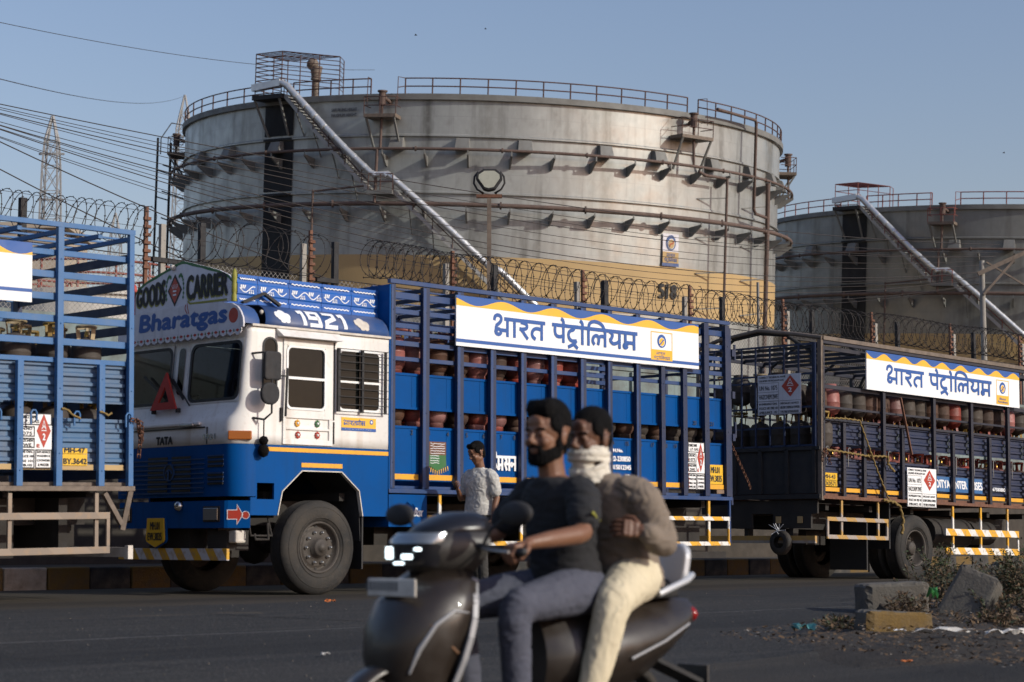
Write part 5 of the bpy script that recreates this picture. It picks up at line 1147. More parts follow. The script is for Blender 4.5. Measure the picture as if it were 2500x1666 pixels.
        for k in range(nn_):
            cx = .075 + k * per / 2; sg = 1 if k % 2 == 0 else -1
            if cx > w_ - .04: break
            for j in (-1, 0, 1): poly(mb, [(cx + j * .022 - .010, .16 + sg * .004), (cx + j * .022 + .004, .16 + sg * .002), (cx + j * .028 + .014 * sg, .16 + sg * .045), (cx + j * .028 - .006 * sg, .16 + sg * .045)], SIDE, fo, .003 + .0002 * j)
        mb.build('painted_scroll', 'ink_white', pn)
    mb = MB(); mb.box(-1.045, 1.035, 2.19, 2.2, 3.235, 3.555); mb.build('roof_panel', 'deco_blue', root)
    mb = MB(); mb.bar((-1.0, .16, 3.235), (-.72, .14, 3.36), .05, .03); mb.bar((-.72, .14, 3.36), (-.5, .13, 3.24), .05, .03); mb.build('roof_bracket', 'soft_black', root)
    # painted 1921 and clouds on the fairing
    prof = [(.0, 2.995), (.002, 3.05), (.04, 3.12), (.10, 3.18), (.2, 3.225), (.4, 3.245)]
    def onroof(x, v, off):
        q = v
        for (a0, c0), (a1, c1) in zip(prof, prof[1:]):
            L_ = math.hypot(a1 - a0, c1 - c0)
            if q <= L_ or (a1, c1) == prof[-1]:
                ty, tz = (a1 - a0) / L_, (c1 - c0) / L_; return Vector((x, a0 + ty * q - tz * off, c0 + tz * q + ty * off))
            q -= L_
    def roofmark(fn, name, m_, off):
        t_ = MB(); fn(t_); mb = MB(); bm_ = bmesh.new(); me = bpy.data.meshes.new('t'); me.from_pydata(t_.v, [], t_.f); bm_.from_mesh(me); bpy.data.meshes.remove(me)
        for zc in [i * .012 for i in range(-2, 30)]:
            bmesh.ops.bisect_plane(bm_, geom=bm_.verts[:] + bm_.edges[:] + bm_.faces[:], plane_co=(0, zc, 0), plane_no=(0, 1, 0))
        mb.add([onroof(v.co.x, max(0, v.co.y), off + v.co.z) for v in bm_.verts], [tuple(v.index for v in f.verts) for f in bm_.faces]); bm_.free()
        return mb.build(name, m_, root)
    FL = ((1, 0, 0), (0, 1, 0), (0, 0, 1))
    dgt = {'1': ([(-.02, .88), (.22, 1.0), (.22, 0)], .40), '9': ([(.62, .52), (.12, .52), (.12, 1), (.62, 1), (.62, 0), (.05, 0)], .80), '2': ([(.06, 1), (.62, 1), (.62, .62), (.14, .32), (.1, 0), (.7, 0)], .86)}
    def nums_(mb):
        xx = -.30
        for i, ch in enumerate('1921'): pts, ad = dgt[ch]; ribbon(mb, [(xx + a * .27, .03 + b_ * .19) for a, b_ in pts], .052, FL, (0, 0, 0), .0006 * i); xx += ad * .29
    roofmark(nums_, 'roof_number', 'ink_white', .016)
    for cx in (-.55, .62):
        def cl(mb):
            for i, (a, b_, r_) in enumerate(((-.06, .1, .045), (0, .12, .055), (.06, .08, .05), (.0, .06, .055), (-.03, .07, .045), (.06, .04, .035))): disc(mb, (cx + a, b_ + .03), r_, FL, (0, 0, 0), .0005 * i)
        roofmark(cl, 'roof_cloud', 'ink_white' if cx < 0 else 'dirty_white', .016)
cab(T1)
wheel(T1, .02, .01, .53, True); wheel(T1, .02, 2.39, .53, True, -1); axle(T1, .02)
for x in (4.95,): wheel(T1, x, .02, .53, False); wheel(T1, x, .33, .53, False); wheel(T1, x, 2.38, .53, False, -1); axle(T1, x)
chassis(T1, -.9, 7.4)
pe = [(1.065, 1.14), (1.58, 1.69), (2.15, 2.26), (2.72, 2.82), (3.26, 3.36), (3.81, 3.92), (4.37, 4.48), (4.90, 4.99), (5.47, 5.56), (5.99, 6.07), (6.45, 6.54), (6.92, 7.02), (7.39, 7.485)]
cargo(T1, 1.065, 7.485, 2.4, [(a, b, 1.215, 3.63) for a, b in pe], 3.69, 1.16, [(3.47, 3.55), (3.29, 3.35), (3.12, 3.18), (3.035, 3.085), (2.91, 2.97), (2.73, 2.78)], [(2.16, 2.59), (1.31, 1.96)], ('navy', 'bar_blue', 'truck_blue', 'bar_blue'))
mb = MB(); mb.box(1.04, 1.062, .0, 2.4, 1.2, 3.62); mb.build('bulkhead', 'truck_blue', T1)
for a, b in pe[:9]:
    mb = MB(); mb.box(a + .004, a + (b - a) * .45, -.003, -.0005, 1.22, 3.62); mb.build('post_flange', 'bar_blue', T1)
for (a, b), (c, d) in zip(pe, pe[1:]):
    if b > 6.5: continue
    mb = MB(); mb.box(b + .002, c - .002, .070, .077, 1.325, 1.39); mb.build('reflector_strip', 'yellow', T1)
mb = MB()
nums = [(1.16, '1'), (1.46, '2'), (1.74, '3'), (2.05, '4'), (2.37, '5'), (2.66, '6'), (2.97, '7'), (3.2, '8'), (3.5, '9'), (3.7, '10'), (4.0, '11'), (4.25, '12'), (4.6, '13'), (5.04, '14'), (5.33, '15'), (5.6, '16'), (5.85, '17'), (6.13, '18'), (6.33, '19')]
for x, s_ in nums: txt(mb, s_, SIDE, (x, .077, 1.86), .03 * len(s_), .055, .002, .002)
for x, s_ in ((6.75, '20'), (7.13, '21')): txt(mb, s_, SIDE, (x, .077, 2.2), .07, .055, .002, .002)
mb.build('panel_number', 'ink_black', T1)
mb = MB(); deva_xy(mb, ['da', 'ee', 'ma', 'sa', 'na'], SIDE, (2.83, .077, 1.47), .42, .17, .2, .002)
txt(mb, 'PH.No.', SIDE, (5.04, .077, 1.77), .23, .045, .002, .004); txt(mb, '022-230850', SIDE, (5.0, .077, 1.65), .42, .065, .002, .005); txt(mb, '9815012345', SIDE, (5.0, .077, 1.54), .43, .06, .002, .005); txt(mb, '98', SIDE, (5.32, .077, 1.43), .08, .05, .002, .004); mb.build('panel_lettering', 'ink_white', T1)
mb = MB(); poly(mb, [(1.755, 1.63), (2.035, 1.63), (2.035, 1.79), (1.755, 1.79)], SIDE, (0, .077, 0), .002); pb = mb.build('painted_pennant', 'rust', T1)
mb = MB(); poly(mb, [(1.75, 1.5), (1.89, 1.44), (2.04, 1.5), (2.035, 1.63), (1.755, 1.63)], SIDE, (0, .077, 0), .002); mb.build('pennant_green', 'green', pb)
mb = MB()
for k in range(11): q = k / 10; x = 1.72 + .34 * q; z = 1.50 - .06 * (1 - abs(2 * q - 1)); poly(mb, [(x - .008, z), (x + .008, z), (x + .004 + (q - .5) * .02, z - .055), (x - .004 + (q - .5) * .02, z - .055)], SIDE, (0, .077, 0), .0025)
mb.build('pennant_fringe', 'plate_yellow', pb)
mb = MB(); rr_ = random.Random(2)
for k in range(9):
    z = 1.765 - k * .029; ribbon(mb, [(1.775 + .24 * i / 14 * (.6 + .4 * (k < 5)), z + rr_.uniform(-.006, .006)) for i in range(15)], .006, SIDE, (0, .077, 0), .004 + k * .0001)
mb.build('pennant_writing', 'ink_white', pb)
hazard(T1, 6.555, 6.91, 1.30, 1.955, .012)
mb = MB(); mb.box(7.035, 7.365, .052, .06, 1.385, 1.655); pl = mb.build('number_plate', 'plate_yellow', T1)
mb = MB(); txt(mb, 'MH.01', SIDE, (7.10, .052, 1.54), .19, .085, .002, .004); txt(mb, 'EW.3835', SIDE, (7.055, .052, 1.42), .28, .085, .002, .004); mb.build('plate_text', 'ink_black', pl)
mb = MB(); mb.box(7.02, 7.385, .05, .058, 1.315, 1.38); mb.build('reflector_strip', 'yellow', T1)
bp_sign(T1, 2.1, 6.755, 2.965, 3.585, -.03, 5.0, (2.74, 5.46, .165), .225, (5.735, 6.185, 3.035, 3.415))
mb = MB(); mb.box(1.045, 1.655, .0, .5, .765, 1.145); bb = mb.build('battery_box', 'truck_blue', T1, bevel=.006)
mb = MB(); txt(mb, 'Battery', SIDE, (1.1, -.001, .90), .28, .10, .002, .005, slant=.35); txt(mb, 'Box', SIDE, (1.44, -.001, .89), .13, .10, .002, .005, slant=.3); mb.build('battery_lettering', 'ink_white', bb)
guard(T1, 1.68, 4.1, .57, .88, (1.9, 2.6, 3.3, 4.0), 'stripe_x'); guard(T1, 5.86, 7.46, .56, .905, (5.995, 7.03), 'stripe_x')
mb = MB(); mb.box(7.44, 7.47, .0, .03, .56, 1.16); mb.build('guard_stay', 'bar_blue', T1)
mb = MB(); mb.box(5.9, 7.2, .35, .9, .55, .80); mb.build('tool_box', 'chassis', T1)
mb = MB(); mb.lathe([(.25, 0), (.5, .05), (.5, .22), (.25, .26)], 28, (6.4, 1.5, .52), 'z'); mb.build('spare_tyre', 'tyre', T1)
mb = MB(); mb.box(5.4, 7.45, .08, .13, .36, .45); mb.build('lower_rail', 'chassis', T1)
mb = MB(); mb.tube([(2.0, .75, .75), (3.4, .75, .75)], .24, 14); mb.build('fuel_tank', 'chassis', T1)
mb = MB(); mb.box(7.49, 7.53, .0, 2.4, 1.1, 1.2)
for y in (.02, 1.19, 2.33): mb.box(7.49, 7.54, y, y + .06, 1.2, 3.6)
for z in (1.5, 2.0, 2.5, 3.0, 3.55): mb.box(7.495, 7.52, .081, 2.329, z - .02, z + .02)
for z in (2.0, 2.6, 3.2): mb.box(7.54, 7.6, .0, .05, z, z + .1)
for z in (2.15, 3.25): mb.tube([(7.62, .02, z - .1), (7.62, .02, z + .12)], .02, 6)
mb.build('tail_gate', 'navy', T1)
mb = MB(); mb.bar((7.5, .3, 1.32), (8.1, .5, 1.34), .05, .12); mb.build('tail_plank', 'wood', T1)
def chain(parent, pts, name='chain', m='rust', link=.045, r=.007):
    mb = MB(); P = [Vector(p) for p in pts]; d = 0; tot = sum((b - a).length for a, b in zip(P, P[1:])); n = int(tot / link)
    for i in range(n):
        q = tot * i / n; k = 0
        while k < len(P) - 2 and q > (P[k + 1] - P[k]).length: q -= (P[k + 1] - P[k]).length; k += 1
        a = P[k] + (P[k + 1] - P[k]).normalized() * q; dd = (P[k + 1] - P[k]).normalized(); s_ = dd.cross(Vector((0, 1, 0) if i % 2 else (1, .3, 0))).normalized() * link * .35
        mb.tube([a + s_, a + dd * link * .8 + s_, a + dd * link * .8 - s_, a - s_, a + s_], r, 4, cap=False)
    return mb.build(name, m, parent)
chain(T1, [(7.53, .05, 2.0), (7.8, .1, 1.72), (8.15, .2, 1.42), (8.25, .25, 1.34)])

# ---------------------------------------------------------------- the light blue truck at the left edge
T0 = empty('cargo_truck', street(-2.48, 0, 0), AX, label='light blue open cage truck body cut off by the left edge of the picture', cat='truck'); T0.rotation_euler = (0, R_(-.95), AX)
pl_ = [(-.06, .0), (-.42, -.35), (-.92, -.85), (-1.37, -1.30), (-1.87, -1.80), (-2.4, -2.33), (-2.9, -2.83), (-3.4, -3.33)]
tall = {0, 2, 4, 6}
posts = [(a, b, 1.17, 3.80 if i in (0, 4, 7) or i == 2 else 2.42) for i, (a, b) in enumerate(pl_)]
cargo(T0, -3.4, 0, 2.35, posts[::-1], 3.85, 1.12, [(3.51, 3.57), (3.28, 3.35), (3.055, 3.125), (2.83, 2.90), (2.60, 2.67), (2.42, 2.47)], [(2.02, 2.40), (1.33, 1.84)], ('light_blue', 'light_blue', 'faded_blue', 'brown_metal'), corr=True, topbars=[.3, .6, .9, 1.2, 1.5, 1.8, 2.1])
mb = MB()
for z in (3.55, 3.27, 3.02, 2.8, 2.6): mb.box(-.05, -.02, .06, 2.29, z - .045, z + .045)
mb.box(-.06, -.001, 2.2, 2.29, 1.2, 3.8); mb.box(-.05, -.02, .06, 2.29, 1.25, 2.4); mb.build('tail_gate', 'navy', T0)
for x in (-.10, -.72, -1.22, -1.62, -2.1):
    mb = MB(); mb.tube([(x, -.005, 1.78), (x, -.005, 1.90), (x + .02, -.005, 1.925), (x + .05, -.005, 1.925), (x + .065, -.005, 1.90), (x + .065, -.005, 1.82)], .011, 6); mb.build('hook', 'light_blue', T0)
hazard(T0, -1.33, -.94, 1.345, 1.90, .06)
mb = MB(); mb.box(-.81, -.52, .062, .07, 1.50, 1.555); mb.box(-.81, -.52, .062, .07, 1.38, 1.495); p_ = mb.build('number_plate', 'plate_yellow', T0)
mb = MB(); txt(mb, 'MH-47', SIDE, (-.79, .061, 1.51), .24, .05, .001, .004); txt(mb, 'BY.3642', SIDE, (-.80, .061, 1.395), .27, .055, .001, .004); mb.build('plate_text', 'ink_black', p_)
mb = MB()
for a, b in ((-.33, -.07), (-.83, -.44), (-1.28, -.94), (-1.78, -1.39), (-2.3, -1.9)): mb.box(a, b, .072, .082, 1.335, 1.39)
mb.build('reflector_strip', 'tank_yellow', T0)
# its name board, of which only the blank end is in the frame
bo = MB(); bo.box(-5.6, -1.24, -.03, -.008, 3.0, 3.60); b = bo.build('name_board', 'board_white', T0)
mb = MB(); n = 60; mt = mat4((-5.6, -.03, 3.0), *SIDE); v = []; wv = lambda a: .6 - .065 - .06 * cos(2 * pi * (4.36 - a) / .85 - pi * .35); v = []
for i in range(n + 1): a = 4.36 * i / n; v += [mt @ Vector((a, .475, .0015)), mt @ Vector((a, max(.476, wv(a)), .0015))]
mb.add(v, [(2 * i, 2 * i + 2, 2 * i + 3, 2 * i + 1) for i in range(n)]); mb.build('yellow_wave', 'sign_yellow', b)
mb = MB(); v = []
for i in range(n + 1): a = 4.36 * i / n; v += [mt @ Vector((a, max(.476, wv(a)), .0018)), mt @ Vector((a, .60, .0018))]
mb.add(v, [(2 * i, 2 * i + 2, 2 * i + 3, 2 * i + 1) for i in range(n)]); poly(mb, [(0, .10), (4.36, .10), (4.36, .135), (0, .135)], SIDE, (-5.6, -.03, 3.0), .0018); mb.build('blue_wave', 'sign_blue', b)
guard(T0, -2.4, -.28, .52, .87, (-.42, -1.42), 'guard_worn', .07, 1.1)
mb = MB(); mb.bar((-.02, .02, 1.12), (-.10, .05, .72), .05); mb.bar((-.33, .04, 1.1), (-.12, .04, .78), .05); mb.build('corner_brace', 'brown_metal', T0)
mb = MB(); mb.box(-.06, -.0, .0, .06, .42, .56); mb.box(-.05, .0, .07, 2.3, .44, .54); mb.build('underrun_bar', 'dirty_white', T0)
chassis(T0, -3.6, -.1); wheel(T0, -2.9, .02, .52, False); axle(T0, -2.9)
mb = MB(); mb.box(-1.45, -1.1, .5, 1.9, .45, 1.05); mb.box(-2.1, -1.7, .4, 1.9, .6, 1.0); mb.box(-.7, -.6, .3, 1.9, .5, 1.05); mb.build('under_gear', 'chassis', T0)
chain(T0, [(-.05, -.02, 1.86), (.03, -.03, 1.84), (.07, -.03, 1.6)], link=.05, r=.009); chain(T0, [(.02, -.05, 1.85), (.06, -.04, 1.7), (.04, -.03, 1.45)], link=.05, r=.009); chain(T0, [(-.0, -.03, 1.86), (.08, -.03, 1.82), (.08, -.03, 1.62)], link=.05, r=.009)
def rope(parent, pts, r, name='rope', m='rope'):
    mb = MB(); P = [Vector(p) for p in pts]; Q = []
    for a, b in zip(P, P[1:]):
        n = max(2, int((b - a).length / .02)); Q += [a.lerp(b, i / n) for i in range(n)]
    Q.append(P[-1]); mb.tube([p + Vector((0, r * .5 * cos(i * 1.1), r * .5 * sin(i * 1.1))) for i, p in enumerate(Q)], r, 6, rr=[r * (1 + .25 * sin(i * 2.2)) for i in range(len(Q))]); return mb.build(name, m, parent)
rope(T0, [(-.87, -.012, 1.95), (-.80, -.02, 1.93), (-.72, -.02, 1.87), (-.66, -.02, 1.86)], .012); rope(T0, [(-.42, -.012, 1.93), (-.33, -.02, 1.90), (-.28, -.02, 1.92)], .012)

# ---------------------------------------------------------------- the indigo truck at the right
T2 = empty('cargo_truck', street(9.69, 0, .0), AX, label='rusty indigo cage truck at the right edge, seen from its tail, loaded with red cylinders', cat='truck'); T2.rotation_euler = (0, R_(.95), AX)
ps = [0, .54, 1.08, 1.61, 2.13, 3.04, 3.60, 4.17, 4.73, 5.33, 5.93, 6.5]
full = (0, 3, 5, 7, 9, 11)
tp_ = [0, 3, 5, 7, 9, 11]
posts = [(x - .035, x + .035, 1.26, 3.52 if i in full else 2.38) for i, x in enumerate(ps)]
cargo(T2, 0, 6.5, 2.4, posts, 3.60, 1.22, [(3.46, 3.52), (2.88, 2.94), (2.585, 2.62), (2.40, 2.44)], [(2.06, 2.39), (1.335, 1.83)], ('indigo_post', 'indigo_post', 'indigo', 'rust'), corr=True, topbars=[.4, .8, 1.2, 1.6, 2.0])
mb = MB(); mb.box(-.02, 6.5, -.02, .04, 3.601, 3.66); mb.build('top_rail', 'brown_metal', T2)
for x in (0.02, 1.6, 3.0, 4.2, 5.4):
    mb = MB(); mb.tube([(x, .04, 3.0), (x, .25, 3.45), (x, .7, 3.72), (x, 1.2, 3.78), (x, 1.7, 3.72), (x, 2.15, 3.45), (x, 2.36, 3.0)], .028, 5); mb.build('roof_hoop', 'soft_black', T2)
mb = MB(); mb.tube([(-.03, .0, 3.63), (-.03, .5, 3.72), (-.03, 1.2, 3.82), (-.03, 2.0, 3.72), (-.03, 2.4, 3.6)], .035, 5); mb.box(-.06, -.001, 0, .07, 1.2, 3.6); mb.box(-.06, -.001, 2.33, 2.4, 1.2, 3.6); mb.build('tail_arch', 'brown_metal', T2)
mb = MB()
for y in seq(.12, 2.28, .27): mb.box(-.10, -.08, y - .012, y + .012, 2.02, 3.55)
for z in (2.02, 2.3, 2.6, 3.0, 3.1, 3.55): mb.box(-.079, -.06, .08, 2.32, z - .015, z + .015)
mb.box(-.10, -.06, .0801, .14, 2.0, 3.56); mb.build('tail_cage', 'navy', T2)
mb = MB(); mb.box(-.055, -.02, .08, 2.32, 1.3, 1.98)
for y in (.1, .6, 1.1, 1.6, 2.1): mb.box(-.09, -.056, y, y + .06, 1.3, 1.98)
mb.box(-.09, -.056, .02, 2.38, 1.95, 2.0); mb.box(-.09, -.056, .02, 2.38, 1.22, 1.29); mb.build('tail_board', 'soft_black', T2)
hazard(T2, 0, .81, 0, .61, 0, frame=FRONT, o=(-.12, 1.14, 2.5), style='print', grey=True)
hazard(T2, 2.21, 3.04, 1.17, 1.78, -.01, style='print')
mb = MB(); mb.box(.05, .42, .062, .07, 1.50, 1.615); mb.box(.05, .42, .062, .07, 1.415, 1.495); p_ = mb.build('number_plate', 'plate_yellow', T2)
mb = MB(); txt(mb, 'MH-43', SIDE, (.09, .061, 1.53), .28, .06, .001, .003); txt(mb, 'BX0571', SIDE, (.07, .061, 1.425), .32, .06, .001, .003); ribbon(mb, [(.08 + .03 * i, 1.505 + .006 * (i % 2)) for i in range(11)], .006, SIDE, (0, .061, 0), .001); mb.build('plate_text', 'ink_black', p_)
for a, b in zip(ps, ps[1:]):
    if 2.1 < a < 3: continue
    mb = MB(); mb.box(a + .04, b - .04, .07, .08, 1.34, 1.40); mb.build('reflector_strip', 'yellow', T2)
mb = MB(); txt(mb, 'ADITYA  ENTER  PRISES', SIDE, (3.06, .068, 1.50), 1.5, .125, .004, .008, slant=-.2); txt(mb, '9167580880', SIDE, (4.78, .068, 1.50), .5, .055, .004, .004); mb.build('panel_lettering', 'ink_white', T2)
mb = MB(); mb.box(3.07, 4.56, .066, .070, 1.44, 1.68); mb.build('lettering_ground', 'light_blue', T2)
bp_sign(T2, 1.08, 5.63, 2.93, 3.53, -.035, 8.2, (1.62, 4.73, .13), .235, (4.88, 5.28, 2.955, 3.36), seamed=True)
wheel(T2, 2.48, .02, .52, False); wheel(T2, 2.48, .34, .52, False); wheel(T2, 2.48, 2.38, .52, False, -1); wheel(T2, 2.48, 2.05, .52, False, -1); axle(T2, 2.48)
chassis(T2, .05, 6.4)
guard(T2, .08, 1.69, .66, .925, (.5, 1.47), 'stripe_worn', .06, 1.22); guard(T2, 3.33, 5.6, .49, .79, (3.6, 4.45, 5.3), 'stripe_x', .11, 1.22)
mb = MB(); mb.box(1.12, 1.15, .02, .7, .17, .95); mb.box(1.75, 1.78, .03, .5, .5, 1.2); mb.build('mud_flap', 'rubber', T2)
mb = MB(); mb.tube([(3.35, .45, .78), (4.5, .45, .78)], .24, 16); mb.tube([(4.7, .5, .80), (5.4, .5, .80)], .2, 14); mb.build('air_tank', 'chassis', T2)
mb = MB(); mb.box(-.04, .0, .1, 2.3, 1.0, 1.2); mb.box(-.06, -.02, .2, .9, .78, 1.0); mb.box(-.06, -.02, 1.3, 2.2, .78, 1.0); mb.box(-.03, .1, .55, .62, .6, 1.2); mb.box(-.03, .1, 1.4, 1.47, .6, 1.2); mb.build('tail_frame', 'chassis', T2)
for y in (.35, .75): mb = MB(); mb.box(-.075, -.061, y, y + .09, .86, .96); mb.build('tail_lamp', 'tank_yellow', T2)
mb = MB(); mb.box(-.10, -.05, .10, 2.3, .56, .67); mb.build('underrun_bar', 'stripe_worn', T2)
mb = MB(); mb.lathe([(.09, -.05), (.16, -.055), (.19, -.02), (.19, .03), (.16, .06), (.09, .05)], 24, (-.17, .68, .57), 'x'); mb.build('hanging_tyre', 'tyre', T2)
mb = MB(); rr_ = random.Random(5)
for k in range(12): mb.bar((-.24, .68 + rr_.uniform(-.03, .03), .74), (-.26 + rr_.uniform(-.04, .04), .68 + rr_.uniform(-.14, .14), .74 + rr_.uniform(-.08, .12)), .006)
mb.build('plastic_tie', 'ink_white', T2)
chain(T2, [(.0, -.03, 1.97), (-.05, -.03, 1.9), (-.1, -.03, 1.75)], link=.05, r=.009); chain(T2, [(-.02, -.04, 1.95), (.05, -.05, 1.85), (.1, -.04, 1.72)], link=.05, r=.009)
rope(T2, [(.02, -.02, 1.95), (.5, -.03, 1.93), (1.1, -.03, 1.90), (1.62, -.03, 1.92)], .016)
rope(T2, [(0.02, -.03, 2.42), (.5, -.04, 2.44), (.86, -.05, 2.43), (1.05, -.06, 2.1), (1.3, -.06, 1.7), (1.58, -.05, 1.32), (1.66, -.05, 1.24)], .013)
rope(T2, [(1.62, -.05, 1.92), (1.6, -.06, 1.8), (1.75, -.06, 1.7)], .02); rope(T2, [(1.5, -.05, 1.24), (1.75, -.06, 1.22), (1.92, -.06, 1.15), (2.0, -.06, .95), (1.98, -.05, .72)], .022)
mb = MB(); mb.bar((1.98, -.05, 2.86), (2.28, -.05, 1.98), .035, .02); mb.build('leaning_rod', 'rust', T2)
for x in (.05, .62, 1.7, 3.1, 3.65, 4.2, 4.8, 5.4):
    mb = MB(); mb.tube([(x, -.002, 1.72), (x, -.002, 1.98), (x + .02, -.002, 2.005), (x + .05, -.002, 2.005), (x + .065, -.002, 1.98)], .009, 6); mb.build('hook', 'galv', T2)

# ---------------------------------------------------------------- gas cylinders
def cylinder(bm_, cm):
    root = empty('gas_cylinder'); r = .158
    mb = MB(); mb.lathe([(.001, .045), (.09, .05), (.125, .075), (r - .006, .12), (r, .16), (r, .27), (r + .003, .275), (r + .003, .285), (r, .29), (r, .36), (r - .008, .41), (.12, .455), (.07, .475), (.03, .485), (.028, .50), (.001, .50)], 20); mb.build('body', bm_, root)
    mb = MB(); mb.lathe([(.115, .075), (.118, 0), (.112, 0), (.109, .075)], 20); mb.build('foot_ring', bm_, root)
    mb = MB()
    for k in range(3): a = 2 * pi * k / 3 + .4; mb.bar((.08 * cos(a), .08 * sin(a), .46), (.098 * cos(a), .098 * sin(a), .60), .045, .007)
    mb.lathe([(.1, .585), (.105, .585), (.112, .60), (.105, .615), (.1, .615), (.097, .60), (.1, .585)], 20); mb.build('collar', cm, root)
    mb = MB(); mb.lathe([(.022, .50), (.022, .53), (.016, .535), (.016, .56), (.001, .562)], 10); mb.build('valve', 'brass', root)
    return root
PR = {'red': cylinder('maroon_cyl', 'collar_red'), 'rust': cylinder('rust_cyl', 'collar_red'), 'brown': cylinder('brown_cyl', 'collar_yellow')}
regkids(); used = set()
def put(kind, s, t, z, label, group, flip=False, tilt=None):
    p = PR[kind]
    if kind not in used: used.add(kind); o = p
    else: o = copy_tree(p)
    o.location = street(s, -t, z + (.615 if flip else 0)); o.rotation_euler = ((pi if flip else 0) + random.gauss(0, .022), random.gauss(0, .022), random.uniform(0, 6))
    tag(o, label, 'gas cylinder', group)
rn = random.Random(21); RW = ['near row, ', 'second row, ', 'third row, ']
for row, t in enumerate((.30, .66)):
    for i in range(18):
        s = 1.36 + row * .12 + i * .345
        if s > 7.3: break
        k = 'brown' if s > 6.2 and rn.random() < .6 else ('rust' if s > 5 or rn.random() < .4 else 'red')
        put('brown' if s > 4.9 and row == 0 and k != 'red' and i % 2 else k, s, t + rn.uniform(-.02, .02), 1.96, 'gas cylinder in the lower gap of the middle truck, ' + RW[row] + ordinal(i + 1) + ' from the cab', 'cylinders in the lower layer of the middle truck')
        if s < 4.65: put('red' if s < 2.0 or rn.random() < .5 else 'rust', s, t + rn.uniform(-.02, .02), 2.577, 'gas cylinder in the upper layer of the middle truck, ' + RW[row] + ordinal(i + 1) + ' from the cab', 'cylinders in the upper layer of the middle truck')
for row, t in enumerate((.32, .72, 1.15)):
    for i in range(6):
        s = -2.85 - i * .42 - row * .1
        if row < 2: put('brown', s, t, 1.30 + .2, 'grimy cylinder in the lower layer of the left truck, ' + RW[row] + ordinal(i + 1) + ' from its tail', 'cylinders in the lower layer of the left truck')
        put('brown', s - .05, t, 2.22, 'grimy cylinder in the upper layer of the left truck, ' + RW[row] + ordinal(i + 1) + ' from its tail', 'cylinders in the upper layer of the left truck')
for row, t in enumerate((.30, .68)):
    for i in range(18):
        s = 9.95 + row * .1 + i * .345; dz = -.0166 * (s - 9.69)
        put('rust' if i % 3 else 'red', s, t, 1.42 + dz, 'rusty cylinder in the lower layer of the right truck, ' + RW[row] + ordinal(i + 1) + ' from its tail', 'cylinders in the lower layer of the right truck')
        put(('rust', 'brown', 'rust', 'red', 'brown')[(i * 3 + row) % 5], s, t, 2.37 + dz, 'upturned cylinder high in the right truck, ' + RW[row] + ordinal(i + 1) + ' from its tail', 'upturned cylinders in the upper layer of the right truck', flip=True)
for i in range(6):
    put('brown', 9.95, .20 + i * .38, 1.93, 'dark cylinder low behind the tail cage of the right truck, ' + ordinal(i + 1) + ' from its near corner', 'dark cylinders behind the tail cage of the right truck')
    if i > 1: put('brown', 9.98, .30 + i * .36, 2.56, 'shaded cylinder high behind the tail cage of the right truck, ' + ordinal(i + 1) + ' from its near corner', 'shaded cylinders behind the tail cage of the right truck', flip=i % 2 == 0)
# ================================================================ PEOPLE
from mathutils import noise as mnoise
def bake(name, mb, m, parent, voxel=.006, sm=6, fold=0, fsc=(9, 9, 9), extra=None, loc=None):
    o = mb.build(name, m, None, norm=True); r = o.modifiers.new('r', 'REMESH'); r.mode = 'VOXEL'; r.voxel_size = voxel; r.use_smooth_shade = True
    s_ = o.modifiers.new('s', 'SMOOTH'); s_.factor = .5; s_.iterations = sm
    bpy.context.view_layer.update(); dg = bpy.context.evaluated_depsgraph_get(); me = bpy.data.meshes.new_from_object(o.evaluated_get(dg))
    bpy.data.objects.remove(o)
    if fold:
        f = Vector(fsc); co = [v.co.copy() for v in me.vertices]; no = [v.normal.copy() for v in me.vertices]
        for v, c, n_ in zip(me.vertices, co, no):
            q = Vector((c.x * f.x, c.y * f.y, c.z * f.z)); w = mnoise.noise(q + Vector((7, 3, 1))) ; q2 = q * .5 + Vector((w, w, w)) * 1.2
            k = 1 - abs(mnoise.noise(q2 * 1.6)) * 2; v.co = c + n_ * (fold * (k * .8 - .3) + fold * .35 * mnoise.noise(q * 3))
    if extra:
        b = bmesh.new(); b.from_mesh(me); t = bpy.data.meshes.new('t'); t.from_pydata(extra.v, [], extra.f); b2 = bmesh.new(); b2.from_mesh(t); bmesh.ops.recalc_face_normals(b2, faces=b2.faces); b2.to_mesh(t); b2.free(); b.from_mesh(t); b.to_mesh(me); b.free(); bpy.data.meshes.remove(t)
    me.materials.clear(); me.materials.append(M[m] if isinstance(m, str) else m)
    for p in me.polygons: p.use_smooth = True; p.material_index = 0
    me.update(); o = bpy.data.objects.new(name, me); COL.objects.link(o); o.parent = parent; return o
def limb(mb, pts, n=14):
    P = [Vector(p[:3]) for p in pts]; R = [p[3] for p in pts]
    Q = []; RR = []
    for i in range(len(P) - 1):
        for k in range(4): Q.append(P[i].lerp(P[i + 1], k / 4)); RR.append(R[i] + (R[i + 1] - R[i]) * k / 4)
    Q.append(P[-1]); RR.append(R[-1])
    mb.tube(Q, 1, n, rr=RR)
    for p, r in zip(P, R): mb.ball(p, r * .99, 12)
def torso(mb, secs, n=24):   # sections: (centre, half width across y, half depth, lean angle)
    S = []
    for c, w, d, lean in secs:
        ring = []
        for k in range(n):
            a = 2 * pi * k / n; y = w * (abs(cos(a)) ** .85) * (1 if cos(a) > 0 else -1); x = d * (abs(sin(a)) ** .9) * (1 if sin(a) > 0 else -1)
            ring.append((c[0] + x * cos(lean), c[1] + y, c[2] + x * sin(lean)))
        S.append(ring)
    mb.loft(S, closed=True, caps=True)
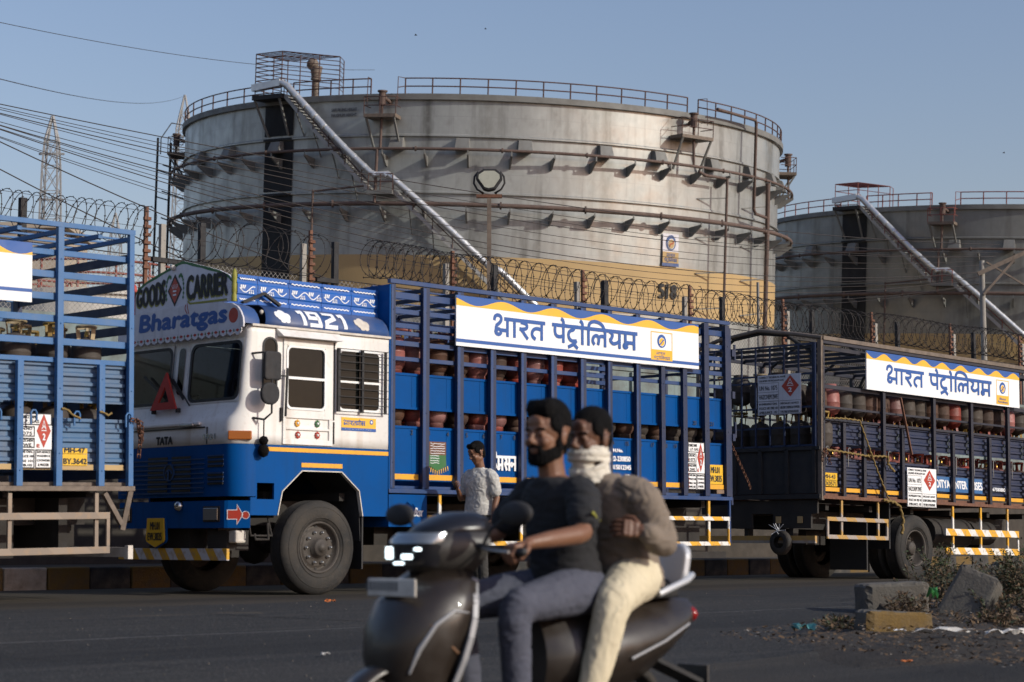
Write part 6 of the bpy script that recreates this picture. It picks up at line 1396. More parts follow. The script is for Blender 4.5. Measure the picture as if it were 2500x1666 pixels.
def hand(mb, ex, wrist, d, back, side, curl=60, sc=1.0, spread=.3, thumb=1):
    # d: towards the fingers, back: out of the back of the hand; side +1 / -1 puts the thumb
    w = Vector(wrist); d = Vector(d).normalized(); b = Vector(back); b = (b - d * b.dot(d)).normalized(); s_ = d.cross(b) * side
    for q, rw, rt in ((.0, .027, .018), (.03, .034, .018), (.06, .040, .017), (.082, .040, .014)):
        for k in (-1, -.33, .33, 1): mb.ball(w + d * q * sc + s_ * k * (rw - .012) * sc, rt * sc, 8)
    L = [.070, .080, .075, .058]
    for i in range(4):
        base = w + d * .082 * sc + s_ * (.030 - .020 * i) * sc; dr = (d + s_ * spread * (.15 - .1 * i)).normalized(); pts = [base - dr * .01]; p = base; ang = 0
        for j, fr_ in enumerate((.45, .32, .23)):
            ang += R_(curl * (.75 if j == 0 else 1.0)); dd = dr * cos(ang) - b * sin(ang); p = p + dd * L[i] * fr_ * 1.15 * sc; pts.append(p)
        ex.tube(pts, .0085 * sc, 8, rr=[.0095 * sc, .009 * sc, .0082 * sc, .0068 * sc])
        for q, r_ in zip(pts, (.0095, .009, .0082, .0068)): ex.ball(q, r_ * sc * .99, 8)
    if thumb:
        a = w + d * .022 * sc + s_ * .030 * sc; c = a + (d * .5 + s_ * .75 - b * .35).normalized() * .034 * sc; e = c + (d * .8 + s_ * .15 - b * .6).normalized() * .030 * sc; f = e + (d * .7 - s_ * .3 - b * .7).normalized() * .024 * sc
        ex.tube([a, c, e, f], .01 * sc, 8, rr=[.014 * sc, .0115 * sc, .0102 * sc, .008 * sc])
        for q, r_ in zip((a, c, e, f), (.014, .0115, .0102, .008)): ex.ball(q, r_ * sc * .99, 8)
class Head:
    def __init__(s, c, fwd, up=(0, 0, 1), k=1.0):
        s.f = Vector(fwd).normalized(); u = Vector(up); s.u = (u - s.f * u.dot(s.f)).normalized(); s.r = s.f.cross(s.u); s.c = Vector(c); s.k = k
    def P(s, f, r, u): return s.c + (s.f * f + s.r * r + s.u * u) * s.k
    def ell(s, mb, f, r, u, a, b, c, n=18):
        k = len(mb.v); mb.ball((0, 0, 0), 1, n)
        for i in range(k, len(mb.v)):
            x, y, z = mb.v[i]; mb.v[i] = tuple(s.P(f + x * a, r + y * b, u + z * c))
    def skull(s, mb):
        E = s.ell
        E(mb, -.012, 0, .035, .098, .076, .088, 24); E(mb, .028, 0, -.03, .062, .060, .078); E(mb, .045, 0, -.082, .038, .040, .032)
        E(mb, .01, .0, -.055, .062, .060, .048); E(mb, .072, 0, .028, .020, .050, .012); E(mb, .078, .0, .055, .012, .04, .03)
        for sg in (-1, 1): E(mb, .060, sg * .038, -.022, .026, .022, .026); E(mb, -.008, sg * .076, -.008, .017, .009, .030); E(mb, -.014, sg * .081, .004, .013, .007, .018); E(mb, .077, sg * .031, .008, .013, .016, .010)
        mb.tube([s.P(.084, 0, .020), s.P(.094, 0, .0), s.P(.108, 0, -.020), s.P(.100, 0, -.030)], .01, 8, rr=[.008 * s.k, .0105 * s.k, .0145 * s.k, .010 * s.k])
        for sg in (-1, 1): E(mb, .090, sg * .012, -.028, .011, .009, .009)
        E(mb, .083, 0, -.052, .011, .025, .006); E(mb, .080, 0, -.064, .012, .021, .007); E(mb, .072, 0, -.094, .014, .018, .014)
    def eyes(s, root, lid=.6):
        mb = MB()
        for sg in (-1, 1): s.ell(mb, .0775, sg * .031, .006, .0085, .012, .0065, 12)
        e = mb.build('eye', 'white', root); mb = MB()
        for sg in (-1, 1): s.ell(mb, .0835, sg * .031, .005, .0038, .0055, .0055, 10)
        mb.build('iris', 'hair', e)
        mb = MB()
        for sg in (-1, 1): mb.tube([s.P(.086, sg * .014, .024), s.P(.088, sg * .032, .031), s.P(.074, sg * .052, .026)], .0045 * s.k, 6)
        mb.build('eyebrow', 'hair', root)
def hair(root, h, top=.012, quiff=0, short=0, low=-.02):
    mb = MB(); h.ell(mb, -.022, 0, .046 + top, .096, .078, .080 + top * .7, 22); h.ell(mb, -.050, 0, -.005 + short, .056, .071, .062, 18); h.ell(mb, -.055, 0, -.045 + short * 1.6, .038, .055, .035)
    for sg in (-1, 1): h.ell(mb, .016, sg * .066, .048, .036, .014, .036); h.ell(mb, .008, sg * .073, .022, .012, .007, .03)
    if quiff:
        for k in range(7): a = -.045 + .015 * k; h.ell(mb, .050 - .01 * abs(k - 3) * .4, a, .102 + quiff * .4, .034, .018, .024 + quiff)
    bm = MB(); 
    o = bake('hair', mb, 'hair', root, .006, 3, .004, (60, 60, 60)); return o
def beard(root, h):
    mb = MB()
    for k in range(15):
        a = R_(-98 + 14 * k); f, r = .012 + .062 * cos(a), .062 * sin(a)
        h.ell(mb, f, r * .97, -.062 - .026 * max(0, cos(a)), .018, .012, .028 + .006 * max(0, cos(a)), 10)
        if abs(sin(a)) > .85: h.ell(mb, .006, .070 * (1 if r > 0 else -1), -.035, .018, .009, .034, 10)
    h.ell(mb, .052, 0, -.102, .028, .031, .018); h.ell(mb, .088, 0, -.0415, .010, .030, .0065)
    for sg in (-1, 1): h.ell(mb, .078, sg * .028, -.055, .011, .010, .02)
    bake('beard', mb, 'hair', root, .005, 3, .003, (70, 70, 70))

# ---------------------------------------------------------------- scooter (built about its own ground point; its front is towards -x)
SZ = -.42; SA = R_(39); SP = Vector((.0, 8.5, SZ))
sco = empty('scooter', SP, SA, label='dark brown scooter with lit headlamp crossing the foreground, ridden by two men', cat='scooter')
def us(zs, n=20):   # z, nose x, half width, rear x
    S = []
    for z, xn, hw, xr in zs:
        S.append([(xr - (xr - xn) * max(0, cos(R_(-90 + 180 * i / n))) ** .75, hw * (abs(sin(R_(-90 + 180 * i / n))) ** .9) * (-1 if i < n / 2 else 1), z) for i in range(n + 1)])
    return S
mb = MB(); S = us([(.30, -.60, .10, -.44), (.36, -.68, .15, -.48), (.45, -.70, .175, -.50), (.56, -.725, .21, -.47), (.68, -.71, .235, -.43), (.78, -.655, .235, -.39), (.86, -.57, .20, -.36), (.91, -.50, .14, -.34)])
mb.loft(S, sm=True); mb.build('front_apron', 'scooter_brown', sco, norm=False, solid=.012)
mb = MB(); mb.loft([[(-.46, -.19, .33), (-.48, -.1, .33), (-.48, .1, .33), (-.46, .19, .33)], [(-.455, -.235, .56), (-.44, -.1, .56), (-.44, .1, .56), (-.455, .235, .56)], [(-.40, -.245, .74), (-.37, -.1, .74), (-.37, .1, .74), (-.40, .245, .74)], [(-.355, -.19, .88), (-.33, -.1, .88), (-.33, .1, .88), (-.355, .19, .88)]]); mb.build('leg_shield', 'scooter_grey', sco, solid=.02)
for sg in (-1, 1):
    mb = MB(); ps = [(-.352, .185 * sg, .885), (-.385, .235 * sg, .80), (-.405, .257 * sg, .72), (-.43, .262 * sg, .64), (-.455, .25 * sg, .55), (-.485, .215 * sg, .44), (-.47, .17 * sg, .34)]
    for a, b in zip(ps, ps[1:]): mb.bar(a, b, .012, .028, (1, 0, 0))
    mb.build('side_trim', 'dull_trim', sco, bevel=.003)
    mb = MB(); ps = [(-.43, .248, .745), (-.50, .246, .755), (-.58, .225, .70), (-.64, .190, .60), (-.665, .155, .50)]; mb.tube([(a, b * sg * 1.0, c) for a, b, c in ps], .012, 6, rr=[.003, .007, .010, .012, .005]); mb.build('blade_trim', 'dull_trim', sco)
    mb = MB(); mb.tube([(-.47, .225 * sg, .58), (-.54, .222 * sg, .64), (-.60, .212 * sg, .70)], .008, 5, rr=[.01, .007, .004]); mb.build('crease_trim', 'scooter_bronze', sco)
mb = MB(); S = us([(.91, -.53, .11, -.30), (.94, -.575, .15, -.29), (.99, -.60, .185, -.28), (1.04, -.585, .19, -.27), (1.075, -.53, .17, -.27), (1.09, -.46, .13, -.28)]); mb.loft(S, caps=True); mb.build('handlebar_cowl', 'scooter_grey', sco)
mb = MB(); S = us([(1.03, -.592, .150, -.50), (1.045, -.588, .155, -.48), (1.075, -.55, .15, -.46)], 16); mb.loft(S, caps=True); mb.xf(Matrix.Translation((-.012, 0, 0))); mb.build('top_lens', 'lamp_glass', sco)
mb = MB(); S = us([(.935, -.590, .125, -.50), (.96, -.606, .14, -.50), (1.025, -.608, .15, -.50)], 16); mb.loft(S, caps=True); hl = mb.build('headlamp', 'screen_smoke', sco)
for y0, y1, z0, z1 in ((.055, .105, .965, 1.015), (-.075, -.02, .965, .985), (-.02, .03, .942, .952), (-.115, -.085, 1.0, 1.012)):
    mb = MB(); xx = -.612 - .01; yb = [(y0 + y1) / 2]; q = abs(yb[0]) / .15; xx = -.608 + .10 * (1 - math.sqrt(max(0, 1 - q * q)) ** .8) * 1.0 - .006
    mb.box(xx - .004, xx + .02, y0, y1, z0, z1); mb.build('led_lamp', 'led', hl, bevel=.004)
mb = MB(); S = us([(1.07, -.53, .155, -.26), (1.10, -.49, .15, -.24), (1.13, -.43, .13, -.24), (1.152, -.37, .09, -.26), (1.157, -.33, .03, -.28)]); mb.loft(S); mb.build('windscreen', 'screen_smoke', sco, norm=False, solid=.008)
mb = MB(); mb.box(-.665, -.655, -.19, .15, .81, .885); npl = mb.build('number_plate', 'dirty_white', sco, bevel=.008); mb = MB(); mb.box(-.654, -.60, -.06, .06, .81, .87); mb.build('plate_bracket', 'soft_black', sco)
mb = MB(); rr_ = random.Random(4)
for k in range(9): x0 = -.115 + k * .026; poly(mb, [(x0, .012), (x0 + .015, .012), (x0 + .015, .05), (x0, .05)], FRONT, (-.6655, .04, .822), .001)
mb.build('plate_marks', 'ink_faint', npl)
mb = MB(); mb.tube([(-.27, -.40, .995), (-.28, -.28, 1.0), (-.36, -.14, 1.03), (-.37, 0, 1.035), (-.36, .14, 1.03), (-.28, .28, 1.0), (-.27, .40, .995)], .014, 8); mb.build('handlebar', 'soft_black', sco)
for sg in (-1, 1):
    mb = MB(); mb.tube([(-.275, .27 * sg, 1.0), (-.27, .40 * sg, .995)], .018, 10); mb.ball((-.27, .405 * sg, .995), .02, 8); mb.build('grip', 'rubber', sco)
    mb = MB(); mb.tube([(-.33, .20 * sg, 1.01), (-.335, .28 * sg, 1.0), (-.325, .38 * sg, .995)], .007, 6); mb.build('brake_lever', 'steel', sco)
    mb = MB(); mb.tube([(-.33, .22 * sg, 1.03), (-.33, .27 * sg, 1.09), (-.31, .33 * sg, 1.13)], .008, 6); mb.ball((-.31, .41 * sg, 1.155), .11, 16, (.28, .95, .46)); mb.build('mirror', 'soft_black', sco)
def wheel2(x, r):
    mb = MB(); w = .055; mb.lathe([(r - .055, -w * .7), (r - .05, -w), (r - .02, -w * .95), (r, -w * .4), (r, w * .4), (r - .02, w * .95), (r - .05, w), (r - .055, w * .7)], 40, (x, 0, r), 'y'); t = mb.build('wheel', 'tyre', sco)
    mb = MB(); mb.lathe([(r - .054, -.035), (r - .06, 0), (r - .054, .035)], 32, (x, 0, r), 'y'); mb.lathe([(.001, -.05), (.05, -.05), (.05, .05), (.001, .05)], 16, (x, 0, r), 'y')
    for k in range(5): a = 2 * pi * k / 5; mb.bar((x, 0, r), (x + (r - .06) * cos(a), 0, r + (r - .06) * sin(a)), .03, .03, (0, 1, 0))
    mb.build('rim', 'scooter_grey', t)
wheel2(-.64, .25); wheel2(.64, .25)
mb = MB(); mb.loft([[(-.64 + r_0 * cos(R_(a)), y_, .25 + r_0 * sin(R_(a))) for r_0, y_ in ((.265, -.08), (.288, -.055), (.292, 0), (.288, .055), (.265, .08))] for a in range(30, 196, 8)]); mb.build('front_fender', 'scooter_brown', sco, solid=.006)
mb = MB(); mb.tube([(-.64, -.09, .25), (-.52, -.09, .55)], .02, 8); mb.tube([(-.64, .09, .25), (-.52, .09, .55)], .02, 8); mb.build('fork', 'soft_black', sco)
mb = MB(); mb.box(-.50, .10, -.17, .17, .25, .32); mb.build('floorboard', 'soft_black', sco, bevel=.02)
def side_sec(x, hw, z0, z1, n=10): return [(x, -hw * (sin(pi * i / n) ** .6 if 0 < i < n else .35), z0 + (z1 - z0) * i / n) for i in range(n + 1)] + [(x, hw * (sin(pi * (n - i) / n) ** .6 if 0 < i < n else .35), z0 + (z1 - z0) * (n - i) / n) for i in range(n + 1)]
mb = MB(); mb.loft([side_sec(x, hw, z0, z1) for x, hw, z0, z1 in ((.10, .12, .30, .74), (.2, .19, .30, .75), (.35, .215, .32, .76), (.55, .225, .36, .77), (.75, .20, .45, .77), (.92, .15, .55, .78), (1.04, .08, .64, .77))], closed=True, caps=True); mb.build('body_panel', 'scooter_brown', sco)
for sg in (-1, 1):
    mb = MB(); mb.tube([(.50, .228 * sg, .52), (.72, .212 * sg, .59), (.94, .14 * sg, .66)], .007, 6); mb.build('body_trim', 'dull_trim', sco)
    mb = MB(); mb.ball((.93, .10 * sg, .66), .04, 12, (1.4, .5, .5)); mb.build('indicator', 'red_lamp', sco)
mb = MB(); mb.loft([[(x, y * w, z + (.012 if abs(y) < .6 else -.02)) for y in (-1, -.8, -.4, 0, .4, .8, 1)] + [(x, y * w, z - .07) for y in (1, 0, -1)] for x, w, z in ((.08, .09, .76), (.2, .13, .79), (.42, .15, .80), (.5, .155, .83), (.75, .15, .85), (.90, .11, .85))], closed=True, caps=True); mb.build('seat', 'seat_black', sco, bevel=.01)
mb = MB(); mb.tube([(.72, -.17, .80), (.90, -.17, .86), (1.0, -.10, .88), (1.02, 0, .88), (1.0, .10, .88), (.90, .17, .86), (.72, .17, .80)], .016, 8); mb.build('grab_rail', 'silver_trim', sco)
mb = MB(); mb.prism(rrect(-.15, .15, .82, 1.03, .07), lambda a, b, h: (h + (b - .82) * .2, a, b), .885, .925); mb.build('backrest', 'silver_trim', sco, bevel=.015)
mb = MB(); mb.ball((1.02, 0, .70), .07, 12, (.6, 1.6, .7)); mb.build('tail_lamp', 'red_lamp', sco)
mb = MB(); mb.bar((.80, 0, .50), (1.10, 0, .38), .16, .02); mb.build('rear_fender', 'soft_black', sco); mb = MB(); mb.bar((1.10, -.10, .40), (1.10, .10, .40), .01, .12); mb.build('rear_plate', 'scooter_grey', sco)
mb = MB(); mb.tube([(.15, .20, .26), (.5, .22, .26), (.9, .24, .36)], .05, 12, rr=[.02, .05, .055]); mb.build('exhaust', 'soft_black', sco)
mb = MB(); mb.box(.15, .75, -.20, -.08, .16, .36); mb.build('engine_case', 'chassis', sco, bevel=.03)

def ride(root_label, cat, px, dat):
    r = empty('person', SP, SA, label=root_label, cat='person', group=None); return r
# rider
rd = ride('bearded man in a black t-shirt and grey jeans steering the scooter', 'person', 0, 0)
H1 = Head((.205, -.0, 1.505), (-1, -.18, -.02), k=1.13)
mb = MB(); ex = MB(); H1.skull(mb); limb(mb, [(.235, 0, 1.31, .062), (.222, 0, 1.38, .060), (.215, 0, 1.46, .062)]); torso(mb, [((.33, 0, .82), .15, .11, 0), ((.30, 0, 1.0), .14, .10, -.1), ((.27, 0, 1.18), .17, .11, -.1), ((.245, 0, 1.27), .16, .09, -.1), ((.24, 0, 1.33), .07, .06, 0)])
for sg in (-1, 1):
    limb(mb, [(.25, .185 * sg, 1.255, .055), (.15, .30 * sg, 1.075, .043), (.10, .315 * sg, 1.065, .043), (-.08, .335 * sg, 1.045, .036), (-.19, .338 * sg, 1.03, .026)])
    hand(mb, ex, (-.195, .338 * sg, 1.028), (-1, 0, -.16), (-.1, 0, 1), sg, curl=62, sc=1.05)
bake('body', mb, 'skin_brown', rd, .0055, 3, extra=ex)
H1.eyes(rd); hair(rd, H1, .018, .016, low=0); beard(rd, H1)
mb = MB(); torso(mb, [((.33, 0, .80), .178, .145, 0), ((.325, 0, .86), .175, .15, 0), ((.30, 0, .98), .165, .135, -.1), ((.275, 0, 1.12), .185, .13, -.1), ((.255, 0, 1.22), .195, .12, -.1), ((.245, 0, 1.285), .15, .095, -.1), ((.24, 0, 1.325), .075, .07, 0)])
for sg in (-1, 1): limb(mb, [(.25, .16 * sg, 1.255, .078), (.235, .21 * sg, 1.22, .078), (.185, .268 * sg, 1.135, .075)])
bake('t_shirt', mb, 'shirt_black', rd, .008, 8, .008, (9, 7, 16))
mb = MB(); limb(mb, [(.35, 0, .83, .135)]); 
for sg in (-1, 1): limb(mb, [(.34, .09 * sg, .825, .115), (.1, .165 * sg, .80, .098), (-.13, .205 * sg, .765, .078), (-.15, .20 * sg, .70, .072), (-.125, .18 * sg, .55, .068), (-.11, .17 * sg, .40, .060)])
bake('jeans', mb, 'jeans_grey', rd, .009, 8, .0055, (13, 9, 20))
mb = MB()
for sg in (-1, 1): limb(mb, [(-.10, .165 * sg, .38, .042), (-.13, .165 * sg, .36, .045), (-.25, .165 * sg, .345, .036)])
bake('shoes', mb, 'soft_black', rd, .008, 4)
mb = MB(); q = (Vector((.16, -.62, .5)).normalized()); 
mb = MB(); poly(mb, [(0, 0), (.12, 0), (.12, .012), (0, .012)], SIDE, (.12, -.1, 1.10), .0); 
mb = MB(); ribbon(mb, [(-.02, 0), (.0, .006), (.04, -.006), (.08, .004)], .012, (Vector((.9, .45, -.35)).normalized(), Vector((.2, .3, .9)).normalized(), Vector((.3, -.9, .35)).normalized()), (.175, -.348, 1.155), .0); mb.build('sleeve_print', 'olive', rd, solid=.004)
# pillion
pi_ = ride('man in a brown shirt with a white scarf over his mouth riding pillion', 'person', 0, 0)
H2 = Head((.475, .02, 1.50), (-1, -.15, -.06), k=1.10)
mb = MB(); ex = MB(); H2.skull(mb); limb(mb, [(.52, .01, 1.30, .062), (.50, .015, 1.38, .060), (.485, .02, 1.46, .062)]); torso(mb, [((.64, 0, .86), .15, .11, 0), ((.60, 0, 1.05), .14, .10, -.1), ((.56, 0, 1.2), .16, .10, -.1), ((.53, 0, 1.28), .15, .08, -.1)])
limb(mb, [(.55, -.2, 1.25, .05), (.63, -.30, 1.05, .04), (.59, -.31, 1.03, .035), (.50, -.30, 1.085, .026)]); hand(mb, ex, (.50, -.298, 1.085), (-.85, .35, .15), (-.2, -1, .2), 1, curl=38, sc=1.0)
limb(mb, [(.55, .2, 1.25, .05), (.60, .32, 1.04, .04), (.44, .28, .98, .026)]); hand(mb, ex, (.44, .28, .98), (-1, -.2, 0), (0, .3, 1), 1, curl=40)
bake('body', mb, 'skin_dark', pi_, .0055, 3, extra=ex)
H2.eyes(pi_); hair(pi_, H2, .010, 0, short=.008)
mb = MB(); torso(mb, [((.66, 0, .83), .20, .165, 0), ((.655, 0, .90), .19, .165, 0), ((.62, 0, 1.03), .18, .15, -.1), ((.585, 0, 1.15), .195, .14, -.15), ((.56, 0, 1.23), .20, .125, -.15), ((.545, 0, 1.30), .15, .10, -.1), ((.53, .01, 1.345), .085, .078, 0)])
limb(mb, [(.56, -.16, 1.265, .08), (.585, -.225, 1.22, .082), (.632, -.285, 1.07, .066), (.63, -.30, 1.03, .062), (.58, -.30, 1.04, .055), (.525, -.308, 1.075, .045)])
limb(mb, [(.56, .16, 1.265, .08), (.585, .225, 1.22, .078), (.61, .31, 1.05, .066), (.48, .29, .99, .045)])
bake('shirt', mb, 'shirt_brown', pi_, .008, 8, .009, (11, 8, 15))
mb = MB(); limb(mb, [(.67, 0, .88, .145)])
for sg in (-1, 1): limb(mb, [(.66, .09 * sg, .875, .12), (.50, .19 * sg, .84, .105), (.37, .255 * sg, .775, .086), (.34, .262 * sg, .71, .078), (.30, .25 * sg, .56, .072), (.25, .235 * sg, .40, .062)])
bake('trousers', mb, 'trouser_cream', pi_, .009, 8, .006, (15, 12, 8))
mb = MB()
for sg in (-1, 1): limb(mb, [(.24, .235 * sg, .36, .042), (.21, .235 * sg, .34, .045), (.11, .235 * sg, .33, .036)])
bake('shoes', mb, 'soft_black', pi_, .008, 4)
mb = MB()
for k, (z, rf, rs, w_) in enumerate(((-.035, .082, .082, .016), (-.058, .094, .086, .020), (-.082, .092, .084, .022), (-.108, .086, .080, .024), (-.13, .080, .078, .026), (-.155, .085, .085, .024))):
    n = 22; rf *= .90; rs *= .92; w_ *= .55; mb.tube([H2.P(.012 + rf * cos(2 * pi * i / n), rs * sin(2 * pi * i / n), z + .03 * (cos(2 * pi * i / n) - .0) * (-1 if k > 2 else .2)) for i in range(n + 1)], w_, 8, cap=False)
H2.ell(mb, .048, 0, -.09, .045, .05, .055); H2.ell(mb, .03, 0, -.15, .06, .06, .05); H2.ell(mb, .05, 0, -.20, .04, .05, .045)
bake('scarf', mb, 'scarf', pi_, .006, 5, .006, (14, 14, 30))

# pedestrian beside the middle truck
PX = Vector((-.385, 22.7, 0)); PA = R_(50)
pd = empty('person', PX, PA, label='man in a grey printed polo shirt looking at his phone beside the middle truck', cat='person')
H3 = Head((-.045, 0, 1.625), (-1, .25, -.48), k=1.04)
mb = MB(); ex = MB(); H3.skull(mb); limb(mb, [(.02, 0, 1.44, .058), (-.005, 0, 1.52, .056), (-.02, 0, 1.58, .058)]); torso(mb, [((0, 0, .95), .15, .10, 0), ((0, 0, 1.15), .14, .09, 0), ((0, 0, 1.32), .16, .10, 0), ((.01, 0, 1.42), .13, .07, 0)])
limb(mb, [(.01, -.19, 1.37, .05), (.04, -.235, 1.10, .04), (.0, -.235, .98, .034), (-.03, -.235, .86, .025)]); hand(mb, ex, (-.032, -.235, .855), (-.1, 0, -1), (0, -1, 0), 1, curl=16)
limb(mb, [(.01, .19, 1.37, .05), (.03, .22, 1.12, .04), (-.1, .20, 1.10, .035), (-.24, .12, 1.19, .025)]); hand(mb, ex, (-.245, .118, 1.195), (-.9, -.4, .35), (-.3, .5, -.8), -1, curl=42)
bake('body', mb, 'skin_brown', pd, .006, 3, extra=ex)
H3.eyes(pd); hair(pd, H3, .010, .006)
mb = MB(); torso(mb, [((.0, 0, .90), .185, .14, 0), ((0, 0, .98), .18, .14, 0), ((0, 0, 1.12), .165, .13, 0), ((0, 0, 1.28), .19, .135, 0), ((.005, 0, 1.36), .19, .12, 0), ((.01, 0, 1.42), .14, .09, 0), ((.012, 0, 1.455), .075, .07, 0)])
for sg in (-1, 1): limb(mb, [(.01, .155 * sg, 1.375, .072), (.012, .20 * sg, 1.33, .074), (.028, .232 * sg, 1.17, .068)])
bake('polo_shirt', mb, 'polo', pd, .008, 6, .009, (8, 8, 10))
mb = MB()
for sg in (-1, 1): mb.add([(.01 + a, b * sg, c) for a, b, c in ((.06, .0, 1.475), (-.01, .075, 1.465), (-.075, .03, 1.435), (-.10, .012, 1.40), (-.075, .055, 1.405), (-.02, .10, 1.435), (.07, .0, 1.445))], [(0, 1, 5, 6), (1, 2, 4, 5), (2, 3, 4)])
mb.build('collar', 'white', pd, solid=.006, norm=False)
mb = MB(); limb(mb, [(0, 0, .93, .13)])
limb(mb, [(0, -.085, .9, .10), (-.06, -.09, .5, .07), (-.02, -.09, .12, .058)]); limb(mb, [(0, .085, .9, .10), (.0, .09, .5, .07), (.10, .09, .15, .058)])
bake('trousers', mb, 'trouser_dark', pd, .01, 5, .008, (9, 9, 14))
mb = MB(); limb(mb, [(-.01, -.09, .07, .04), (-.05, -.09, .045, .042), (-.16, -.09, .035, .034)]); limb(mb, [(.12, .09, .08, .04), (.08, .09, .05, .042), (-.02, .09, .035, .034)])
bake('shoes', mb, 'shoe', pd, .008, 4)
mb = MB(); mb.box(-.04, .04, -.005, .005, -.075, .075); ph = mb.build('phone', 'phone', bevel=.004); ph.matrix_world = Matrix.Translation(PX) @ Matrix.Rotation(PA, 4, 'Z') @ Matrix.Translation((-.345, .085, 1.265)) @ Matrix.Rotation(R_(18), 4, 'Z') @ Matrix.Rotation(R_(-50), 4, 'Y'); tag(ph, 'black phone held by the man in the polo shirt', 'phone')

# ================================================================ BROKEN KERB BLOCKS, WEEDS, LITTER
def gzw(x, y):
    d = Vector((x, y, 0)) - WO; s = d.x * sin(R_(44.6)) + d.y * cos(R_(44.6)); t = d.x * cos(R_(44.6)) - d.y * sin(R_(44.6)); return gz(s, t)
def block(name, x, y, L, D, H, rz, label, m, tilt=(0, 0), seed=1, z=0, face=None, cat='kerb block'):
    r = random.Random(seed); b = bmesh.new(); bmesh.ops.create_cube(b, size=1); bmesh.ops.subdivide_edges(b, edges=b.edges[:], cuts=9, use_grid_fill=True)
    for v in b.verts:
        c = v.co; n_ = mnoise.noise(Vector((c.x * 3 + seed, c.y * 3, c.z * 3))) ; e = sum(1 for q in c if abs(q) > .44); w = mnoise.noise(Vector((c.x * 9 + seed, c.y * 9, c.z * 9)))
        k = 1 - (.06 if e >= 2 else 0) * (1 + 2 * max(0, w)) - .03 * n_; v.co = Vector((c.x * L * k, c.y * D * k, (c.z * k + .46) * H))
    me = bpy.data.meshes.new(name); b.to_mesh(me); b.free(); o = bpy.data.objects.new(name, me); COL.objects.link(o); me.materials.append(M[m])
    if face:
        me.materials.append(M[face])
        for p in me.polygons:
            if p.normal.y < -.5: p.material_index = 1
    for p in me.polygons: p.use_smooth = False
    o.location = (x, y, gzw(x, y) + z); o.rotation_euler = (R_(tilt[0]), R_(tilt[1]), rz); tag(o, label, cat); return o
block('kerb_block', 3.20, 16.35, .62, .26, .27, R_(18), 'broken kerb block with a yellow painted face at the tip of the traffic island', 'concrete', (0, 3), 3, -.03, 'kerb_yellow')
block('kerb_block', 3.80, 19.4, .66, .4, .36, R_(8), 'plain grey concrete block lying behind the yellow faced one', 'concrete', (0, -2), 4, -.03)
block('kerb_block', 4.22, 18.5, .42, .22, .60, R_(-34), 'slab of concrete tipped on its side among the weeds', 'concrete', (-24, 22), 8, -.04)
block('kerb_block', 5.85, 24.3, .44, .3, .36, R_(4), 'square concrete block half hidden by weeds near the right truck tyre', 'concrete', (0, 0), 11, -.02)
block('kerb_block', 6.62, 25.4, .62, .3, .38, R_(6), 'concrete block at the right edge, behind the weeds', 'concrete', (0, 0), 14, -.02)
block('rubble_piece', 3.55, 18.3, .30, .2, .14, R_(40), 'small lump of rubble leaning on the plain grey block', 'dirt_mat', (30, 10), 17, 0, cat='rubble')
def weed(x, y, h, spread, nst, dry, label, seed, nleaf=44, name='weed_bush'):
    r = random.Random(seed); root = empty(name, (x, y, gzw(x, y) + .02), label=label, cat='weeds'); st = MB(); lf = MB(); ld = MB()
    for i in range(nst):
        a = r.uniform(0, 2 * pi); b0 = Vector((r.gauss(0, spread * .35), r.gauss(0, spread * .35), 0)); ln = Vector((cos(a), sin(a), 0)) * spread * r.uniform(.1, .8); hh = h * r.uniform(.45, 1.05); pts = [b0 + ln * (q ** 1.6) + Vector((0, 0, hh * q * (1 - .12 * q))) + Vector((r.uniform(-.01, .01), r.uniform(-.01, .01), 0)) for q in (0, .25, .5, .75, 1)]
        st.tube(pts, .004, 4, rr=[.005, .004, .0035, .003, .002])
        for k in range(nleaf):
            q = r.uniform(.15, 1); j = min(3, int(q * 4)); p = pts[j].lerp(pts[j + 1], q * 4 - j); d = Vector((r.uniform(-1, 1), r.uniform(-1, 1), r.uniform(-.3, .8))).normalized(); s_ = d.cross(Vector((r.uniform(-1, 1), r.uniform(-1, 1), 1))).normalized(); L = r.uniform(.025, .06); w = L * r.uniform(.3, .6)
            p = p + d * r.uniform(0, .03); t = ld if r.random() < dry else lf; t.add([p, p + d * L * .5 + s_ * w * .5, p + d * L, p + d * L * .5 - s_ * w * .5], [(0, 1, 2, 3)])
    st.build('stem', 'stem', root, norm=False); lf.build('foliage', 'leaf', root, norm=False); ld.build('dry_foliage', 'leaf_dry', root, norm=False)
W_ = [(4.55, 20.3, .50, .5, 46, .45, 'leafy weed bush just right of the tipped slab'), (5.3, 20.9, .55, .55, 60, .5, 'half dry weed bush beside the square block'), (5.9, 22.4, .6, .6, 50, .35, 'tall weed bush in front of the farthest block at the right edge'), (4.9, 18.2, .42, .55, 50, .6, 'brown dry weed clump spilling forward of the tipped slab'), (5.1, 17.0, .32, .5, 40, .75, 'low straw coloured weed clump at the lower right edge'), (4.35, 17.2, .22, .4, 34, .85, 'flattened dry weeds in front of the slab'), (5.75, 26.0, .62, .35, 20, .1, 'thin green weed standing against the right truck tyre'), (6.5, 24.0, .75, .5, 44, .2, 'tallest green weed at the right edge below the striped guard'), (3.62, 17.9, .30, .22, 20, .9, 'dead brown stalks between the yellow block and the grey block'), (3.0, 16.9, .12, .5, 26, .6, 'low weeds at the foot of the yellow faced block'), (5.6, 19.3, .5, .5, 46, .5, 'dense mixed weed clump at the right edge')]
for i, (x, y, h, sp, n_, dry, lab) in enumerate(W_): weed(x, y, h, sp, n_, dry, lab, 40 + i)
r_ = random.Random(9); mb = MB(); mb2 = MB()
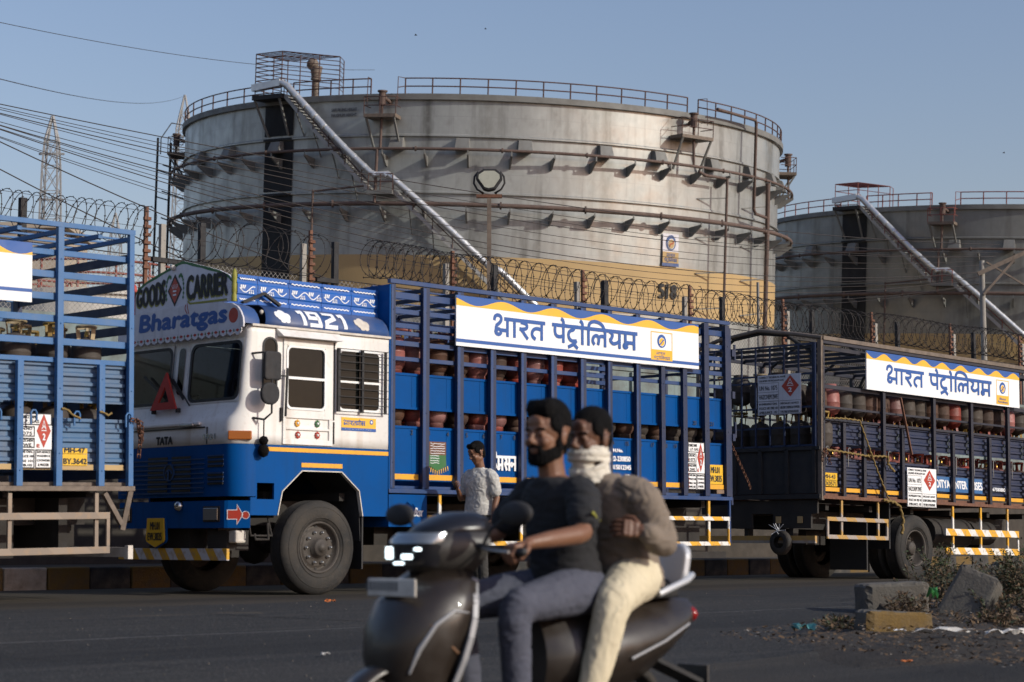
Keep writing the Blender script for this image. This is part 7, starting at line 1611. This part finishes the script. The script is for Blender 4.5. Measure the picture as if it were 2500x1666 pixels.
def cyx(n, s0, s1, t0, t1, smin, smax, mbx, up=.02):
    for i in range(n):
        s = r_.uniform(s0, s1); t = r_.uniform(t0, t1) - .28 * (s - 2.6); p = Vector((s, -t, gz(s, t) + .11 + r_.uniform(0, up))); L = r_.uniform(smin, smax); a = r_.uniform(0, 6.28); d = Vector((cos(a), sin(a), r_.uniform(-.2, .5))); e = Vector((-sin(a), cos(a), r_.uniform(-.4, .4))) * r_.uniform(.15, .7)
        mbx.add([p - d * L / 2 - e * L / 2, p + d * L / 2 - e * L / 2, p + d * L / 2 + e * L / 2, p - d * L / 2 + e * L / 2], [(0, 1, 2, 3)])
cyx(5200, -2.6, 7, 6.2, 9.0, .008, .05, mb); o = mb.build('leaf_litter', 'leaf_dry', norm=False); o.location = WO; o.rotation_euler = (0, 0, AX); tag(o, kind='stuff')
cyx(1500, -2.6, 7, 6.2, 9.2, .006, .025, mb2, .01); o = mb2.build('gravel', 'kerb_white', norm=False); o.location = WO; o.rotation_euler = (0, 0, AX); tag(o, kind='stuff')
mb = MB()
for i in range(420):
    s = r_.uniform(-8, 12); t = r_.uniform(2.2, 11); L = r_.uniform(.003, .008); p = Vector((s, -t, gz(s, t) + .010 + L * .3)); mb.hull8([(p.x - L, p.y - L, p.z - L * .3), (p.x + L, p.y - L * .6, p.z - L * .3), (p.x + L * .8, p.y + L, p.z - L * .3), (p.x - L, p.y + L * .7, p.z - L * .3), (p.x - L * .6, p.y - L * .6, p.z + L * .6), (p.x + L * .5, p.y - L * .4, p.z + L * .5), (p.x + L * .5, p.y + L * .5, p.z + L * .6), (p.x - L * .6, p.y + L * .4, p.z + L * .4)])
o = mb.build('road_grit', 'concrete', norm=False); o.location = WO; o.rotation_euler = (0, 0, AX); tag(o, kind='stuff')
def scrap(name, x, y, w, d, h, rz, m, label, seed, z=.02, cat='litter'):
    r = random.Random(seed); mb = MB(); n = 7; g = [[(w * (i / n - .5) * (1 + .2 * r.uniform(-1, 1)), d * (j / 3 - .5) * (1 + .3 * r.uniform(-1, 1)), h * r.random()) for j in range(4)] for i in range(n + 1)]; mb.loft(g, sm=False); o = mb.build(name, m, norm=False, solid=.003); o.location = (x, y, gzw(x, y) + z); o.rotation_euler = (0, 0, rz); tag(o, label, cat)
scrap('wrapper', 2.80, 13.96, .13, .04, .02, .1, 'litter_orange', 'crumpled orange wrapper on the road at the lower right', 1)
scrap('plastic_strip', 3.45, 15.55, .42, .07, .05, -.2, 'litter_white', 'long white plastic strip in the dirt before the yellow faced block', 2, .12)
scrap('plastic_strip', 3.95, 15.6, .35, .06, .05, .25, 'litter_white', 'white plastic scrap right of the long strip', 3, .12)
scrap('plastic_bag', 2.45, 16.3, .2, .1, .07, .3, 'litter_teal', 'teal plastic bag lying left of the yellow faced block', 4, .04)
scrap('plastic_cup', 3.88, 17.9, .08, .07, .12, .5, 'litter_green', 'bright green scrap of plastic at the foot of the tipped slab', 5, .25)
scrap('paper_scrap', 3.15, 15.8, .09, .05, .02, .0, 'ink_white', 'small pale scrap below the yellow faced block', 6, .1)
scrap('paper_scrap', -1.25, 13.0, .06, .03, .02, .4, 'litter_white', 'tiny pale scrap in the middle of the road at the lower left', 7)
scrap('dry_leaf', -1.75, 18.7, .10, .05, .03, .4, 'litter_orange', 'small reddish scrap on the shoulder in front of the front bumper', 8)
for i, (px_, py_, Y) in enumerate(((1010, 66, 140), (1184, 50, 170), (2469, 364, 160))):
    x = (px_ - 1250) / 4700 * Y; z = CAMZ + (1315 - py_) / 4700 * Y * 1.0
    b = empty('bird', (x, Y, z), label=['leftmost of the specks of birds high in the sky', 'highest bird, a speck above the top of the big tank', 'lone bird, a speck over the farther tank at the right'][i], cat='bird', group='distant birds'); mb = MB(); mb.ball((0, 0, 0), .05, 8, (2.2, 1, .8)); mb.build('body', 'soft_black', b); mb = MB(); mb.add([(-.05, 0, .02), (.06, 0, .02), (.02, .24, .04), (-.04, .23, .04)], [(0, 1, 2, 3)]); mb.add([(-.05, 0, .02), (.06, 0, .02), (.02, -.24, .04), (-.04, -.23, .04)], [(0, 1, 2, 3)]); mb.build('wing', 'soft_black', b, solid=.01)
for o in bpy.data.objects:
    if o.type == 'MESH' and o.parent is None and o.name.startswith('gas'): pass
